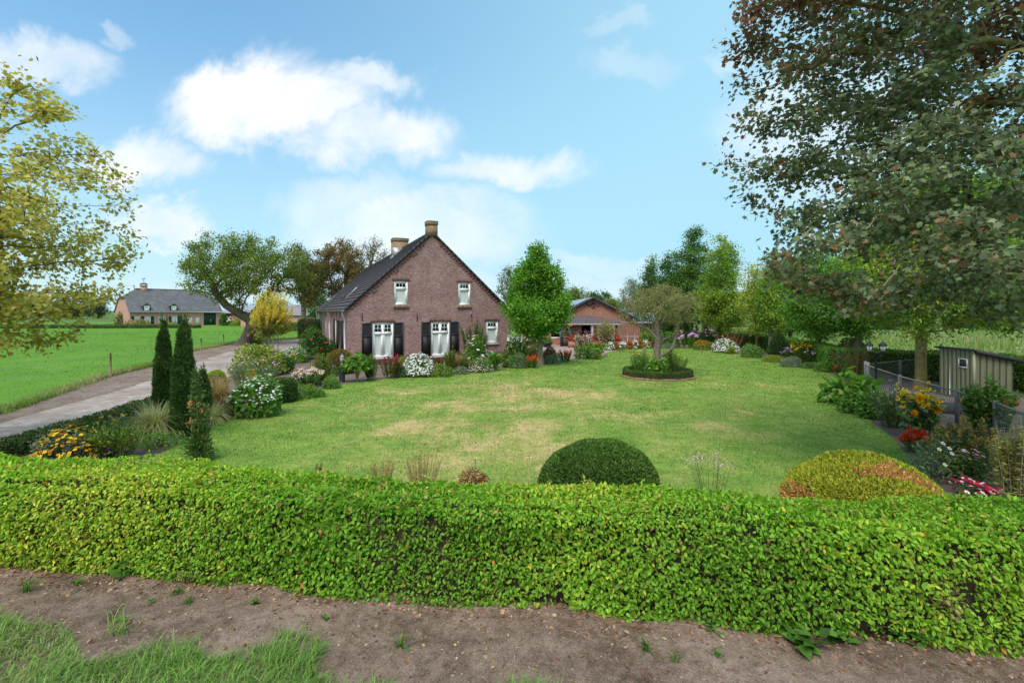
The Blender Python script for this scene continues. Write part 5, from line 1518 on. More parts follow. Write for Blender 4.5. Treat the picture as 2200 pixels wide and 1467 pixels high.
# leaning walnut
wx, wy = G(524, 741)
kx = wy / F
tree('walnut_tree', 'old leaning walnut with dark twisted trunk and wide olive crown beside the driveway', (wx, wy), [(0, 0, 0), (.35, 0, .9), (.72, 0, 1.75), (.55, 0, 2.25), (-.4, 0, 2.75), (-1.6, 0, 3.5), (-2.5, 0, 4.6), (-2.9, 0, 5.6)],
     [(-1.2, 0, 7.0, 4.3, 3.6, 3.0), (1.9, 0, 6.6, 3.9, 3.4, 3.0), (-3.0, 0, 5.6, 2.4, 2.4, 1.9), (.5, 0, 8.2, 2.6, 2.6, 1.9), (4.2, .4, 6.2, 1.8, 2.0, 2.3)], n_att=760, step=.34, r0=.013, r_trunk=.46, leaves=30000, ls=.17, pal=WAL, bark=(.095, .078, .062), seed=44,
     infl=2.6, kill=.55, cut=-.30, freq=.6, spread=.22, flat=.4, up=-.02, flare=1.2, shell=.55)
bx = thing('walnut_regrowth', 'tuft of leafy shoots sprouting from the crook of the walnut trunk', 'shoots', (wx + 1.3, wy - .1, 2.35))
rng = np.random.default_rng(3); P = rng.normal(0, 1, (700, 3)) * (.55, .35, .28)
mb = MB(); stamp(mb, QUAD, P, rand_dir(rng, 700), unit(rng.normal(size=(700, 3)) + (0, 0, 1)), .14, colours(rng, HBD, 700)); mb.build('foliage', FOL, bx)
# autumn brown trees behind the farmhouse
GB = 'autumn brown trees behind the farmhouse'
def broad(name, label, u, y, top_v, u0, u1, bot_v, pal, seed, leaves=8000, ls=.16, **k):
    x = atY(u, y); top = 3 + (HZ - top_v) * y / F; bot = 3 + (HZ - bot_v) * y / F
    hw = (u1 - u0) / 2 * y / F; cx = atY((u0 + u1) / 2, y) - x; H = top - bot
    el = [(cx, 0, bot + H * .5, hw, hw * .9, H * .5), (cx - hw * .35, 0, bot + H * .62, hw * .55, hw * .6, H * .36), (cx + hw * .4, 0, bot + H * .45, hw * .55, hw * .6, H * .42)]
    return tree(name, label, (x, y), [(0, 0, 0), (.1, 0, bot * .6), (.05, 0, bot + H * .25)], el, leaves=leaves, ls=ls, pal=pal, seed=seed, **{**dict(n_att=300, step=.5, r0=.02, infl=3.2, kill=.8, cut=-.25, freq=.55, spread=.28, r_trunk=.28, bark=(.15, .125, .09)), **k})
broad('chestnut_tree', 'green and brown chestnut with a double trunk directly right of the walnut', 651, 66, 508, 612, 700, 660, [(2, (.10, .13, .03)), (3, (.16, .12, .035)), (1, (.055, .085, .02))], 51, 11000, .22, group=GB, r_trunk=.32)
broad('chestnut_tree', 'dense rusty brown chestnut in the middle of the group behind the farmhouse roof', 715, 70, 516, 650, 780, 655, BRN, 52, 15000, .22, group=GB)
broad('chestnut_tree', 'half bare brown chestnut rising above the middle of the roof slope', 742, 74, 510, 700, 784, 610, BRN, 53, 6500, .22, group=GB, cut=-.1)
broad('chestnut_tree', 'thinnest nearly bare tree left of the second chimney', 805, 72, 503, 770, 842, 640, [(2, (.17, .13, .04)), (2, (.12, .13, .04))], 54, 2600, .20, group=GB, cut=-.2)
broad('lime_tree', 'dark green tree low behind the roof of the farmhouse', 690, 76, 590, 645, 745, 690, HBD, 55, 8000, .22)
# young golden tree with stakes
gx_, gy_ = G(578, 757)
elm = upright('golden_elm', 'young golden elm with upswept yellow shoots, tied to wooden stakes', 584, gy_, 640, 548, 618, 726, [(3, (.12, .19, .03)), (2, (.30, .31, .05)), (1, (.5, .42, .05))], 61, 3600, .075, tu=578, rt=.06, bark=(.30, .27, .22), up=.35, up_leaf=.8, n_att=420, step=.2, r0=.007, cut=-.5, kill=.32, infl=1.3, flat=.1, flare=.2, spread=.10)
rng = np.random.default_rng(62)
mb = MB(); tb = MB(); q_ = gy_ / F
for _ in range(230):
    a_ = rng.uniform(0, 6.283); r_ = math.sqrt(rng.random()); z0_ = rng.uniform(1.25, 2.0)
    tip = np.array((math.cos(a_) * r_ * 46 * q_ + 6 * q_, math.sin(a_) * r_ * 40 * q_, 0.0))
    tip[2] = 3 + (HZ - (618 + 46 * r_ ** 2 + rng.uniform(-14, 26))) * q_
    tip[2] -= (.0 if rng.random() < .5 else rng.uniform(0, 1.6))
    b_ = np.array((math.cos(a_) * r_ * .22, math.sin(a_) * r_ * .22, z0_))
    mid = b_ * .5 + tip * .5 + np.array((math.cos(a_) * r_ * .35, math.sin(a_) * r_ * .35, -.1))
    tb.tube([b_, mid, tip], [.014, .010, .004], (.22, .18, .12), 4, cap=False)
    m = 74; t = rng.random((m, 1)) ** .8
    P = (1 - t) ** 2 * b_ + 2 * t * (1 - t) * mid + t * t * tip + rng.normal(0, .035, (m, 3))
    dv = unit(tip - mid)
    C = colours(rng, GLD[:2] + GLD[4:] if r_ > .45 or tip[2] > 3.6 else GLD, m) 
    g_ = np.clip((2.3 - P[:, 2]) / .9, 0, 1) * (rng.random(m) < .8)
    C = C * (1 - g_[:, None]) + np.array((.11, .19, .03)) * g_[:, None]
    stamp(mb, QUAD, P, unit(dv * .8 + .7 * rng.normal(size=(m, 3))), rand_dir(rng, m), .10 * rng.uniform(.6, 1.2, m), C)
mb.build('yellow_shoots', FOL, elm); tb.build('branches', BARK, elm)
for i, (u, v, t_, c, lb) in enumerate(((566, 750, 716, (.13, .09, .07), 'dark wooden tree stake left of the golden elm trunk'), (587, 757, 716, (.36, .33, .30), 'pale wooden tree stake just right of the golden elm trunk'), (597, 757, 708, (.24, .20, .17), 'brown wooden tree stake at the right of the golden elm'))):
    x, y = G(u, v); h = 3 - (t_ - HZ) * y / F
    mb = MB(); mb.tube([(0, 0, -.1), (0, 0, h)], .045, c, 8); o = mb.build('tree_stake', BARK); o.location = (x, y, 0); tag(o, lb, 'stake', 'stakes round the golden elm')
# old apple in the round bed
AX, AY = 6.65, 22.9
apple = tree('apple_tree', 'old gnarled apple tree with thin olive foliage growing from the round bed', (AX, AY), [(0, 0, 0), (-.03, 0, .9), (.03, 0, 1.75), (-.02, 0, 2.2)],
     [(.1, 0, 3.35, 1.8, 1.6, .85), (-.8, 0, 3.0, 1.15, 1.0, .75), (1.05, 0, 3.1, 1.1, 1.0, .85), (.0, 0, 3.75, 1.1, 1.1, .6)], n_att=720, step=.14, r0=.006, r_trunk=.155, leaves=12500, ls=.06, pal=APL, bark=(.19, .16, .125), seed=63, infl=1.2, kill=.22, cut=-.35, freq=1.8, spread=.09, flat=.3, up=-.05, shell=.6, flare=.5, pexp=2.0)
mb = MB()
for pts_, r_ in (([(.02, 0, .85), (.38, -.05, 1.02), (.72, -.05, 1.35), (.86, 0, 1.85), (.98, .05, 2.45), (1.25, .1, 2.9)], [.085, .08, .075, .068, .055, .03]), ([(.03, 0, 1.2), (.28, .1, 1.65), (.62, .1, 1.8), (.84, .03, 1.8)], [.06, .055, .05, .04]), ([(.0, 0, 1.7), (-.45, -.1, 2.15), (-.95, -.05, 2.35), (-1.45, 0, 2.6)], [.07, .06, .05, .03])):
    mb.tube(pts_, r_, (.19, .16, .125), 8)
    mb.build('limb', BARK, apple); mb = MB()
upright('young_apple_tree', 'slim young apple tree with sparse grey green leaves in front of the veranda', 1303, 39.5, 690, 1284, 1324, 722, APL, 64, 900, .085, rt=.045, n_att=90, step=.2, r0=.008, kill=.25, infl=1.0)
# background trees
GF = 'trees on the skyline behind the outbuilding'
broad('background_tree', 'olive green tree on the skyline left above the solar roof', 1235, 95, 614, 1206, 1272, 668, WAL, 71, 5000, .28, group=GF)
broad('background_tree', 'dark green round tree on the skyline above the outbuilding gable', 1287, 105, 622, 1258, 1318, 672, HBD, 72, 6000, .28, group=GF)
broad('background_tree', 'mid green tree on the skyline right of the outbuilding gable', 1313, 98, 640, 1290, 1340, 676, WAL, 73, 4000, .28, group=GF)
broad('silver_willow', 'pale silvery willow swaying behind the outbuilding and the apple tree', 1356, 72, 600, 1328, 1392, 690, WIL, 74, 9000, .24, tmpl=LANCE, droop=.6, aspect=1.4)
broad('grey_poplar', 'greyish poplar half hidden behind the sweetgum and the house corner', 1092, 62, 568, 1070, 1122, 660, [(2, (.17, .20, .12)), (2, (.22, .25, .16)), (1, (.1, .13, .07))], 75, 3600, .2)
proto = broad('skyline_tree', 'rounded far tree on the horizon at the left edge', 30, 190, 632, 8, 62, 680, [(3, (.055, .10, .045)), (2, (.08, .13, .055)), (1, (.04, .07, .035))], 81, 2600, .55, group='far tree row across the meadow', n_att=160, step=1.0, infl=7, kill=1.8, spread=.6, r_trunk=.4, freq=.25)
lab = ['second far round tree of the row left of the long farmhouse', 'third far tree, lower, behind the golden maple twigs', 'broad far tree in the middle of the distant row', 'far tree nearest the long farmhouse gable', 'small far tree between the two broad ones', 'far tree just outside the left edge of the row', 'far dark tree over the ridge of the long farmhouse', 'far tree above the brick barn roof', 'far tree right of the walnut on the skyline', 'low far tree behind the grey roofed shed']
for (u, y, s), l in zip(((85, 200, .95), (128, 215, .8), (168, 180, 1.1), (210, 190, .9), (190, 230, .7), (-40, 190, 1.1), (400, 170, .75), (520, 230, 1.0), (560, 240, 1.05), (610, 210, .9)), lab):
    dup(proto, (atY(u, y), y, 0), u * .7, l, s)
for i, (u, y, s, l) in enumerate(((1700, 150, 1.0, 'far tree behind the flower field at the right, left of the lamp post'), (1790, 170, 1.1, 'far tree behind the flower field straight over the red salvia'), (1930, 160, .9, 'far tree seen under the broad tree at the right'), (2080, 150, 1.1, 'far tree seen over the chicken coop roof'), (2170, 170, 1.2, 'far tree seen at the right edge over the hedge'), (1440, 160, .9, 'far tree seen low between the trunks of the far row'), (1580, 170, 1.0, 'far tree seen low under the yellowing tree'))):
    dup(proto, (atY(u, y), y, 0), i * 1.3, l, s)

for i, (u, y, s, l) in enumerate(((1660, 84, .62, 'bushy green tree beyond the field, seen left of the spreading tree trunk'), (1735, 78, .55, 'bushy green tree beyond the field, straight behind the coneflowers'), (1800, 86, .66, 'bushy green tree beyond the field, seen just left of the shaded trunk'), (1900, 80, .58, 'bushy green tree beyond the field, seen right of the lamp post'), (1580, 92, .6, 'bushy green tree beyond the field, low between the pointed and the yellowing tree'), (2060, 88, .62, 'bushy green tree beyond the field, above the left end of the coop roof'), (2150, 76, .6, 'bushy green tree beyond the field, above the right end of the coop roof'))):
    dup(proto, (atY(u, y), y, -1.6), i * 2.1, l, s)

# ------------------------------------------------------------------ clipped evergreens
YEW = [(2.5, (.040, .095, .022)), (3, (.066, .14, .030)), (1.8, (.105, .195, .042)), (.9, (.17, .25, .05))]
def clipped(name, label, base, prof, pal, n, ls=.05, seed=1, cat='yew', group=None, wob=.03, inner=(.03, .03, .018), tips=0, sq=1.0, mat=None, tmpl=NEEDLE, aspect=1.6, dead=None, upb=.5):
    """solid of revolution (radius, height) covered with needle sprays"""
    rng = np.random.default_rng(seed)
    prof = np.array(prof, float)
    ds = np.linalg.norm(np.diff(prof, axis=0), axis=1); mid = (prof[:-1, 0] + prof[1:, 0]) / 2 + .02
    wts = ds * mid; wts /= wts.sum()
    i = rng.choice(len(ds), n, p=wts); t = rng.random(n)
    r = prof[i, 0] * (1 - t) + prof[i + 1, 0] * t; z = prof[i, 1] * (1 - t) + prof[i + 1, 1] * t
    tn = np.diff(prof, axis=0)[i]; nr, nzv = tn[:, 1] / ds[i], -tn[:, 0] / ds[i]
    a = rng.uniform(0, 2 * math.pi, n)
    out = np.column_stack([np.cos(a) * nr, np.sin(a) * nr, nzv]); out = unit(out)
    P = np.column_stack([np.cos(a) * r, np.sin(a) * r * sq, z])
    P += out * (wob * Waves(seed + 5, 3 / max(prof[:, 0].max(), .2))(P) + .5 * wob * Waves(seed + 6, 9 / max(prof[:, 0].max(), .2))(P) - rng.exponential(ls * .35, n))[:, None]
    P[:, 2] = np.maximum(P[:, 2], .01)
    D = unit(out + np.array((0, 0, upb)) + .75 * rng.normal(size=(n, 3)))
    C = colours(rng, pal, n, P, Waves(seed + 8, 2.5 / max(prof[:, 0].max(), .3)), .2)
    if dead is not None:
        k = dead(P, rng); C[k] = colours(rng, [(2, (.52, .26, .08)), (2, (.46, .20, .07)), (1, (.60, .36, .14))], k.sum())
    root = thing(name, label, cat, base, group=group)
    mb = MB(); stamp(mb, tmpl, P, D, unit(out + .8 * rng.normal(size=(n, 3))), ls * rng.uniform(.7, 1.4, n), C, wid=aspect)
    if tips:
        q = rng.uniform(0, 1, tips); rr_ = prof[:, 0].max()
        for _ in range(tips):
            a_ = rng.uniform(0, 6.28); h0 = prof[-1, 1] - rng.uniform(.0, .25); p0 = np.array((math.cos(a_) * .05, math.sin(a_) * .05, h0)); L = rng.uniform(.15, .38)
            dv = unit(np.array((math.cos(a_) * .25, math.sin(a_) * .25, 1.0)))
            m = 46; tt = rng.random(m)
            stamp(mb, tmpl, p0 + dv * (tt * L)[:, None], unit(dv * .8 + .7 * rng.normal(size=(m, 3))), rand_dir(rng, m), ls * .9 * (1.2 - tt * .5), colours(rng, pal, m), wid=aspect)
    mb.build('foliage', mat or NEED, root)
    ib = MB(); ib.lathe([(max(p[0] * .88 - ls * .4, .005), p[1] * .90) for j, p in enumerate(prof)], col=inner, k=18)
    if sq != 1: ib.v[-1][:, 1] *= sq
    ib.build('branches', BARK, root)
    return root
x, y = G(395, 934)
clipped('yew_column', 'right of two tall clipped dark yew columns, taller and closer to the lawn', (x, y, 0), [(.17, 0), (.25, .25), (.25, .8), (.22, 1.5), (.16, 2.1), (.09, 2.5), (.03, 2.75)], YEW, 22000, .055, 91, group='clipped yew columns', tips=7)
x, y = G(351, 893)
clipped('yew_column', 'left of two tall clipped dark yew columns, beside the low edging hedge', (x, y, 0), [(.17, 0), (.23, .25), (.235, .8), (.20, 1.5), (.15, 2.1), (.08, 2.45), (.03, 2.7)], YEW, 20000, .055, 92, group='clipped yew columns', tips=6)
x, y = G(437, 906)
clipped('yew_column', 'slim ragged young yew behind the browned one', (x, y, 0), [(.10, 0), (.19, .25), (.18, .7), (.12, 1.1), (.05, 1.4)], YEW, 4200, .055, 93, group='clipped yew columns', tips=4)
x, y = 1.36 - .05 + .05, 7.75
x = atY(1288, 7.75)
x2, y2 = G(427, 990)
yb = thing('browned_yew', 'damaged young yew with bare reddish stem and browned tips at the lawn edge', 'yew', (x2, y2, 0))
rng = np.random.default_rng(94)
mb = MB(); mb.tube([(0, 0, 0), (.0, 0, .6), (-.03, 0, 1.1), (-.06, 0, 1.75)], [.022, .019, .014, .005], (.24, .11, .07), 7); mb.build('stem', BARK, yb)
def yew_tuft(mb, c, r, n, pal): 
    P = c + rng.normal(0, 1, (n, 3)) * r; stamp(mb, NEEDLE, P, unit(P - c + (0, 0, .12) + .1 * rng.normal(size=(n, 3))), rand_dir(rng, n), .06 * rng.uniform(.7, 1.4, n), colours(rng, pal, n), wid=1.5)
mb = MB()
for c, r, n in (((.02, 0, .16), (.11, .11, .10), 1000), ((.0, 0, .36), (.09, .09, .09), 800), ((.04, .02, .60), (.07, .07, .10), 520), ((.0, .02, .85), (.05, .05, .10), 260), ((-.06, 0, 1.10), (.07, .06, .10), 180), ((.08, 0, .95), (.07, .05, .08), 160), ((-.06, 0, 1.38), (.05, .04, .12), 150), ((-.06, 0, 1.68), (.03, .03, .10), 110)): yew_tuft(mb, np.array(c), r, n, YEW)
for c, r, n in (((-.10, -.02, .74), (.05, .04, .04), 60), ((-.12, -.02, 1.12), (.04, .04, .03), 60), ((.08, -.02, .42), (.05, .05, .06), 50), ((.09, 0, 1.02), (.03, .03, .03), 40)): yew_tuft(mb, np.array(c), r, n, [(1, (.5, .26, .10)), (1, (.42, .2, .09))])
mb.build('foliage', NEED, yb)
dome = lambda R_, H: [(R_ * .90, 0), (R_ * 1.0, H * .28), (R_ * .93, H * .55), (R_ * .76, H * .77), (R_ * .5, H * .92), (R_ * .24, H * .99), (.02, H)]
YD = [(3, (.055, .12, .018)), (3, (.085, .17, .025)), (2, (.14, .225, .033)), (.9, (.23, .29, .04))]
clipped('yew_dome', 'dark green clipped yew dome behind the hedge, on the lawn edge', (x, 7.75, 0), dome(.94, .95), YD, 42000, .042, 95, group='yew domes behind the front hedge', wob=.03)
YG = [(1, (0.069, 0.127, 0.0172)), (1.4, (0.149, 0.218, 0.023)), (3, (0.276, 0.322, 0.023)), (3, (0.391, 0.402, 0.0345))]
def deadpatch(P, rng):
    w1 = Waves(7, 3.0)(P) + .5 * Waves(8, 9)(P)
    w2 = Waves(9, 26)(P)
    b = np.exp(-((P[:, 0] - .25) / .55) ** 2 - ((P[:, 1] + .25 + .3 * P[:, 0]) / .30) ** 2) * (P[:, 2] > .4) + .35 * w1
    l = np.exp(-((P[:, 0] + 1.0) / .2) ** 2) * (P[:, 2] < .5) + .3 * w1
    return ((b + .35 * w2 > .62) | (l + .3 * w2 > .62)) & (rng.random(len(P)) < .8) | (rng.random(len(P)) < .02)
clipped('yew_dome', 'golden yellow clipped yew dome with browned orange patches, at the right behind the hedge', (atY(1862, 7.1), 7.1, 0), dome(1.06, .85), YG, 46000, .044, 96, group='yew domes behind the front hedge', wob=.055, dead=deadpatch)
x, y = G(1673, 766); s_ = y / F
clipped('dwarf_spruce', 'dense conical dwarf spruce between the pale tree trunks', (x, y, 0), [(20 * s_, 0), (21 * s_, 12 * s_), (16 * s_, 32 * s_), (8 * s_, 49 * s_), (.03, 58 * s_)], [(3, (.05, .12, .03)), (2, (.075, .16, .035)), (1, (.035, .08, .02))], 7000, .07, 97, cat='conifer')
x, y = G(609, 862); s_ = y / F
clipped('clipped_yew', 'squat clipped dark green yew block beside the white anemones', (x, y, 0), [(25 * s_, 0), (27 * s_, 10 * s_), (27 * s_, 38 * s_), (22 * s_, 46 * s_), (8 * s_, 50 * s_), (.02, 50 * s_)], YEW, 9000, .055, 98)
x, y = G(729, 801); s_ = y / F
clipped('spirea_dome', 'rounded clipped spirea turning orange behind the bollard lamp', (x, y, 0), [(29 * s_, 0), (32 * s_, 14 * s_), (30 * s_, 28 * s_), (23 * s_, 40 * s_), (12 * s_, 48 * s_), (.02, 50 * s_)], [(3, (.26, .15, .045)), (2, (.15, .18, .035)), (2, (.34, .18, .06)), (1.5, (.20, .25, .04))], 6500, .06, 99, cat='shrub', mat=FOL, tmpl=QUAD, aspect=1.0)
x, y = G(1088, 789); s_ = y / F
clipped('box_ball', 'tiny clipped box ball near the right corner of the farmhouse', (x, y, 0), [(8 * s_, 0), (9.5 * s_, 4 * s_), (8 * s_, 9 * s_), (4 * s_, 12 * s_), (.01, 12.5 * s_)], HBD, 1200, .04, 100, cat='shrub', mat=FOL, tmpl=QUAD, aspect=1)
x, y = G(463, 820); s_ = y / F
clipped('box_mound', 'low golden clipped mound where the edging hedge ends by the driveway', (x, y, 0), [(16 * s_, 0), (18 * s_, 8 * s_), (15 * s_, 18 * s_), (8 * s_, 23 * s_), (.02, 24 * s_)], HBY, 3600, .05, 101, cat='shrub', mat=FOL, tmpl=QUAD, aspect=1)
x, y = G(672, 730); s_ = y / F
clipped('box_ball', 'large dark clipped ball in front of the ivy hedge at the house side', (x, y, 0), [(14 * s_, 0), (17 * s_, 10 * s_), (15 * s_, 22 * s_), (8 * s_, 28 * s_), (.02, 30 * s_)], YD, 2600, .09, 102, cat='shrub', mat=FOL, tmpl=QUAD, aspect=1)

# ------------------------------------------------------------------ other hedges
BX = [(3, (.05, .105, .018)), (3, (.075, .145, .022)), (1.5, (.13, .20, .03)), (.6, (.18, .14, .05))]
pth = px((-330, 1062), (-120, 1010), (60, 968), (200, 925), (320, 884), (338, 876))
hedge('edging_hedge', 'low dark clipped box hedge edging the driveway, left of the yew columns', pth, .55, .36, .05, BX, 2.3, 111, QUAD, NEED, wob=.03)
IVY = [(3, (.03, .075, .014)), (2, (.05, .11, .02)), (1, (.075, .145, .025))]
hedge('ivy_hedge', 'tall dark ivy hedge against the far left end of the farmhouse', [G(645, 727), G(690, 727)], 1.4, 2.0, .13, IVY, 2.0, 112, QUAD, wob=.1)
hedge('far_hedge', 'low clipped hedge along the far side of the meadow beyond the golden elm', [(atY(560, 76), 76), (atY(650, 74), 74)], 1.0, 1.25, .16, HB, 1.8, 113, QUAD)
hedge('meadow_hedge', 'low dark hedge along the meadow in front of the long farmhouse', [(atY(-60, 83), 83), (atY(430, 86), 86)], 1.0, .62, .15, HBD, 1.5, 114, QUAD)
hedge('beech_hedge', 'clipped dark hedge behind the flower border at the far end of the lawn', px((1440, 739), (1530, 741), (1612, 748)), .9, 1.1, .085, IVY, 2.0, 115, QUAD)
hedge('beech_hedge', 'clipped hedge with bright top running behind the tree trunks on the right', px((1640, 752), (1700, 764), (1762, 780), (1800, 798)), .9, 1.15, .075, HB, 2.1, 116, QUAD)
hedge('beech_hedge', 'dark hedge behind the chicken run and the coop', [(15.2, 23.2), (17.0, 22.6), (18.6, 21.2), (19.2, 18.5), (18.4, 16.2), (17.4, 13.0)], .9, 1.25, .075, HB, 1.9, 117, QUAD)
hedge('round_box_hedge', 'low ring of clipped box hedge enclosing the apple tree bed', [(AX + 1.42 * math.cos(a), AY + 1.42 * math.sin(a)) for a in np.linspace(0, 2 * math.pi, 41)], .24, .34, .042, [(3, (.045, .095, .016)), (2, (.075, .13, .02)), (1.2, (.14, .17, .03)), (.5, (.12, .08, .04))], 2.6, 118, QUAD, NEED, wob=.012)
mb = MB()
for k in range(84):
    a = 2 * math.pi * k / 84; M_ = Matrix.Translation((AX, AY, 0)) @ Matrix.Rotation(a, 4, 'Z')
    mb.box((1.58, -.055, -.02), (1.68, .055, .07 + .008 * math.sin(k * 7)), tuple(np.array((.27, .155, .12)) * random.Random(k).uniform(.7, 1.2)), M=M_)
tag(mb.build('brick_edging', STONE), 'ring of brown edging bricks set round the box hedge of the apple bed', 'edging')
_, RB = sheet('bed_soil', [(AX + 1.6 * math.cos(a), AY + 1.6 * math.sin(a)) for a in np.linspace(0, 2 * math.pi, 33)[:-1]], .004, MULCH, 0)
# wild flower field beyond the right border
rng = np.random.default_rng(121)
fld = np.array([(10, 62), (21, 46), (22, 30), (24, 22), (26, 14), (60, 14), (70, 62)])
P = scatter(rng, fld, 60000); P = P[rng.random(len(P)) < np.clip(30 / P[:, 1], .3, 1)]; P = np.column_stack([P, np.full(len(P), -.02)])
mb = MB(); w_ = Waves(31, .35)(P); blades(mb, rng, P, rng.uniform(.25, .75, len(P)) * (1 + .4 * w_), rng.uniform(.03, .07, len(P)), rng.uniform(.2, 1.1, len(P)), colours(rng, [(3, (.14, .26, .05)), (2, (.22, .33, .08)), (2, (.33, .36, .13)), (1, (.42, .38, .2)), (1, (.09, .19, .04))], len(P), P, Waves(32, .3)), 2)
k = rng.random(len(P)) < .022; Q = P[k]; Q[:, 2] += rng.uniform(.5, 1.0, len(Q))
stamp(mb, DISC, Q, rand_dir(rng, len(Q)), unit(rng.normal(size=Q.shape) + (0, -1, 1)), rng.uniform(.06, .13, len(Q)), colours(rng, [(2, (.6, .38, .06)), (1, (.6, .25, .08)), (1.5, (.5, .42, .4)), (1.5, (.5, .48, .2))], len(Q)))
tag(mb.build('flower_field', FOL), 'tall wild grasses and flowers of the field beyond the right hand hedge', 'flower field', kind='stuff')

# ------------------------------------------------------------------ garden plants
G1 = [(1, (0.054, 0.132, 0.0216)), (3, (0.102, 0.228, 0.0336)), (3, (0.156, 0.306, 0.048)), (1.5, (0.228, 0.384, 0.066))]       # fresh green
G2 = [(3, (0.0625, 0.138, 0.0275)), (3, (0.0938, 0.2, 0.0375)), (1, (0.15, 0.263, 0.05))]                                   # dark green
G3 = [(3, (0.188, 0.25, 0.15)), (2, (0.25, 0.312, 0.2)), (1, (0.125, 0.175, 0.1))]                                        # grey green
G4 = [(3, (.22, .30, .04)), (3, (.32, .37, .06)), (1.5, (.13, .22, .03)), (1, (.42, .43, .13))]                # yellow green
G5 = [(3, (0.156, 0.228, 0.054)), (2, (0.228, 0.282, 0.084)), (1.5, (0.072, 0.12, 0.03)), (0.7, (0.3, 0.3, 0.12))]             # olive
RDB = [(3, (0.24, 0.09, 0.06)), (2, (0.336, 0.144, 0.072)), (1.5, (0.144, 0.108, 0.048)), (1, (0.408, 0.24, 0.12))]                # red brown
STR = [(3, (0.483, 0.356, 0.149)), (2, (0.575, 0.437, 0.207)), (1.5, (0.38, 0.23, 0.0805)), (1, (0.253, 0.276, 0.069))]               # straw, copper
VAR = [(3, (0.598, 0.587, 0.275)), (2, (0.39, 0.45, 0.143)), (3, (0.754, 0.7, 0.374)), (0.6, (0.208, 0.3, 0.066))]                  # striped grass
RED = [(3, (.62, .02, .012)), (2, (.75, .045, .02)), (1, (.45, .01, .012))]
ORR = [(3, (.75, .09, .02)), (2, (.72, .16, .03)), (1, (.6, .05, .02))]
CRI = [(3, (.36, .012, .045)), (2, (.5, .02, .07)), (1, (.22, .01, .03))]
WHT = [(3, (.78, .78, .76)), (2, (.70, .70, .66)), (1, (.8, .76, .78))]
PNK = [(3, (.68, .20, .34)), (2, (.74, .32, .44)), (1, (.55, .10, .24))]
LPK = [(3, (.76, .55, .60)), (2, (.78, .68, .70)), (1, (.68, .38, .46))]
PUR = [(3, (.42, .15, .50)), (2, (.52, .25, .60)), (1, (.30, .08, .36))]
LIL = [(3, (.60, .34, .62)), (2, (.68, .45, .68)), (1, (.50, .22, .52))]
YEL = [(3, (.80, .50, .015)), (2, (.82, .60, .03)), (1, (.72, .36, .012))]
ORG = [(3, (.72, .33, .015)), (2, (.80, .48, .02)), (1, (.55, .20, .03))]
SED = [(3, (.70, .50, .42)), (2, (.66, .58, .42)), (1, (.62, .38, .32))]
MIXR = [(3, (.66, .03, .02)), (3, (.78, .75, .70)), (1, (.7, .2, .15))]

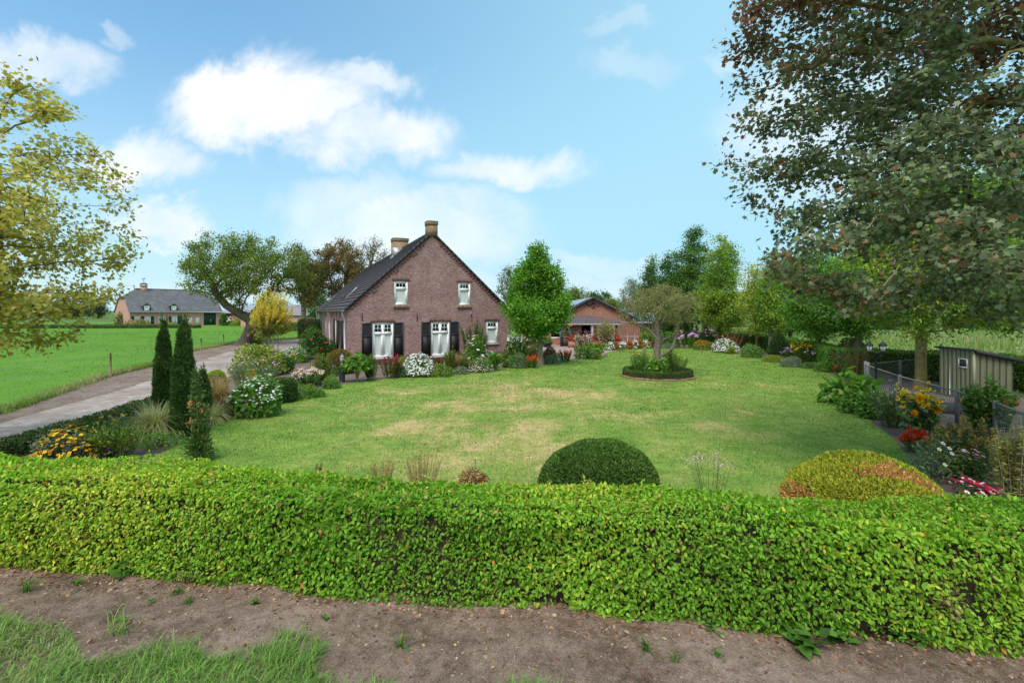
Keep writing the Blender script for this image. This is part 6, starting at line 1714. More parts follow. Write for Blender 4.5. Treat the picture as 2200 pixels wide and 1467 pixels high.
def plant(name, label, cat, u, v, w, h, pal=G1, style='dome', ls=.07, dens=1.5, fl=(), tmpl=QUAD, group=None, seed=None, aspect=1.0, depth=.85, z0=0.0, stems=None, lean=.9, spike=.35, y=None, mat=None, droop=.1, nstem=None, base=.12):
    """u, v: foot of the plant in the photograph; w, h: its size there.  Built in metres at its own place on the ground."""
    seed = seed or (abs(hash((round(u), round(v), round(w)))) % 9999 + 1)
    seed = int(u * 7 + v * 13 + w * 3) % 99991 + 1
    rng = np.random.default_rng(seed)
    if y is None: x, y = G(u, v, z0)
    else: x = atY(u, y)
    s = y / F
    w, h, dens = w * 1.18, h * 1.16, dens * 1.5
    rx, H = w / 2 * s, h * s
    ry = rx * depth
    root = thing(name, label, cat, (x, y, z0), group=group)
    fm = MB(); sm = MB()
    stemc = np.array(stems if stems else (.09, .12, .04))
    if style == 'dome':
        area = 2 * math.pi * rx * max(H, rx * .5)
        n = int(np.clip(dens * area / (.5 * ls * ls * aspect), 160, 9000))
        d = rand_dir(rng, n); d[:, 2] = np.abs(d[:, 2])
        lob = 1 + .16 * Waves(seed, 3.2)(d) + .12 * Waves(seed + 1, 7)(d)
        r = (1 - .45 * rng.random(n) ** 2) * lob
        P = d * r[:, None] * (rx, ry, H * (1 - base)) + (0, 0, H * base * .6)
        P[:, 2] = np.maximum(P[:, 2], .015)
        nrm = unit(d * .6 + (0, 0, .7) + .55 * rng.normal(size=(n, 3)))
        D = unit(d * .5 + (0, 0, -droop) + .8 * rng.normal(size=(n, 3)))
        stamp(fm, tmpl, P, D, nrm, ls * rng.uniform(.65, 1.3, n), colours(rng, pal, n, P, Waves(seed + 2, 3.5)), wid=aspect)
        for _ in range(10):
            a = rng.uniform(0, 6.28); q = rng.uniform(.3, .8)
            sm.tube([(0, 0, -.03), (rx * q * .4 * math.cos(a), ry * q * .4 * math.sin(a), H * .4), (rx * q * math.cos(a), ry * q * math.sin(a), H * .75)], [.014, .010, .004], stemc, 4, cap=False)
        tips = None
    elif style == 'grass':
        n = int(np.clip(dens * 420 * (rx * H + .15), 260, 4000))
        P = np.column_stack([rng.normal(0, rx * .16, n), rng.normal(0, ry * .16, n), np.zeros(n)])
        L = rng.uniform(.75, 1.25, n) * math.hypot(H, rx * .7)
        blades(fm, rng, P, L, ls, rng.uniform(.25, 1.75, n) * lean, colours(rng, pal, n), 4)
        tips = None
    else:  # upright stems
        k = nstem or int(np.clip(26 * rx * ry * 3.14 / .05, 8, 70))
        a = rng.uniform(0, 6.28, k); q = np.sqrt(rng.random(k))
        b0 = np.column_stack([rx * .45 * q * np.cos(a), ry * .45 * q * np.sin(a), np.full(k, -.02)])
        hh = H * (1 - .28 * q ** 2) * rng.uniform(.78, 1.06, k)
        b1 = np.column_stack([rx * q * np.cos(a) * .95, ry * q * np.sin(a) * .95, hh]) + rng.normal(0, rx * .04, (k, 3)) * (1, 1, 0)
        sr = np.array((.009, .007, .004)) * (.4 if dens < .8 else 1.0)
        for p, e in zip(b0, b1): sm.tube([p, p * .5 + e * .5 + (0, 0, H * .06), e], sr, stemc, 4, cap=False)
        area = 2 * math.pi * rx * H
        n = int(np.clip(dens * area / (.5 * ls * ls * aspect), 160, 8000))
        i = rng.integers(0, k, n); t = base + (1 - base) * rng.random(n) ** .8
        t = t * (1 - spike * .5 * (rng.random(n) < .7))
        m = b0[i] * (1 - t)[:, None] + b1[i] * t[:, None] + np.column_stack([0 * t, 0 * t, H * .24 * t * (1 - t)])
        an = rng.uniform(0, 6.28, n); o_ = np.column_stack([np.cos(an), np.sin(an), 0 * an])
        D = unit(o_ + (0, 0, .45 - droop) + .35 * rng.normal(size=(n, 3)))
        P = m + o_ * rng.uniform(0, ls * .5, (n, 1)); P[:, 2] = np.maximum(P[:, 2], .015)
        stamp(fm, tmpl, P, D, unit(np.array((0, 0, 1.)) + .3 * o_ + .4 * rng.normal(size=(n, 3))), ls * rng.uniform(.65, 1.25, n) * (1.15 - .4 * t), colours(rng, pal, n, P, Waves(seed + 2, 3.5)), wid=aspect)
        tips = (b0, b1, k)
    fm.build('foliage', mat or FOL, root)
    if sm.n: sm.build('stems', BARK, root)
    if fl:
        for spec in fl:
            pal2, fs, cnt, where = spec[:4]
            if cnt > 12: fs, cnt = fs * 1.0, int(cnt * 1.6)
            shp = spec[4] if len(spec) > 4 else DISC
            eye = spec[5] if len(spec) > 5 else None
            pm = MB()
            if where in ('top', 'all', 'low'):
                d = rand_dir(rng, cnt * 3); d[:, 2] = np.abs(d[:, 2])
                if where == 'top': d = d[d[:, 2] > .35]
                if where == 'low': d = d[d[:, 2] < .6]
                d = d[:cnt]; c = len(d)
                lob = 1.0 + .14 * Waves(seed, 3.2)(d)
                P = d * (lob * rng.uniform(.92, 1.10, c))[:, None] * (rx, ry, H * (1 - base)) + (0, 0, H * base * .6 + fs * .3)
                nn = unit(d * .8 + (0, 0, .8) + .35 * rng.normal(size=(c, 3)))
            elif where == 'spikes':      # flower spikes on the stem tops
                b0_, b1_, k = tips if tips else (None, None, 0)
                i = rng.integers(0, k, cnt); t = 1.05 - spike * rng.random(cnt)
                P = b0_[i] * (1 - t)[:, None] + b1_[i] * t[:, None] + np.column_stack([0 * t, 0 * t, H * .24 * t * (1 - t)]) + rng.normal(0, fs * .55, (cnt, 3))
                nn = unit(rng.normal(size=(cnt, 3)) + (0, 0, .6)); c = cnt
            else:                        # heads: one cluster of florets per stem tip
                b0_, b1_, k = tips
                per = max(1, cnt // k); i = np.repeat(np.arange(k), per); c = len(i)
                o_ = rng.normal(0, 1, (c, 3)) * (.055, .055, .03) * (1.0 if per > 1 else .0)
                P = b1_[i] + o_ + (0, 0, .015)
                nn = unit(o_ * 6 + (0, -.25, 1) + .3 * rng.normal(size=(c, 3)))
            D = unit(np.cross(nn, rng.normal(size=(c, 3))))
            sz = fs * rng.uniform(.75, 1.2, c)
            stamp(pm, shp, P, D, nn, sz, colours(rng, pal2, c, jit=.10))
            if eye is not None:
                stamp(pm, DISC, P + nn * fs * .05, D, nn, sz * .32, np.broadcast_to(np.array(eye), (c, 3)))
            pm.build('blossom', PETAL, root)
    return root

# --- left border, nearest first
plant('heliopsis', 'clump of orange and yellow daisy flowers with grey leaves, lowest left behind the hedge', 'flowers', 138, 1000, 112, 70, G3, 'stems', .075, 1.5, [(ORG, .075, 100, 'all', DAISY, (.30, .12, .03)), (YEL, .08, 95, 'all', DAISY)], nstem=40)
plant('tarragon', 'bright feathery green herb clump right of the orange daisies', 'herb', 243, 988, 118, 82, G4[:2] + G1, 'stems', .10, 2.0, tmpl=LANCE, droop=-.2, nstem=60, aspect=1.7)
plant('yarrow', 'dried yarrow with flat mustard flower heads on thin stalks behind the feathery herb', 'flowers', 262, 950, 90, 58, G3, 'stems', .06, .35, [(ORG, .06, 22, 'heads')], nstem=18, tmpl=LANCE)
plant('verbena', 'small purple flower cluster peeking over the hedge beside the feathery herb', 'flowers', 230, 992, 34, 28, G2, 'dome', .05, 1.0, [([(1, (.26, .04, .32)), (1, (.35, .08, .40))], .055, 34, 'top')])
plant('striped_grass', 'big arching clump of cream striped ornamental grass left of the yews', 'ornamental grass', 334, 934, 84, 54, VAR, 'grass', .016, 4.0, lean=1.35)
plant('striped_grass', 'small arching clump of cream striped grass right of the slim yew', 'ornamental grass', 455, 906, 38, 36, VAR, 'grass', .015, 3.4, lean=1.3)
plant('ground_cover', 'low loose green ground cover with few violet flowers under the striped grass', 'ground cover', 345, 958, 78, 26, G1, 'dome', .05, .8, [(PUR, .03, 12, 'top')])
plant('copper_grass', 'copper and straw coloured dry grass clump behind the small striped grass', 'ornamental grass', 464, 876, 62, 48, STR, 'grass', .016, 2.6, lean=.75)
plant('red_astilbe', 'row of rust red faded astilbe plumes behind the copper grass', 'flowers', 464, 848, 56, 32, RDB, 'stems', .05, 1.5, [(RDB, .03, 220, 'spikes')], spike=.5)
plant('salvia', 'small lavender blue spikes standing behind the rust red astilbe', 'flowers', 466, 835, 18, 28, G3, 'stems', .04, 1.0, [([(1, (.35, .30, .55))], .025, 70, 'spikes')], spike=.6, nstem=8)
plant('anemone', 'leafy clump topped by many small white anemones, beside the clipped yew block', 'flowers', 546, 892, 92, 72, G1, 'dome', .15, 1.25, [(WHT, .07, 110, 'top', DISC, (.6, .5, .1))], tmpl=OVATE)
plant('pink_asters', 'small crimson and pink asters at the left foot of the anemones', 'flowers', 490, 897, 36, 30, G2, 'dome', .06, .9, [(CRI, .045, 26, 'all'), (LPK, .04, 14, 'top')])
plant('ligularia', 'golden yellow flower spikes rising between the anemones and the butterfly bush', 'flowers', 540, 850, 22, 50, G1, 'stems', .08, .8, [(ORG, .04, 110, 'spikes')], spike=.6, nstem=5)
plant('butterfly_bush', 'loose grey green butterfly bush with pale violet blooms', 'shrub', 540, 846, 124, 72, G3 + G5, 'stems', .10, 1.1, [(LIL, .06, 40, 'heads')], tmpl=LANCE, aspect=1.3, nstem=44)
plant('variegated_shrub', 'big yellow variegated laurel shrub behind the butterfly bush', 'shrub', 558, 806, 82, 58, G4, 'dome', .13, 1.6, tmpl=OVATE)
plant('shrub', 'dark leafy shrub filling the gap right of the variegated laurel', 'shrub', 603, 800, 44, 34, G2, 'dome', .10, 1.5)
plant('strawberry_mat', 'low green mat dotted with tiny red berries along the lawn', 'ground cover', 664, 852, 56, 24, G1, 'dome', .06, 1.5, [(CRI, .028, 40, 'top')])
plant('sedum', 'stonecrop with flat pale pink flower heads beside the garden path', 'flowers', 664, 829, 58, 34, G1, 'stems', .08, 1.4, [(SED, .045, 420, 'heads')], nstem=36)
plant('snapdragons', 'mixed red, yellow and salmon snapdragons above the garden path', 'flowers', 622, 797, 42, 36, G1, 'stems', .06, 1.2, [(RED, .07, 12, 'spikes'), (YEL, .06, 14, 'spikes'), ([(1, (.72, .34, .26))], .06, 40, 'spikes')], nstem=18)
plant('white_phlox', 'wide low white phlox clump left of the red hibiscus', 'flowers', 628, 779, 52, 30, G1, 'dome', .07, 1.2, [(WHT, .06, 160, 'top')], group='white phlox clumps')
plant('purple_asters', 'small violet asters between the white phlox and the red hibiscus', 'flowers', 655, 776, 22, 18, G2, 'dome', .05, 1.0, [(LIL, .045, 30, 'top')])
plant('red_hibiscus', 'big dark green hibiscus with large red flowers at the house side', 'shrub', 674, 770, 58, 52, G2, 'dome', .14, 1.7, [(RED, .20, 11, 'all', DAISY)], tmpl=OVATE)
plant('shrub', 'grey green bush against the side wall right of the red hibiscus', 'shrub', 706, 766, 44, 32, G3 + G2, 'dome', .07, 1.5)
plant('privet', 'golden green upright privet left of the bollard lamp', 'shrub', 694, 824, 46, 60, G5 + G4, 'stems', .065, 1.8, nstem=30)
plant('red_dahlia', 'single crimson dahlia at the path edge left of the golden privet', 'flowers', 670, 806, 14, 26, G1, 'stems', .06, .8, [(CRI, .12, 3, 'heads', DAISY)], nstem=3)
plant('purple_aster', 'tiny purple asters directly left of the bollard lamp', 'flowers', 715, 808, 18, 22, G1, 'dome', .05, 1.0, [(PUR, .045, 20, 'top')])
plant('catmint', 'low green tuft at the lawn edge left of the bollard lamp', 'ground cover', 711, 834, 34, 22, G1, 'dome', .05, 1.6)
plant('castor_plant', 'lush broad leaved green plant on two bare stems right of the bollard lamp', 'plant', 767, 820, 46, 66, G1, 'dome', .22, 1.5, tmpl=OVATE, base=.55, stems=(.30, .26, .10))
plant('privet', 'pale tipped upright bush in front of the left window', 'shrub', 797, 816, 30, 54, G2 + G4, 'stems', .06, 1.9, nstem=22)
plant('cockscomb', 'crimson and plum cockscomb clump under the left window', 'flowers', 841, 812, 46, 42, RDB + G5, 'stems', .07, 1.5, [(CRI, .075, 90, 'spikes')], nstem=26, spike=.3)
plant('euphorbia', 'small yellow green bushy plant left of the big white phlox', 'plant', 866, 796, 22, 26, G4, 'dome', .06, 1.5)
plant('lady_mantle', 'bluish green low clump left of the big white phlox', 'plant', 862, 810, 28, 24, G3 + G1, 'dome', .07, 1.4)
plant('white_phlox', 'biggest white phlox mound in front of the farmhouse between the windows', 'flowers', 899, 808, 56, 42, G1, 'dome', .07, 1.0, [(WHT, .085, 420, 'all')], group='white phlox clumps')
plant('red_grass', 'rust red flower plumes right of the big white phlox', 'ornamental grass', 938, 792, 34, 24, RDB, 'stems', .045, 1.4, [(RDB, .03, 120, 'spikes')], spike=.5)
plant('geranium', 'low yellow green leaves between the white phlox and the goldenrod', 'ground cover', 944, 808, 48, 24, G4 + G1, 'dome', .08, 1.4)
plant('goldenrod', 'tall narrow yellow green goldenrod before the right shutters', 'plant', 967, 803, 22, 54, G5 + G4, 'stems', .05, 2.0, [([(1, (.45, .40, .06))], .03, 90, 'spikes')], nstem=20)
plant('astilbe', 'orange brown wispy grass right of the goldenrod', 'ornamental grass', 978, 800, 20, 34, STR + RDB, 'grass', .010, 2.0, lean=.6)
plant('fountain_grass', 'upright olive ornamental grass left of the pink hibiscus', 'ornamental grass', 996, 798, 32, 30, G5, 'grass', .011, 2.4, lean=.7)
plant('silver_mat', 'silvery low mat at the lawn edge below the olive grass', 'ground cover', 990, 803, 34, 14, G3, 'dome', .05, 1.3)
plant('pink_hibiscus', 'tall bush with pink flowers against the gable left of the small window', 'shrub', 1018, 774, 62, 80, G2 + G5, 'stems', .09, 1.7, [(PNK, .115, 30, 'all', DAISY)], nstem=34)
plant('white_hibiscus', 'bush with large white flowers with crimson eyes at the gable', 'shrub', 1024, 790, 46, 58, G1, 'dome', .10, 1.4, [(LPK, .17, 22, 'all', DISC, (.45, .02, .08))])
plant('impatiens', 'low pink and white impatiens below the white hibiscus', 'flowers', 1030, 799, 44, 26, G1, 'dome', .05, 1.1, [(LPK, .06, 60, 'all'), (PNK, .055, 40, 'all'), (WHT, .06, 40, 'low')])
plant('white_phlox', 'small white phlox clump under the small right window', 'flowers', 1052, 790, 26, 30, G1, 'dome', .06, 1.0, [(WHT, .07, 110, 'all')], group='white phlox clumps')
plant('canna', 'upright broad leaved canna with one crimson bud below the small window', 'plant', 1065, 796, 20, 36, G1, 'stems', .30, 1.3, [(CRI, .08, 4, 'spikes')], tmpl=LANCE, aspect=1.9, nstem=5, droop=-.5)
plant('brown_tuft', 'small rusty brown tuft beside the gable corner', 'ornamental grass', 1080, 776, 9, 16, RDB, 'grass', .012, 1.5)
# --- border round the sweetgum
plant('hydrangea', 'leafy hydrangea bush at the right corner of the farmhouse', 'shrub', 1108, 776, 42, 42, G1, 'dome', .16, 1.6, [([(1, (.42, .2, .08))], .12, 4, 'all')], tmpl=OVATE)
plant('fleabane', 'pale green fleabane clump left of the red salvia under the sweetgum', 'flowers', 1113, 790, 34, 28, G3 + G1, 'dome', .05, 1.5, [(WHT, .025, 60, 'all')])
plant('heather', 'olive mound with plum flowers behind the sweetgum trunk', 'shrub', 1138, 772, 32, 28, G5, 'dome', .06, 1.5, [(CRI, .06, 30, 'low')])
plant('red_salvia', 'red salvia patch at the left foot of the sweetgum trunk', 'flowers', 1143, 790, 36, 24, G1, 'stems', .05, 1.2, [(ORR, .045, 330, 'spikes')], nstem=30, spike=.45, group='red salvia patches')
plant('fuchsia', 'pink and scarlet fuchsia left of the sweetgum trunk', 'flowers', 1152, 768, 20, 36, G1, 'dome', .05, 1.1, [(LPK, .06, 50, 'top'), (RED, .07, 40, 'low')])
plant('hebe', 'round green bush just right of the sweetgum trunk', 'shrub', 1180, 774, 30, 24, G1 + G5, 'dome', .05, 1.7)
plant('begonia_bowl', 'bowl of dark leaved pink begonias on the round green bush', 'flowers', 1182, 768, 22, 22, RDB, 'dome', .05, 1.1, [(LPK, .05, 40, 'top')], z0=.25)
plant('lavender', 'grey low lavender mound right of the sweetgum trunk at the lawn edge', 'shrub', 1186, 781, 30, 16, G3, 'dome', .05, 1.6)
plant('red_salvia', 'red salvia patch right of the lavender at the lawn edge', 'flowers', 1215, 776, 36, 22, G1, 'stems', .05, 1.2, [(RED, .045, 360, 'spikes')], nstem=32, spike=.45, group='red salvia patches')
plant('hosta', 'broad leaved green plants at the foot of the sweet peas', 'plant', 1262, 770, 44, 26, G1, 'dome', .17, 1.4, tmpl=OVATE)
plant('canna', 'yellow green upright leaves at the right end of the sweet pea bed', 'plant', 1290, 767, 22, 34, G4 + G1, 'stems', .28, 1.4, tmpl=LANCE, aspect=1.7, nstem=8, droop=-.3)
plant('begonia', 'single red begonia beside the lawn at the sweet pea bed', 'flowers', 1283, 772, 12, 11, G1, 'dome', .05, 1.0, [(RED, .07, 16, 'top')])
pr = plant('sweet_peas', 'pink and salmon sweet peas climbing grey canes on the patio corner', 'flowers', 1254, 762, 52, 44, G5 + G3, 'stems', .06, .7, [(PNK, .065, 90, 'all'), ([(1, (.8, .32, .26))], .07, 40, 'all'), (LPK, .06, 60, 'all')], nstem=26, stems=(.34, .27, .2))
# patio pots, planter and begonias
x0, yv = G(1222, 747); x1 = atY(1331, yv)
pw = thing('brick_planter', 'low red brick planter wall along the front of the veranda', 'planter', (x0, yv, 0))
mb = MB(); L_ = x1 - x0
for a, b in (((0, 0, 0), (L_, .1, .5)), ((0, .5, 0), (L_, .6, .5)), ((0, .1, 0), (.1, .5, .5)), ((L_ - .1, .1, 0), (L_, .5, .5))): mb.box(a, b)
mb.build('wall', BRICK_R, pw); mb = MB(); mb.box((.1, .1, .3), (L_ - .1, .5, .44), (.06, .045, .035)); mb.build('potting_soil', PLAST, pw)
ORD = ('first', 'second', 'third', 'fourth', 'fifth', 'sixth', 'seventh', 'eighth', 'ninth')
for i in range(9):
    u = 1229 + i * 12
    plant('begonia', ('white' if i % 2 else 'red') + ' begonia clump in the brick planter, ' + ORD[i] + ' from its left end', 'flowers', u, 733, 15, 13, RDB + G1, 'dome', .06, 1.2, [((WHT if i % 2 else RED), .095, 60, 'all')], z0=.44, y=yv + .3, group='begonias in the brick planter')
for i, (u, v, p) in enumerate(((1310, 752, 1), (1322, 751, 0), (1334, 751, 1), (1352, 750, 0), (1364, 749, 1), (1376, 749, 0), (1388, 748, 1), (1400, 747, 0))):
    plant('begonia', ('white' if p else 'red') + ' begonia in the row along the far lawn edge, ' + ORD[i] + ' from the left', 'flowers', u, v, 16, 15, G1, 'dome', .06, 1.2, [((WHT if p else RED), .10, 55, 'all')], group='begonias along the far lawn edge')
r_, x, y = pot('planter_pot', 'dark round planter with red and white begonias left of the sweetgum trunk', 1137, 742, .42, .42, (.05, .055, .06))
plant('begonia', 'red and white begonias filling the dark planter beside the wing door', 'flowers', 1137, 742, 24, 16, G1, 'dome', .06, 1.1, [(RED, .11, 40, 'all'), (WHT, .10, 30, 'all')], z0=.36, y=y)
r_, x, y = pot('planter_pot', 'dark round planter with plain green plant right of the sweetgum trunk', 1176, 745, .42, .40, (.045, .05, .055))
plant('sedge', 'plain green tuft filling the dark planter right of the sweetgum trunk', 'plant', 1176, 745, 20, 9, G1, 'dome', .07, 1.8, z0=.33, y=y)
x, y = G(1345, 747)
wc = thing('watering_can', 'white watering can standing among the begonias at the far lawn edge', 'watering can', (x, y + .3, 0))
mb = MB(); mb.lathe([(.17, 0), (.18, .02), (.17, .3), (.10, .36), (.09, .36)], col=(.72, .73, .72), k=16); mb.build('body', PAINT, wc)
mb = MB(); mb.tube([(.15, 0, .08), (.3, 0, .25), (.42, 0, .42)], [.03, .025, .02], (.72, .73, .72), 8); mb.lathe([(.02, .40), (.06, .45)], (.43, 0, 0), (.72, .73, .72), 8); mb.build('spout', PAINT, wc)
mb = MB(); mb.tube([(-.16, 0, .1), (-.28, 0, .2), (-.26, 0, .38), (-.1, 0, .44), (.05, 0, .37)], .016, (.72, .73, .72), 6); mb.build('handle', PAINT, wc)
x, y = G(1341, 748)
st = thing('stone_trough', 'grey stone bowl between the begonias at the far lawn edge', 'bowl', (x, y, 0)); mb = MB(); mb.lathe([(.2, 0), (.36, .16), (.38, .24), (.32, .24), (.25, .14)], col=(.20, .18, .17), k=18); mb.build('basin', STONE, st)
x, y = G(1457, 744)
ur = thing('flower_urn', 'pale grey stone urn of white and red flowers in front of the dark hedge', 'urn', (x, y, 0)); mb = MB(); mb.lathe([(.26, 0), (.28, .08), (.24, .14), (.30, .55), (.36, .62), (.36, .68), (.30, .68)], col=(.55, .54, .52), k=18); mb.build('vase', STONE, ur)
plant('begonia', 'white and dark red flowers heaped in the stone urn', 'flowers', 1457, 744, 21, 18, RDB, 'dome', .06, 1.1, [(WHT, .08, 60, 'all'), (CRI, .07, 24, 'all')], z0=.62, y=y)
px0, py0 = atY(1225.5, 41.7), 41.7
hb_ = thing('hanging_basket', 'small basket of bright orange flowers hung on the veranda post', 'basket', (px0, py0, 1.72))
mb = MB(); mb.lathe([(.03, -.16), (.12, -.08), (.14, 0)], col=(.10, .06, .04), k=12); mb.tube([(-.13, 0, 0), (0, 0, .25), (.13, 0, 0)], .008, (.1, .1, .1), 4); mb.build('basket', PLAST, hb_)
rng = np.random.default_rng(4); P = rand_dir(rng, 60) * .15; P[:, 2] = np.abs(P[:, 2])
mb = MB(); stamp(mb, DISC, P, rand_dir(rng, 60), unit(P + (0, -.05, .05)), .10, colours(rng, [(1, (.82, .22, .02)), (1, (.8, .3, .03))], 60)); mb.build('blossom', PETAL, hb_)
# --- far end border
plant('rhododendron', 'yellow green rhododendron right of the greenhouse', 'shrub', 1394, 746, 38, 34, G4 + G1, 'dome', .12, 1.6, tmpl=OVATE)
plant('rhododendron', 'dark green rhododendron between the apple trunk and the urn', 'shrub', 1436, 746, 40, 30, G2 + G1, 'dome', .12, 1.6, tmpl=OVATE)
plant('low_sedum', 'low grey mat in front of the dark rhododendron', 'ground cover', 1436, 748, 30, 9, G3, 'dome', .06, 1.4)
plant('purple_phlox', 'bright lilac phlox right of the stone urn', 'flowers', 1479, 748, 34, 30, G1, 'stems', .07, 1.2, [(LIL, .085, 170, 'heads')], nstem=22)
plant('joe_pye', 'dusty pink flower dome high behind the lilac phlox', 'flowers', 1511, 744, 40, 52, G2, 'stems', .09, 1.2, [([(2, (.50, .30, .28)), (1, (.6, .4, .36))], .07, 200, 'heads')], nstem=24, group=None)
plant('pink_phlox', 'loose pink phlox in front of the dusty pink dome', 'flowers', 1518, 746, 40, 34, G2, 'stems', .06, 1.0, [(LIL, .07, 60, 'heads'), (PNK, .06, 50, 'heads')], nstem=22)
plant('orange_marigolds', 'low scarlet orange flower mound at the lawn edge', 'flowers', 1511, 751, 38, 18, G4 + G1, 'dome', .06, 1.4, [(ORR, .075, 90, 'top')])
plant('rust_astilbe', 'rust brown astilbe plumes behind the white phlox of the right border', 'flowers', 1572, 752, 58, 34, RDB + STR, 'stems', .06, 1.3, [(RDB, .04, 300, 'spikes')], spike=.55, nstem=34)
plant('white_phlox', 'bright white phlox mound on the far right border of the lawn', 'flowers', 1557, 757, 42, 27, G1, 'dome', .06, 1.0, [(WHT, .095, 300, 'all')], group='white phlox clumps')
plant('daylily', 'green strap leaves at the right foot of the far white phlox', 'plant', 1570, 760, 24, 15, G4, 'grass', .014, 1.6)
plant('pink_mallow', 'small dusty pink flowers left of the far white phlox', 'flowers', 1536, 753, 16, 18, G5, 'dome', .05, 1.2, [(LPK, .05, 24, 'all')])
plant('daylilies', 'yellow and orange daylilies blooming over the far hedge', 'flowers', 1576, 741, 76, 34, G1, 'stems', .10, .9, [(YEL, .11, 50, 'heads', DAISY), (ORG, .10, 20, 'heads', DAISY), (RED, .12, 3, 'heads', DAISY)], nstem=40, y=46)
plant('bean_tower', 'leafy green climbing column behind the border left of the spruce', 'climber', 1622, 752, 26, 44, G1, 'stems', .10, 2.0, tmpl=OVATE, nstem=12)
plant('tall_sunflowers', 'few tall yellow sunflowers above the climbing column', 'flowers', 1630, 745, 40, 50, G1, 'stems', .12, .6, [(YEL, .22, 7, 'heads', DAISY)], nstem=7, y=44)
plant('white_asters', 'green clump with few white asters left of the spruce', 'flowers', 1616, 767, 42, 24, G1 + G3, 'dome', .07, 1.6, [(WHT, .05, 18, 'top')])
plant('golden_thyme', 'low golden yellow mat below the conical spruce', 'ground cover', 1660, 777, 38, 13, G4, 'dome', .05, 1.9)
plant('purple_phlox', 'lilac phlox right of the golden mat', 'flowers', 1692, 778, 30, 28, G5, 'stems', .06, 1.1, [(LIL, .07, 70, 'heads')], nstem=18)
plant('lavender', 'pair of grey lavender mounds right of the golden mat', 'shrub', 1700, 787, 38, 20, G3, 'dome', .05, 1.7)
plant('coneflowers', 'yellow coneflowers between the two pale trunks of the right border', 'flowers', 1727, 782, 48, 42, G2 + G5, 'stems', .07, 1.2, [(YEL, .08, 130, 'heads', DAISY, (.12, .06, .02))], nstem=46)
plant('pink_dahlia', 'few pink dahlias right of the yellow coneflowers', 'flowers', 1741, 785, 22, 30, G2, 'stems', .07, 1.0, [(LIL, .12, 9, 'heads', DAISY)], nstem=9)
plant('cranesbill', 'pale green mat left of the pale trunk beside the coneflowers', 'ground cover', 1741, 791, 34, 12, G3 + G1, 'dome', .06, 1.6)
plant('cranesbill', 'bright green low mound right of the pale trunk', 'ground cover', 1773, 798, 38, 20, G1, 'dome', .07, 1.7)
plant('evergreen_bush', 'tall dark evergreen bush left of the lamp post', 'shrub', 1828, 792, 60, 58, IVY, 'dome', .09, 1.7)
plant('red_salvia', 'sparse red salvia at the lawn edge left of the twiggy shrub', 'flowers', 1806, 806, 34, 20, G5 + RDB, 'stems', .05, 1.2, [(RED, .045, 150, 'spikes')], nstem=22, spike=.4, group='red salvia patches')
plant('twiggy_shrub', 'sparse twiggy reddish shrub left of the fence corner', 'shrub', 1836, 818, 62, 74, RDB + G5, 'stems', .05, .55, stems=(.22, .15, .10), nstem=46)
plant('sea_holly', 'dark violet flower heads at the fence corner above the hosta', 'flowers', 1848, 836, 22, 18, G2, 'dome', .05, 1.0, [(PUR, .05, 18, 'top')])
plant('bistort', 'long red flowered bistort hedge behind the run fence', 'flowers', 1885, 800, 130, 40, G2 + RDB, 'stems', .07, 1.3, [([(2, (.34, .045, .055)), (1, (.42, .1, .1))], .03, 500, 'spikes')], nstem=70, spike=.4, y=23.3, depth=.35)
# --- right border, close
plant('hosta', 'big glossy hosta with broad bright leaves in front of the fence corner', 'plant', 1828, 868, 94, 56, [(3, (.10, .24, .03)), (3, (.15, .31, .04)), (2, (.24, .36, .08)), (1, (.06, .15, .02)), (.4, (.42, .36, .12))], 'dome', .30, 1.7, tmpl=OVATE, aspect=.85, droop=.45)
plant('geranium', 'mid green cranesbill mound below the big hosta', 'plant', 1838, 886, 52, 40, G1 + G2, 'dome', .10, 1.7, tmpl=OVATE)
plant('peony', 'lobed dark green peony leaves at the foot of the lamp post', 'plant', 1876, 896, 58, 48, G1 + G2, 'dome', .13, 1.7, tmpl=OVATE)
plant('tall_asters', 'tall bushy asters not yet in bloom left of the sunflowers', 'plant', 1918, 916, 74, 82, G5 + G3 + G1, 'stems', .085, 1.7, [(LPK, .03, 26, 'heads')], tmpl=LANCE, aspect=1.6, nstem=56)
sfp = plant('sunflowers', 'sunflower plants with dark heart leaves and many small yellow blooms at the fence', 'sunflower', 1975, 938, 82, 98, G2 + G3, 'stems', .16, 1.2, [(YEL, .11, 80, 'spikes', DAISY, (.16, .08, .02))], tmpl=OVATE, nstem=22, droop=.5, spike=.25)
def pompon(root, c, r, rng, n=150):
    m = MB()
    d = rand_dir(rng, n); d[:, 1] = -np.abs(d[:, 1]) * 1.1; d = unit(d)
    fc = np.array((-.15, -.8, .55)); fc /= np.linalg.norm(fc)
    d = unit(d + fc * .5)
    stamp(m, LANCE, np.array(c) + d * r * .35, unit(d * .7 + np.cross(d, rng.normal(size=(n, 3))) * .5), d, r * rng.uniform(.75, 1.05, n), colours(rng, [(3, (.80, .46, .012)), (1, (.74, .32, .01))], n, jit=.06), wid=1.6)
    m.build('flower_head', PETAL, root)
rng = np.random.default_rng(8)
fs0 = np.array(sfp.location)
for u, v, r in ((1975, 856, .10), (2010, 879, .115), (1963, 887, .075)):
    yq = fs0[1] - .25; X_ = atY(u, yq); Z_ = 3 - (v - HZ) * yq / F
    pompon(sfp, np.array((X_, yq, Z_)) - fs0, r, rng)
plant('red_salvia', 'vivid red salvia at the lawn edge below the sunflowers', 'flowers', 1966, 970, 50, 42, G1, 'stems', .06, 1.1, [(RED, .04, 420, 'spikes')], nstem=30, spike=.5, group='red salvia patches')
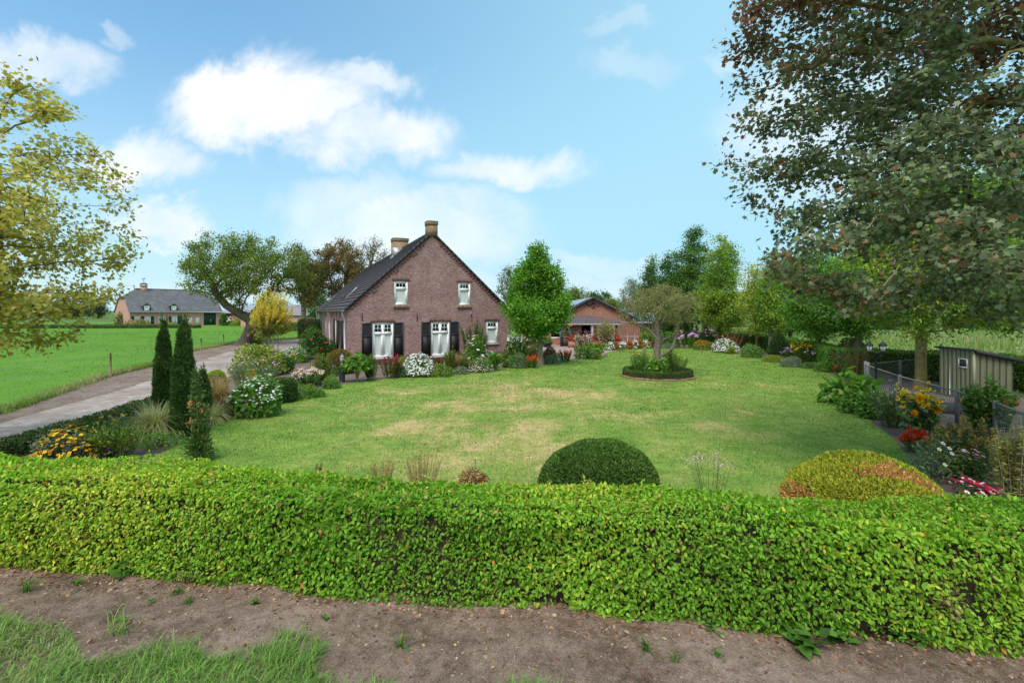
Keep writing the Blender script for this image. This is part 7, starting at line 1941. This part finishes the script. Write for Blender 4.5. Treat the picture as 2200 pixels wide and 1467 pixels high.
dz_ = plant('marguerite', 'grey green feathery marguerite mound with a few white daisies', 'flowers', 2040, 1024, 128, 82, G3 + G5, 'dome', .10, 2.1, tmpl=LANCE, aspect=1.3)
f0_ = np.array(dz_.location)
for u, v in ((2026, 952), (2018, 965), (2040, 963), (2045, 974), (2030, 998), (2072, 968)):
    yq = f0_[1] - .42 - (v - 975) * .004; X_ = atY(u, yq); Z_ = 3 - (v - HZ) * yq / F
    m = MB(); c = (np.array((X_, yq, Z_)) - f0_)[None]; nn = unit(np.array([[-.05, -.7, .75]]))
    stamp(m, DAISY, c, np.array([[1., 0, 0]]), nn, .085, (.80, .80, .77)); stamp(m, DISC, c + nn * .006, np.array([[1., 0, 0]]), nn, .03, (.62, .38, .02)); m.build('flower_head', PETAL, dz_)
plant('goldenrod', 'tall fading goldenrod with brownish plumes behind the marguerite', 'flowers', 2085, 1022, 130, 104, G3 + G2 + G2, 'stems', .10, 1.6, [([(2, (.28, .20, .09)), (1, (.36, .28, .10))], .028, 1300, 'spikes'), (YEL, .028, 170, 'spikes')], tmpl=LANCE, aspect=1.5, nstem=52, spike=.22)
plant('mallow', 'tall dark leafy mallow in front of the chicken coop', 'plant', 2128, 940, 92, 116, G2 + G1, 'stems', .13, 1.4, tmpl=OVATE, nstem=24, spike=.1)
plant('knapweed', 'single tall leafy stem with yellowing leaves left of the mallow', 'plant', 2084, 936, 30, 112, G5, 'stems', .09, 1.1, tmpl=LANCE, aspect=1.6, nstem=5)
plant('scabious', 'pink scabious with round pale rimmed flowers behind the crimson pinks', 'flowers', 2086, 1040, 44, 66, G2, 'stems', .07, .9, [([(2, (.62, .30, .42)), (1, (.72, .5, .58))], .06, 24, 'heads', DISC, (.35, .08, .18))], nstem=24)
plant('crimson_pinks', 'crimson and white rimmed pinks just behind the hedge at the right', 'flowers', 2086, 1092, 78, 50, G3 + G2, 'stems', .06, 1.0, [(CRI, .06, 60, 'heads'), (LPK, .065, 26, 'heads', DISC, (.4, .04, .14))], nstem=30)
plant('euonymus', 'yellow variegated euonymus with bare grey twigs at the right edge', 'shrub', 2186, 1085, 96, 164, [(3, (.36, .36, .10)), (2, (.46, .44, .18)), (1, (.20, .24, .06))], 'stems', .065, 1.5, stems=(.34, .29, .23), nstem=30)
plant('speedwell', 'small sparse yellow flowers at the foot of the sunflowers', 'flowers', 2022, 950, 24, 34, G1, 'stems', .07, .8, [(YEL, .05, 8, 'heads', DAISY)], nstem=8)
# --- behind the front hedge
plant('dock_weed', 'dry straw coloured seeding weeds standing behind the hedge left of centre', 'weeds', 905, 1062, 84, 84, STR + G5, 'stems', .03, .5, [(STR, .008, 2600, 'spikes')], nstem=34, tmpl=LANCE, spike=.6, stems=(.36, .28, .12))
plant('dock_weed', 'smaller dry seeding weeds further left behind the hedge', 'weeds', 820, 1054, 64, 64, STR + G5, 'stems', .03, .5, [(STR, .008, 1500, 'spikes')], nstem=24, tmpl=LANCE, spike=.6, stems=(.36, .28, .12))
plant('brown_heath', 'low reddish brown mound beside the white cane behind the hedge', 'shrub', 1016, 1064, 60, 50, STR + RDB + STR, 'dome', .05, 1.4)
plant('dead_weed', 'small dark brown dried weed behind the hedge, left of the straw weeds', 'weeds', 684, 1048, 22, 50, [(1, (.16, .11, .07))], 'stems', .03, .8, [([(1, (.16, .11, .07))], .02, 90, 'spikes')], nstem=6, spike=.5)
plant('tall_verbena', 'thin verbena stems with tiny lilac heads behind the hedge between the yew domes', 'flowers', 1530, 1080, 108, 92, G5, 'stems', .03, .10, [(LIL, .02, 60, 'heads')], nstem=16, tmpl=LANCE)
x, y = G(1021, 1052); mb = MB(); mb.tube([(0, 0, 0), (0, 0, .52)], .012, (.72, .73, .74), 6); o = mb.build('marker_cane', PAINT); o.location = (x, y, 0); tag(o, 'short white cane stuck in the lawn behind the hedge', 'cane')
# --- apple bed flowers, walnut foot, misc
plant('cosmos', 'feathery wild flowers with few pink blooms on the left of the apple bed', 'flowers', 1376, 796, 58, 54, G1, 'stems', .10, 1.4, [(LPK, .06, 12, 'heads'), (ORG, .07, 8, 'heads')], tmpl=LANCE, nstem=40, droop=-.1, y=22.7)
plant('nasturtium', 'big round leaved green plants in front of the apple trunk', 'plant', 1412, 798, 40, 40, G1, 'dome', .14, 1.2, [(ORG, .09, 4, 'low')], tmpl=OVATE, y=22.3)
plant('fennel', 'tall bright green spires right of the apple trunk in the round bed', 'plant', 1440, 792, 30, 62, G1, 'stems', .09, 1.6, tmpl=LANCE, nstem=16, y=22.9)
plant('camomile', 'yellow dotted fine meadow flowers on the right of the apple bed', 'flowers', 1456, 796, 46, 48, G5 + G1, 'stems', .08, 1.4, [(YEL, .045, 36, 'heads')], tmpl=LANCE, nstem=36, y=22.7)
plant('silver_bush', 'pale striped bush right of the walnut trunk', 'shrub', 555, 737, 36, 28, VAR + G3, 'dome', .10, 1.5)
plant('golden_mound', 'low yellow green mound right of the walnut trunk', 'shrub', 547, 739, 26, 13, G4 + G1, 'dome', .10, 1.7)
plant('hydrangea', 'white flowered hydrangea in front of the far brick barn', 'shrub', 490, 699, 22, 15, G1, 'dome', .3, 1.3, [(WHT, .35, 40, 'top')])
plant('conifer_pillar', 'dark green pillar bush beside the green barn door of the long farmhouse', 'shrub', 480, 700, 13, 25, HBD, 'dome', .3, 2.0)
plant('garden_bush', 'olive bush before the left gable of the long farmhouse', 'shrub', 258, 701, 16, 25, G5, 'dome', .3, 1.8)
plant('garden_bush', 'orange tinted low shrubs along the front of the long farmhouse', 'shrub', 296, 702, 44, 13, STR + G5, 'dome', .3, 1.6)
plant('garden_bush', 'yellow bush under the right window of the long farmhouse', 'shrub', 366, 701, 26, 8, YEL + G4 + G4, 'dome', .3, 1.6)
plant('garden_bush', 'yellow green bush right of the white hydrangea by the far barn', 'shrub', 512, 700, 24, 13, G4, 'dome', .3, 1.7)

# weeds on the bare soil in front of the hedge
WDP = [(3, (.08, .20, .03)), (2, (.13, .27, .045)), (1, (.05, .13, .02))]
def weed(name, label, u, v, n, ls, tm, grassy=False, rise=.1):
    x, y = G(u, v); rng = np.random.default_rng(int(u * 3 + v))
    z = float(soil_z(np.array([[x, y, 0]]))[0]) - .01
    root = thing(name, label, 'weed', (x, y, z), group='weeds on the bare soil')
    mb = MB()
    if grassy: blades(mb, rng, np.column_stack([rng.normal(0, .012, n), rng.normal(0, .012, n), np.zeros(n)]), rng.uniform(.5, 1.1, n) * ls, .008, rng.uniform(.3, 1.6, n), colours(rng, WDP, n), 3)
    else:
        a = rng.uniform(0, 6.28, n); o_ = np.column_stack([np.cos(a), np.sin(a), rng.uniform(-.05, .55, n)])
        P = np.column_stack([rng.normal(0, ls * .35, n), rng.normal(0, ls * .35, n), rng.uniform(.005, rise, n)])
        stamp(mb, tm, P, unit(o_), unit(np.array((0, 0, 1.)) + .35 * rng.normal(size=(n, 3))), ls * rng.uniform(.6, 1.2, n), colours(rng, WDP, n))
    mb.build('leaves', FOL, root)
for u, v, n, ls, tm, gr, lb in ((170, 1255, 26, .07, LANCE, 0, 'feathery weed at the left below the hedge'), (548, 1305, 14, .05, OVATE, 0, 'small round weed below the hedge left of centre'), (263, 1244, 16, .14, OVATE, 0, 'large leaved dark weed against the hedge foot at the left'), (385, 1275, 22, .08, LANCE, 0, 'sprawling weed against the hedge foot below the orange daisies'), (325, 1297, 20, .06, LANCE, 0, 'pale thin weed in the soil left of centre'), (405, 1302, 30, .12, QUAD, 1, 'grassy tuft in the soil left of centre'),
                                (1525, 1355, 26, .10, LANCE, 0, 'toothed rosette weed at the hedge foot right of centre'), (1385, 1398, 22, .20, QUAD, 1, 'grassy tuft on the soil right of centre'), (1450, 1430, 18, .16, QUAD, 1, 'thin grassy tuft low on the soil right of centre'), (1730, 1392, 26, .17, OVATE, 0, 'big leaved sycamore seedling at the hedge foot on the right'), (1800, 1385, 18, .13, OVATE, 0, 'broad dark leaves at the hedge foot beside the seedling'), (1960, 1392, 26, .13, OVATE, 0, 'dark bushy weed at the hedge foot far right'),
                                (1540, 1420, 20, .10, QUAD, 1, 'fine sparse grass in the soil below the rosette weed'), (700, 1330, 16, .05, OVATE, 0, 'tiny seedling in the soil near the middle'), (60, 1275, 26, .22, QUAD, 1, 'long bladed tuft at the far left on the soil'), (860, 1395, 26, .20, QUAD, 1, 'tall grass tuft in the soil near the bottom middle')):
    weed('grass_tuft' if gr else 'weed', lb, u, v, n, ls, tm, bool(gr), .12 if ls > .12 else .05)
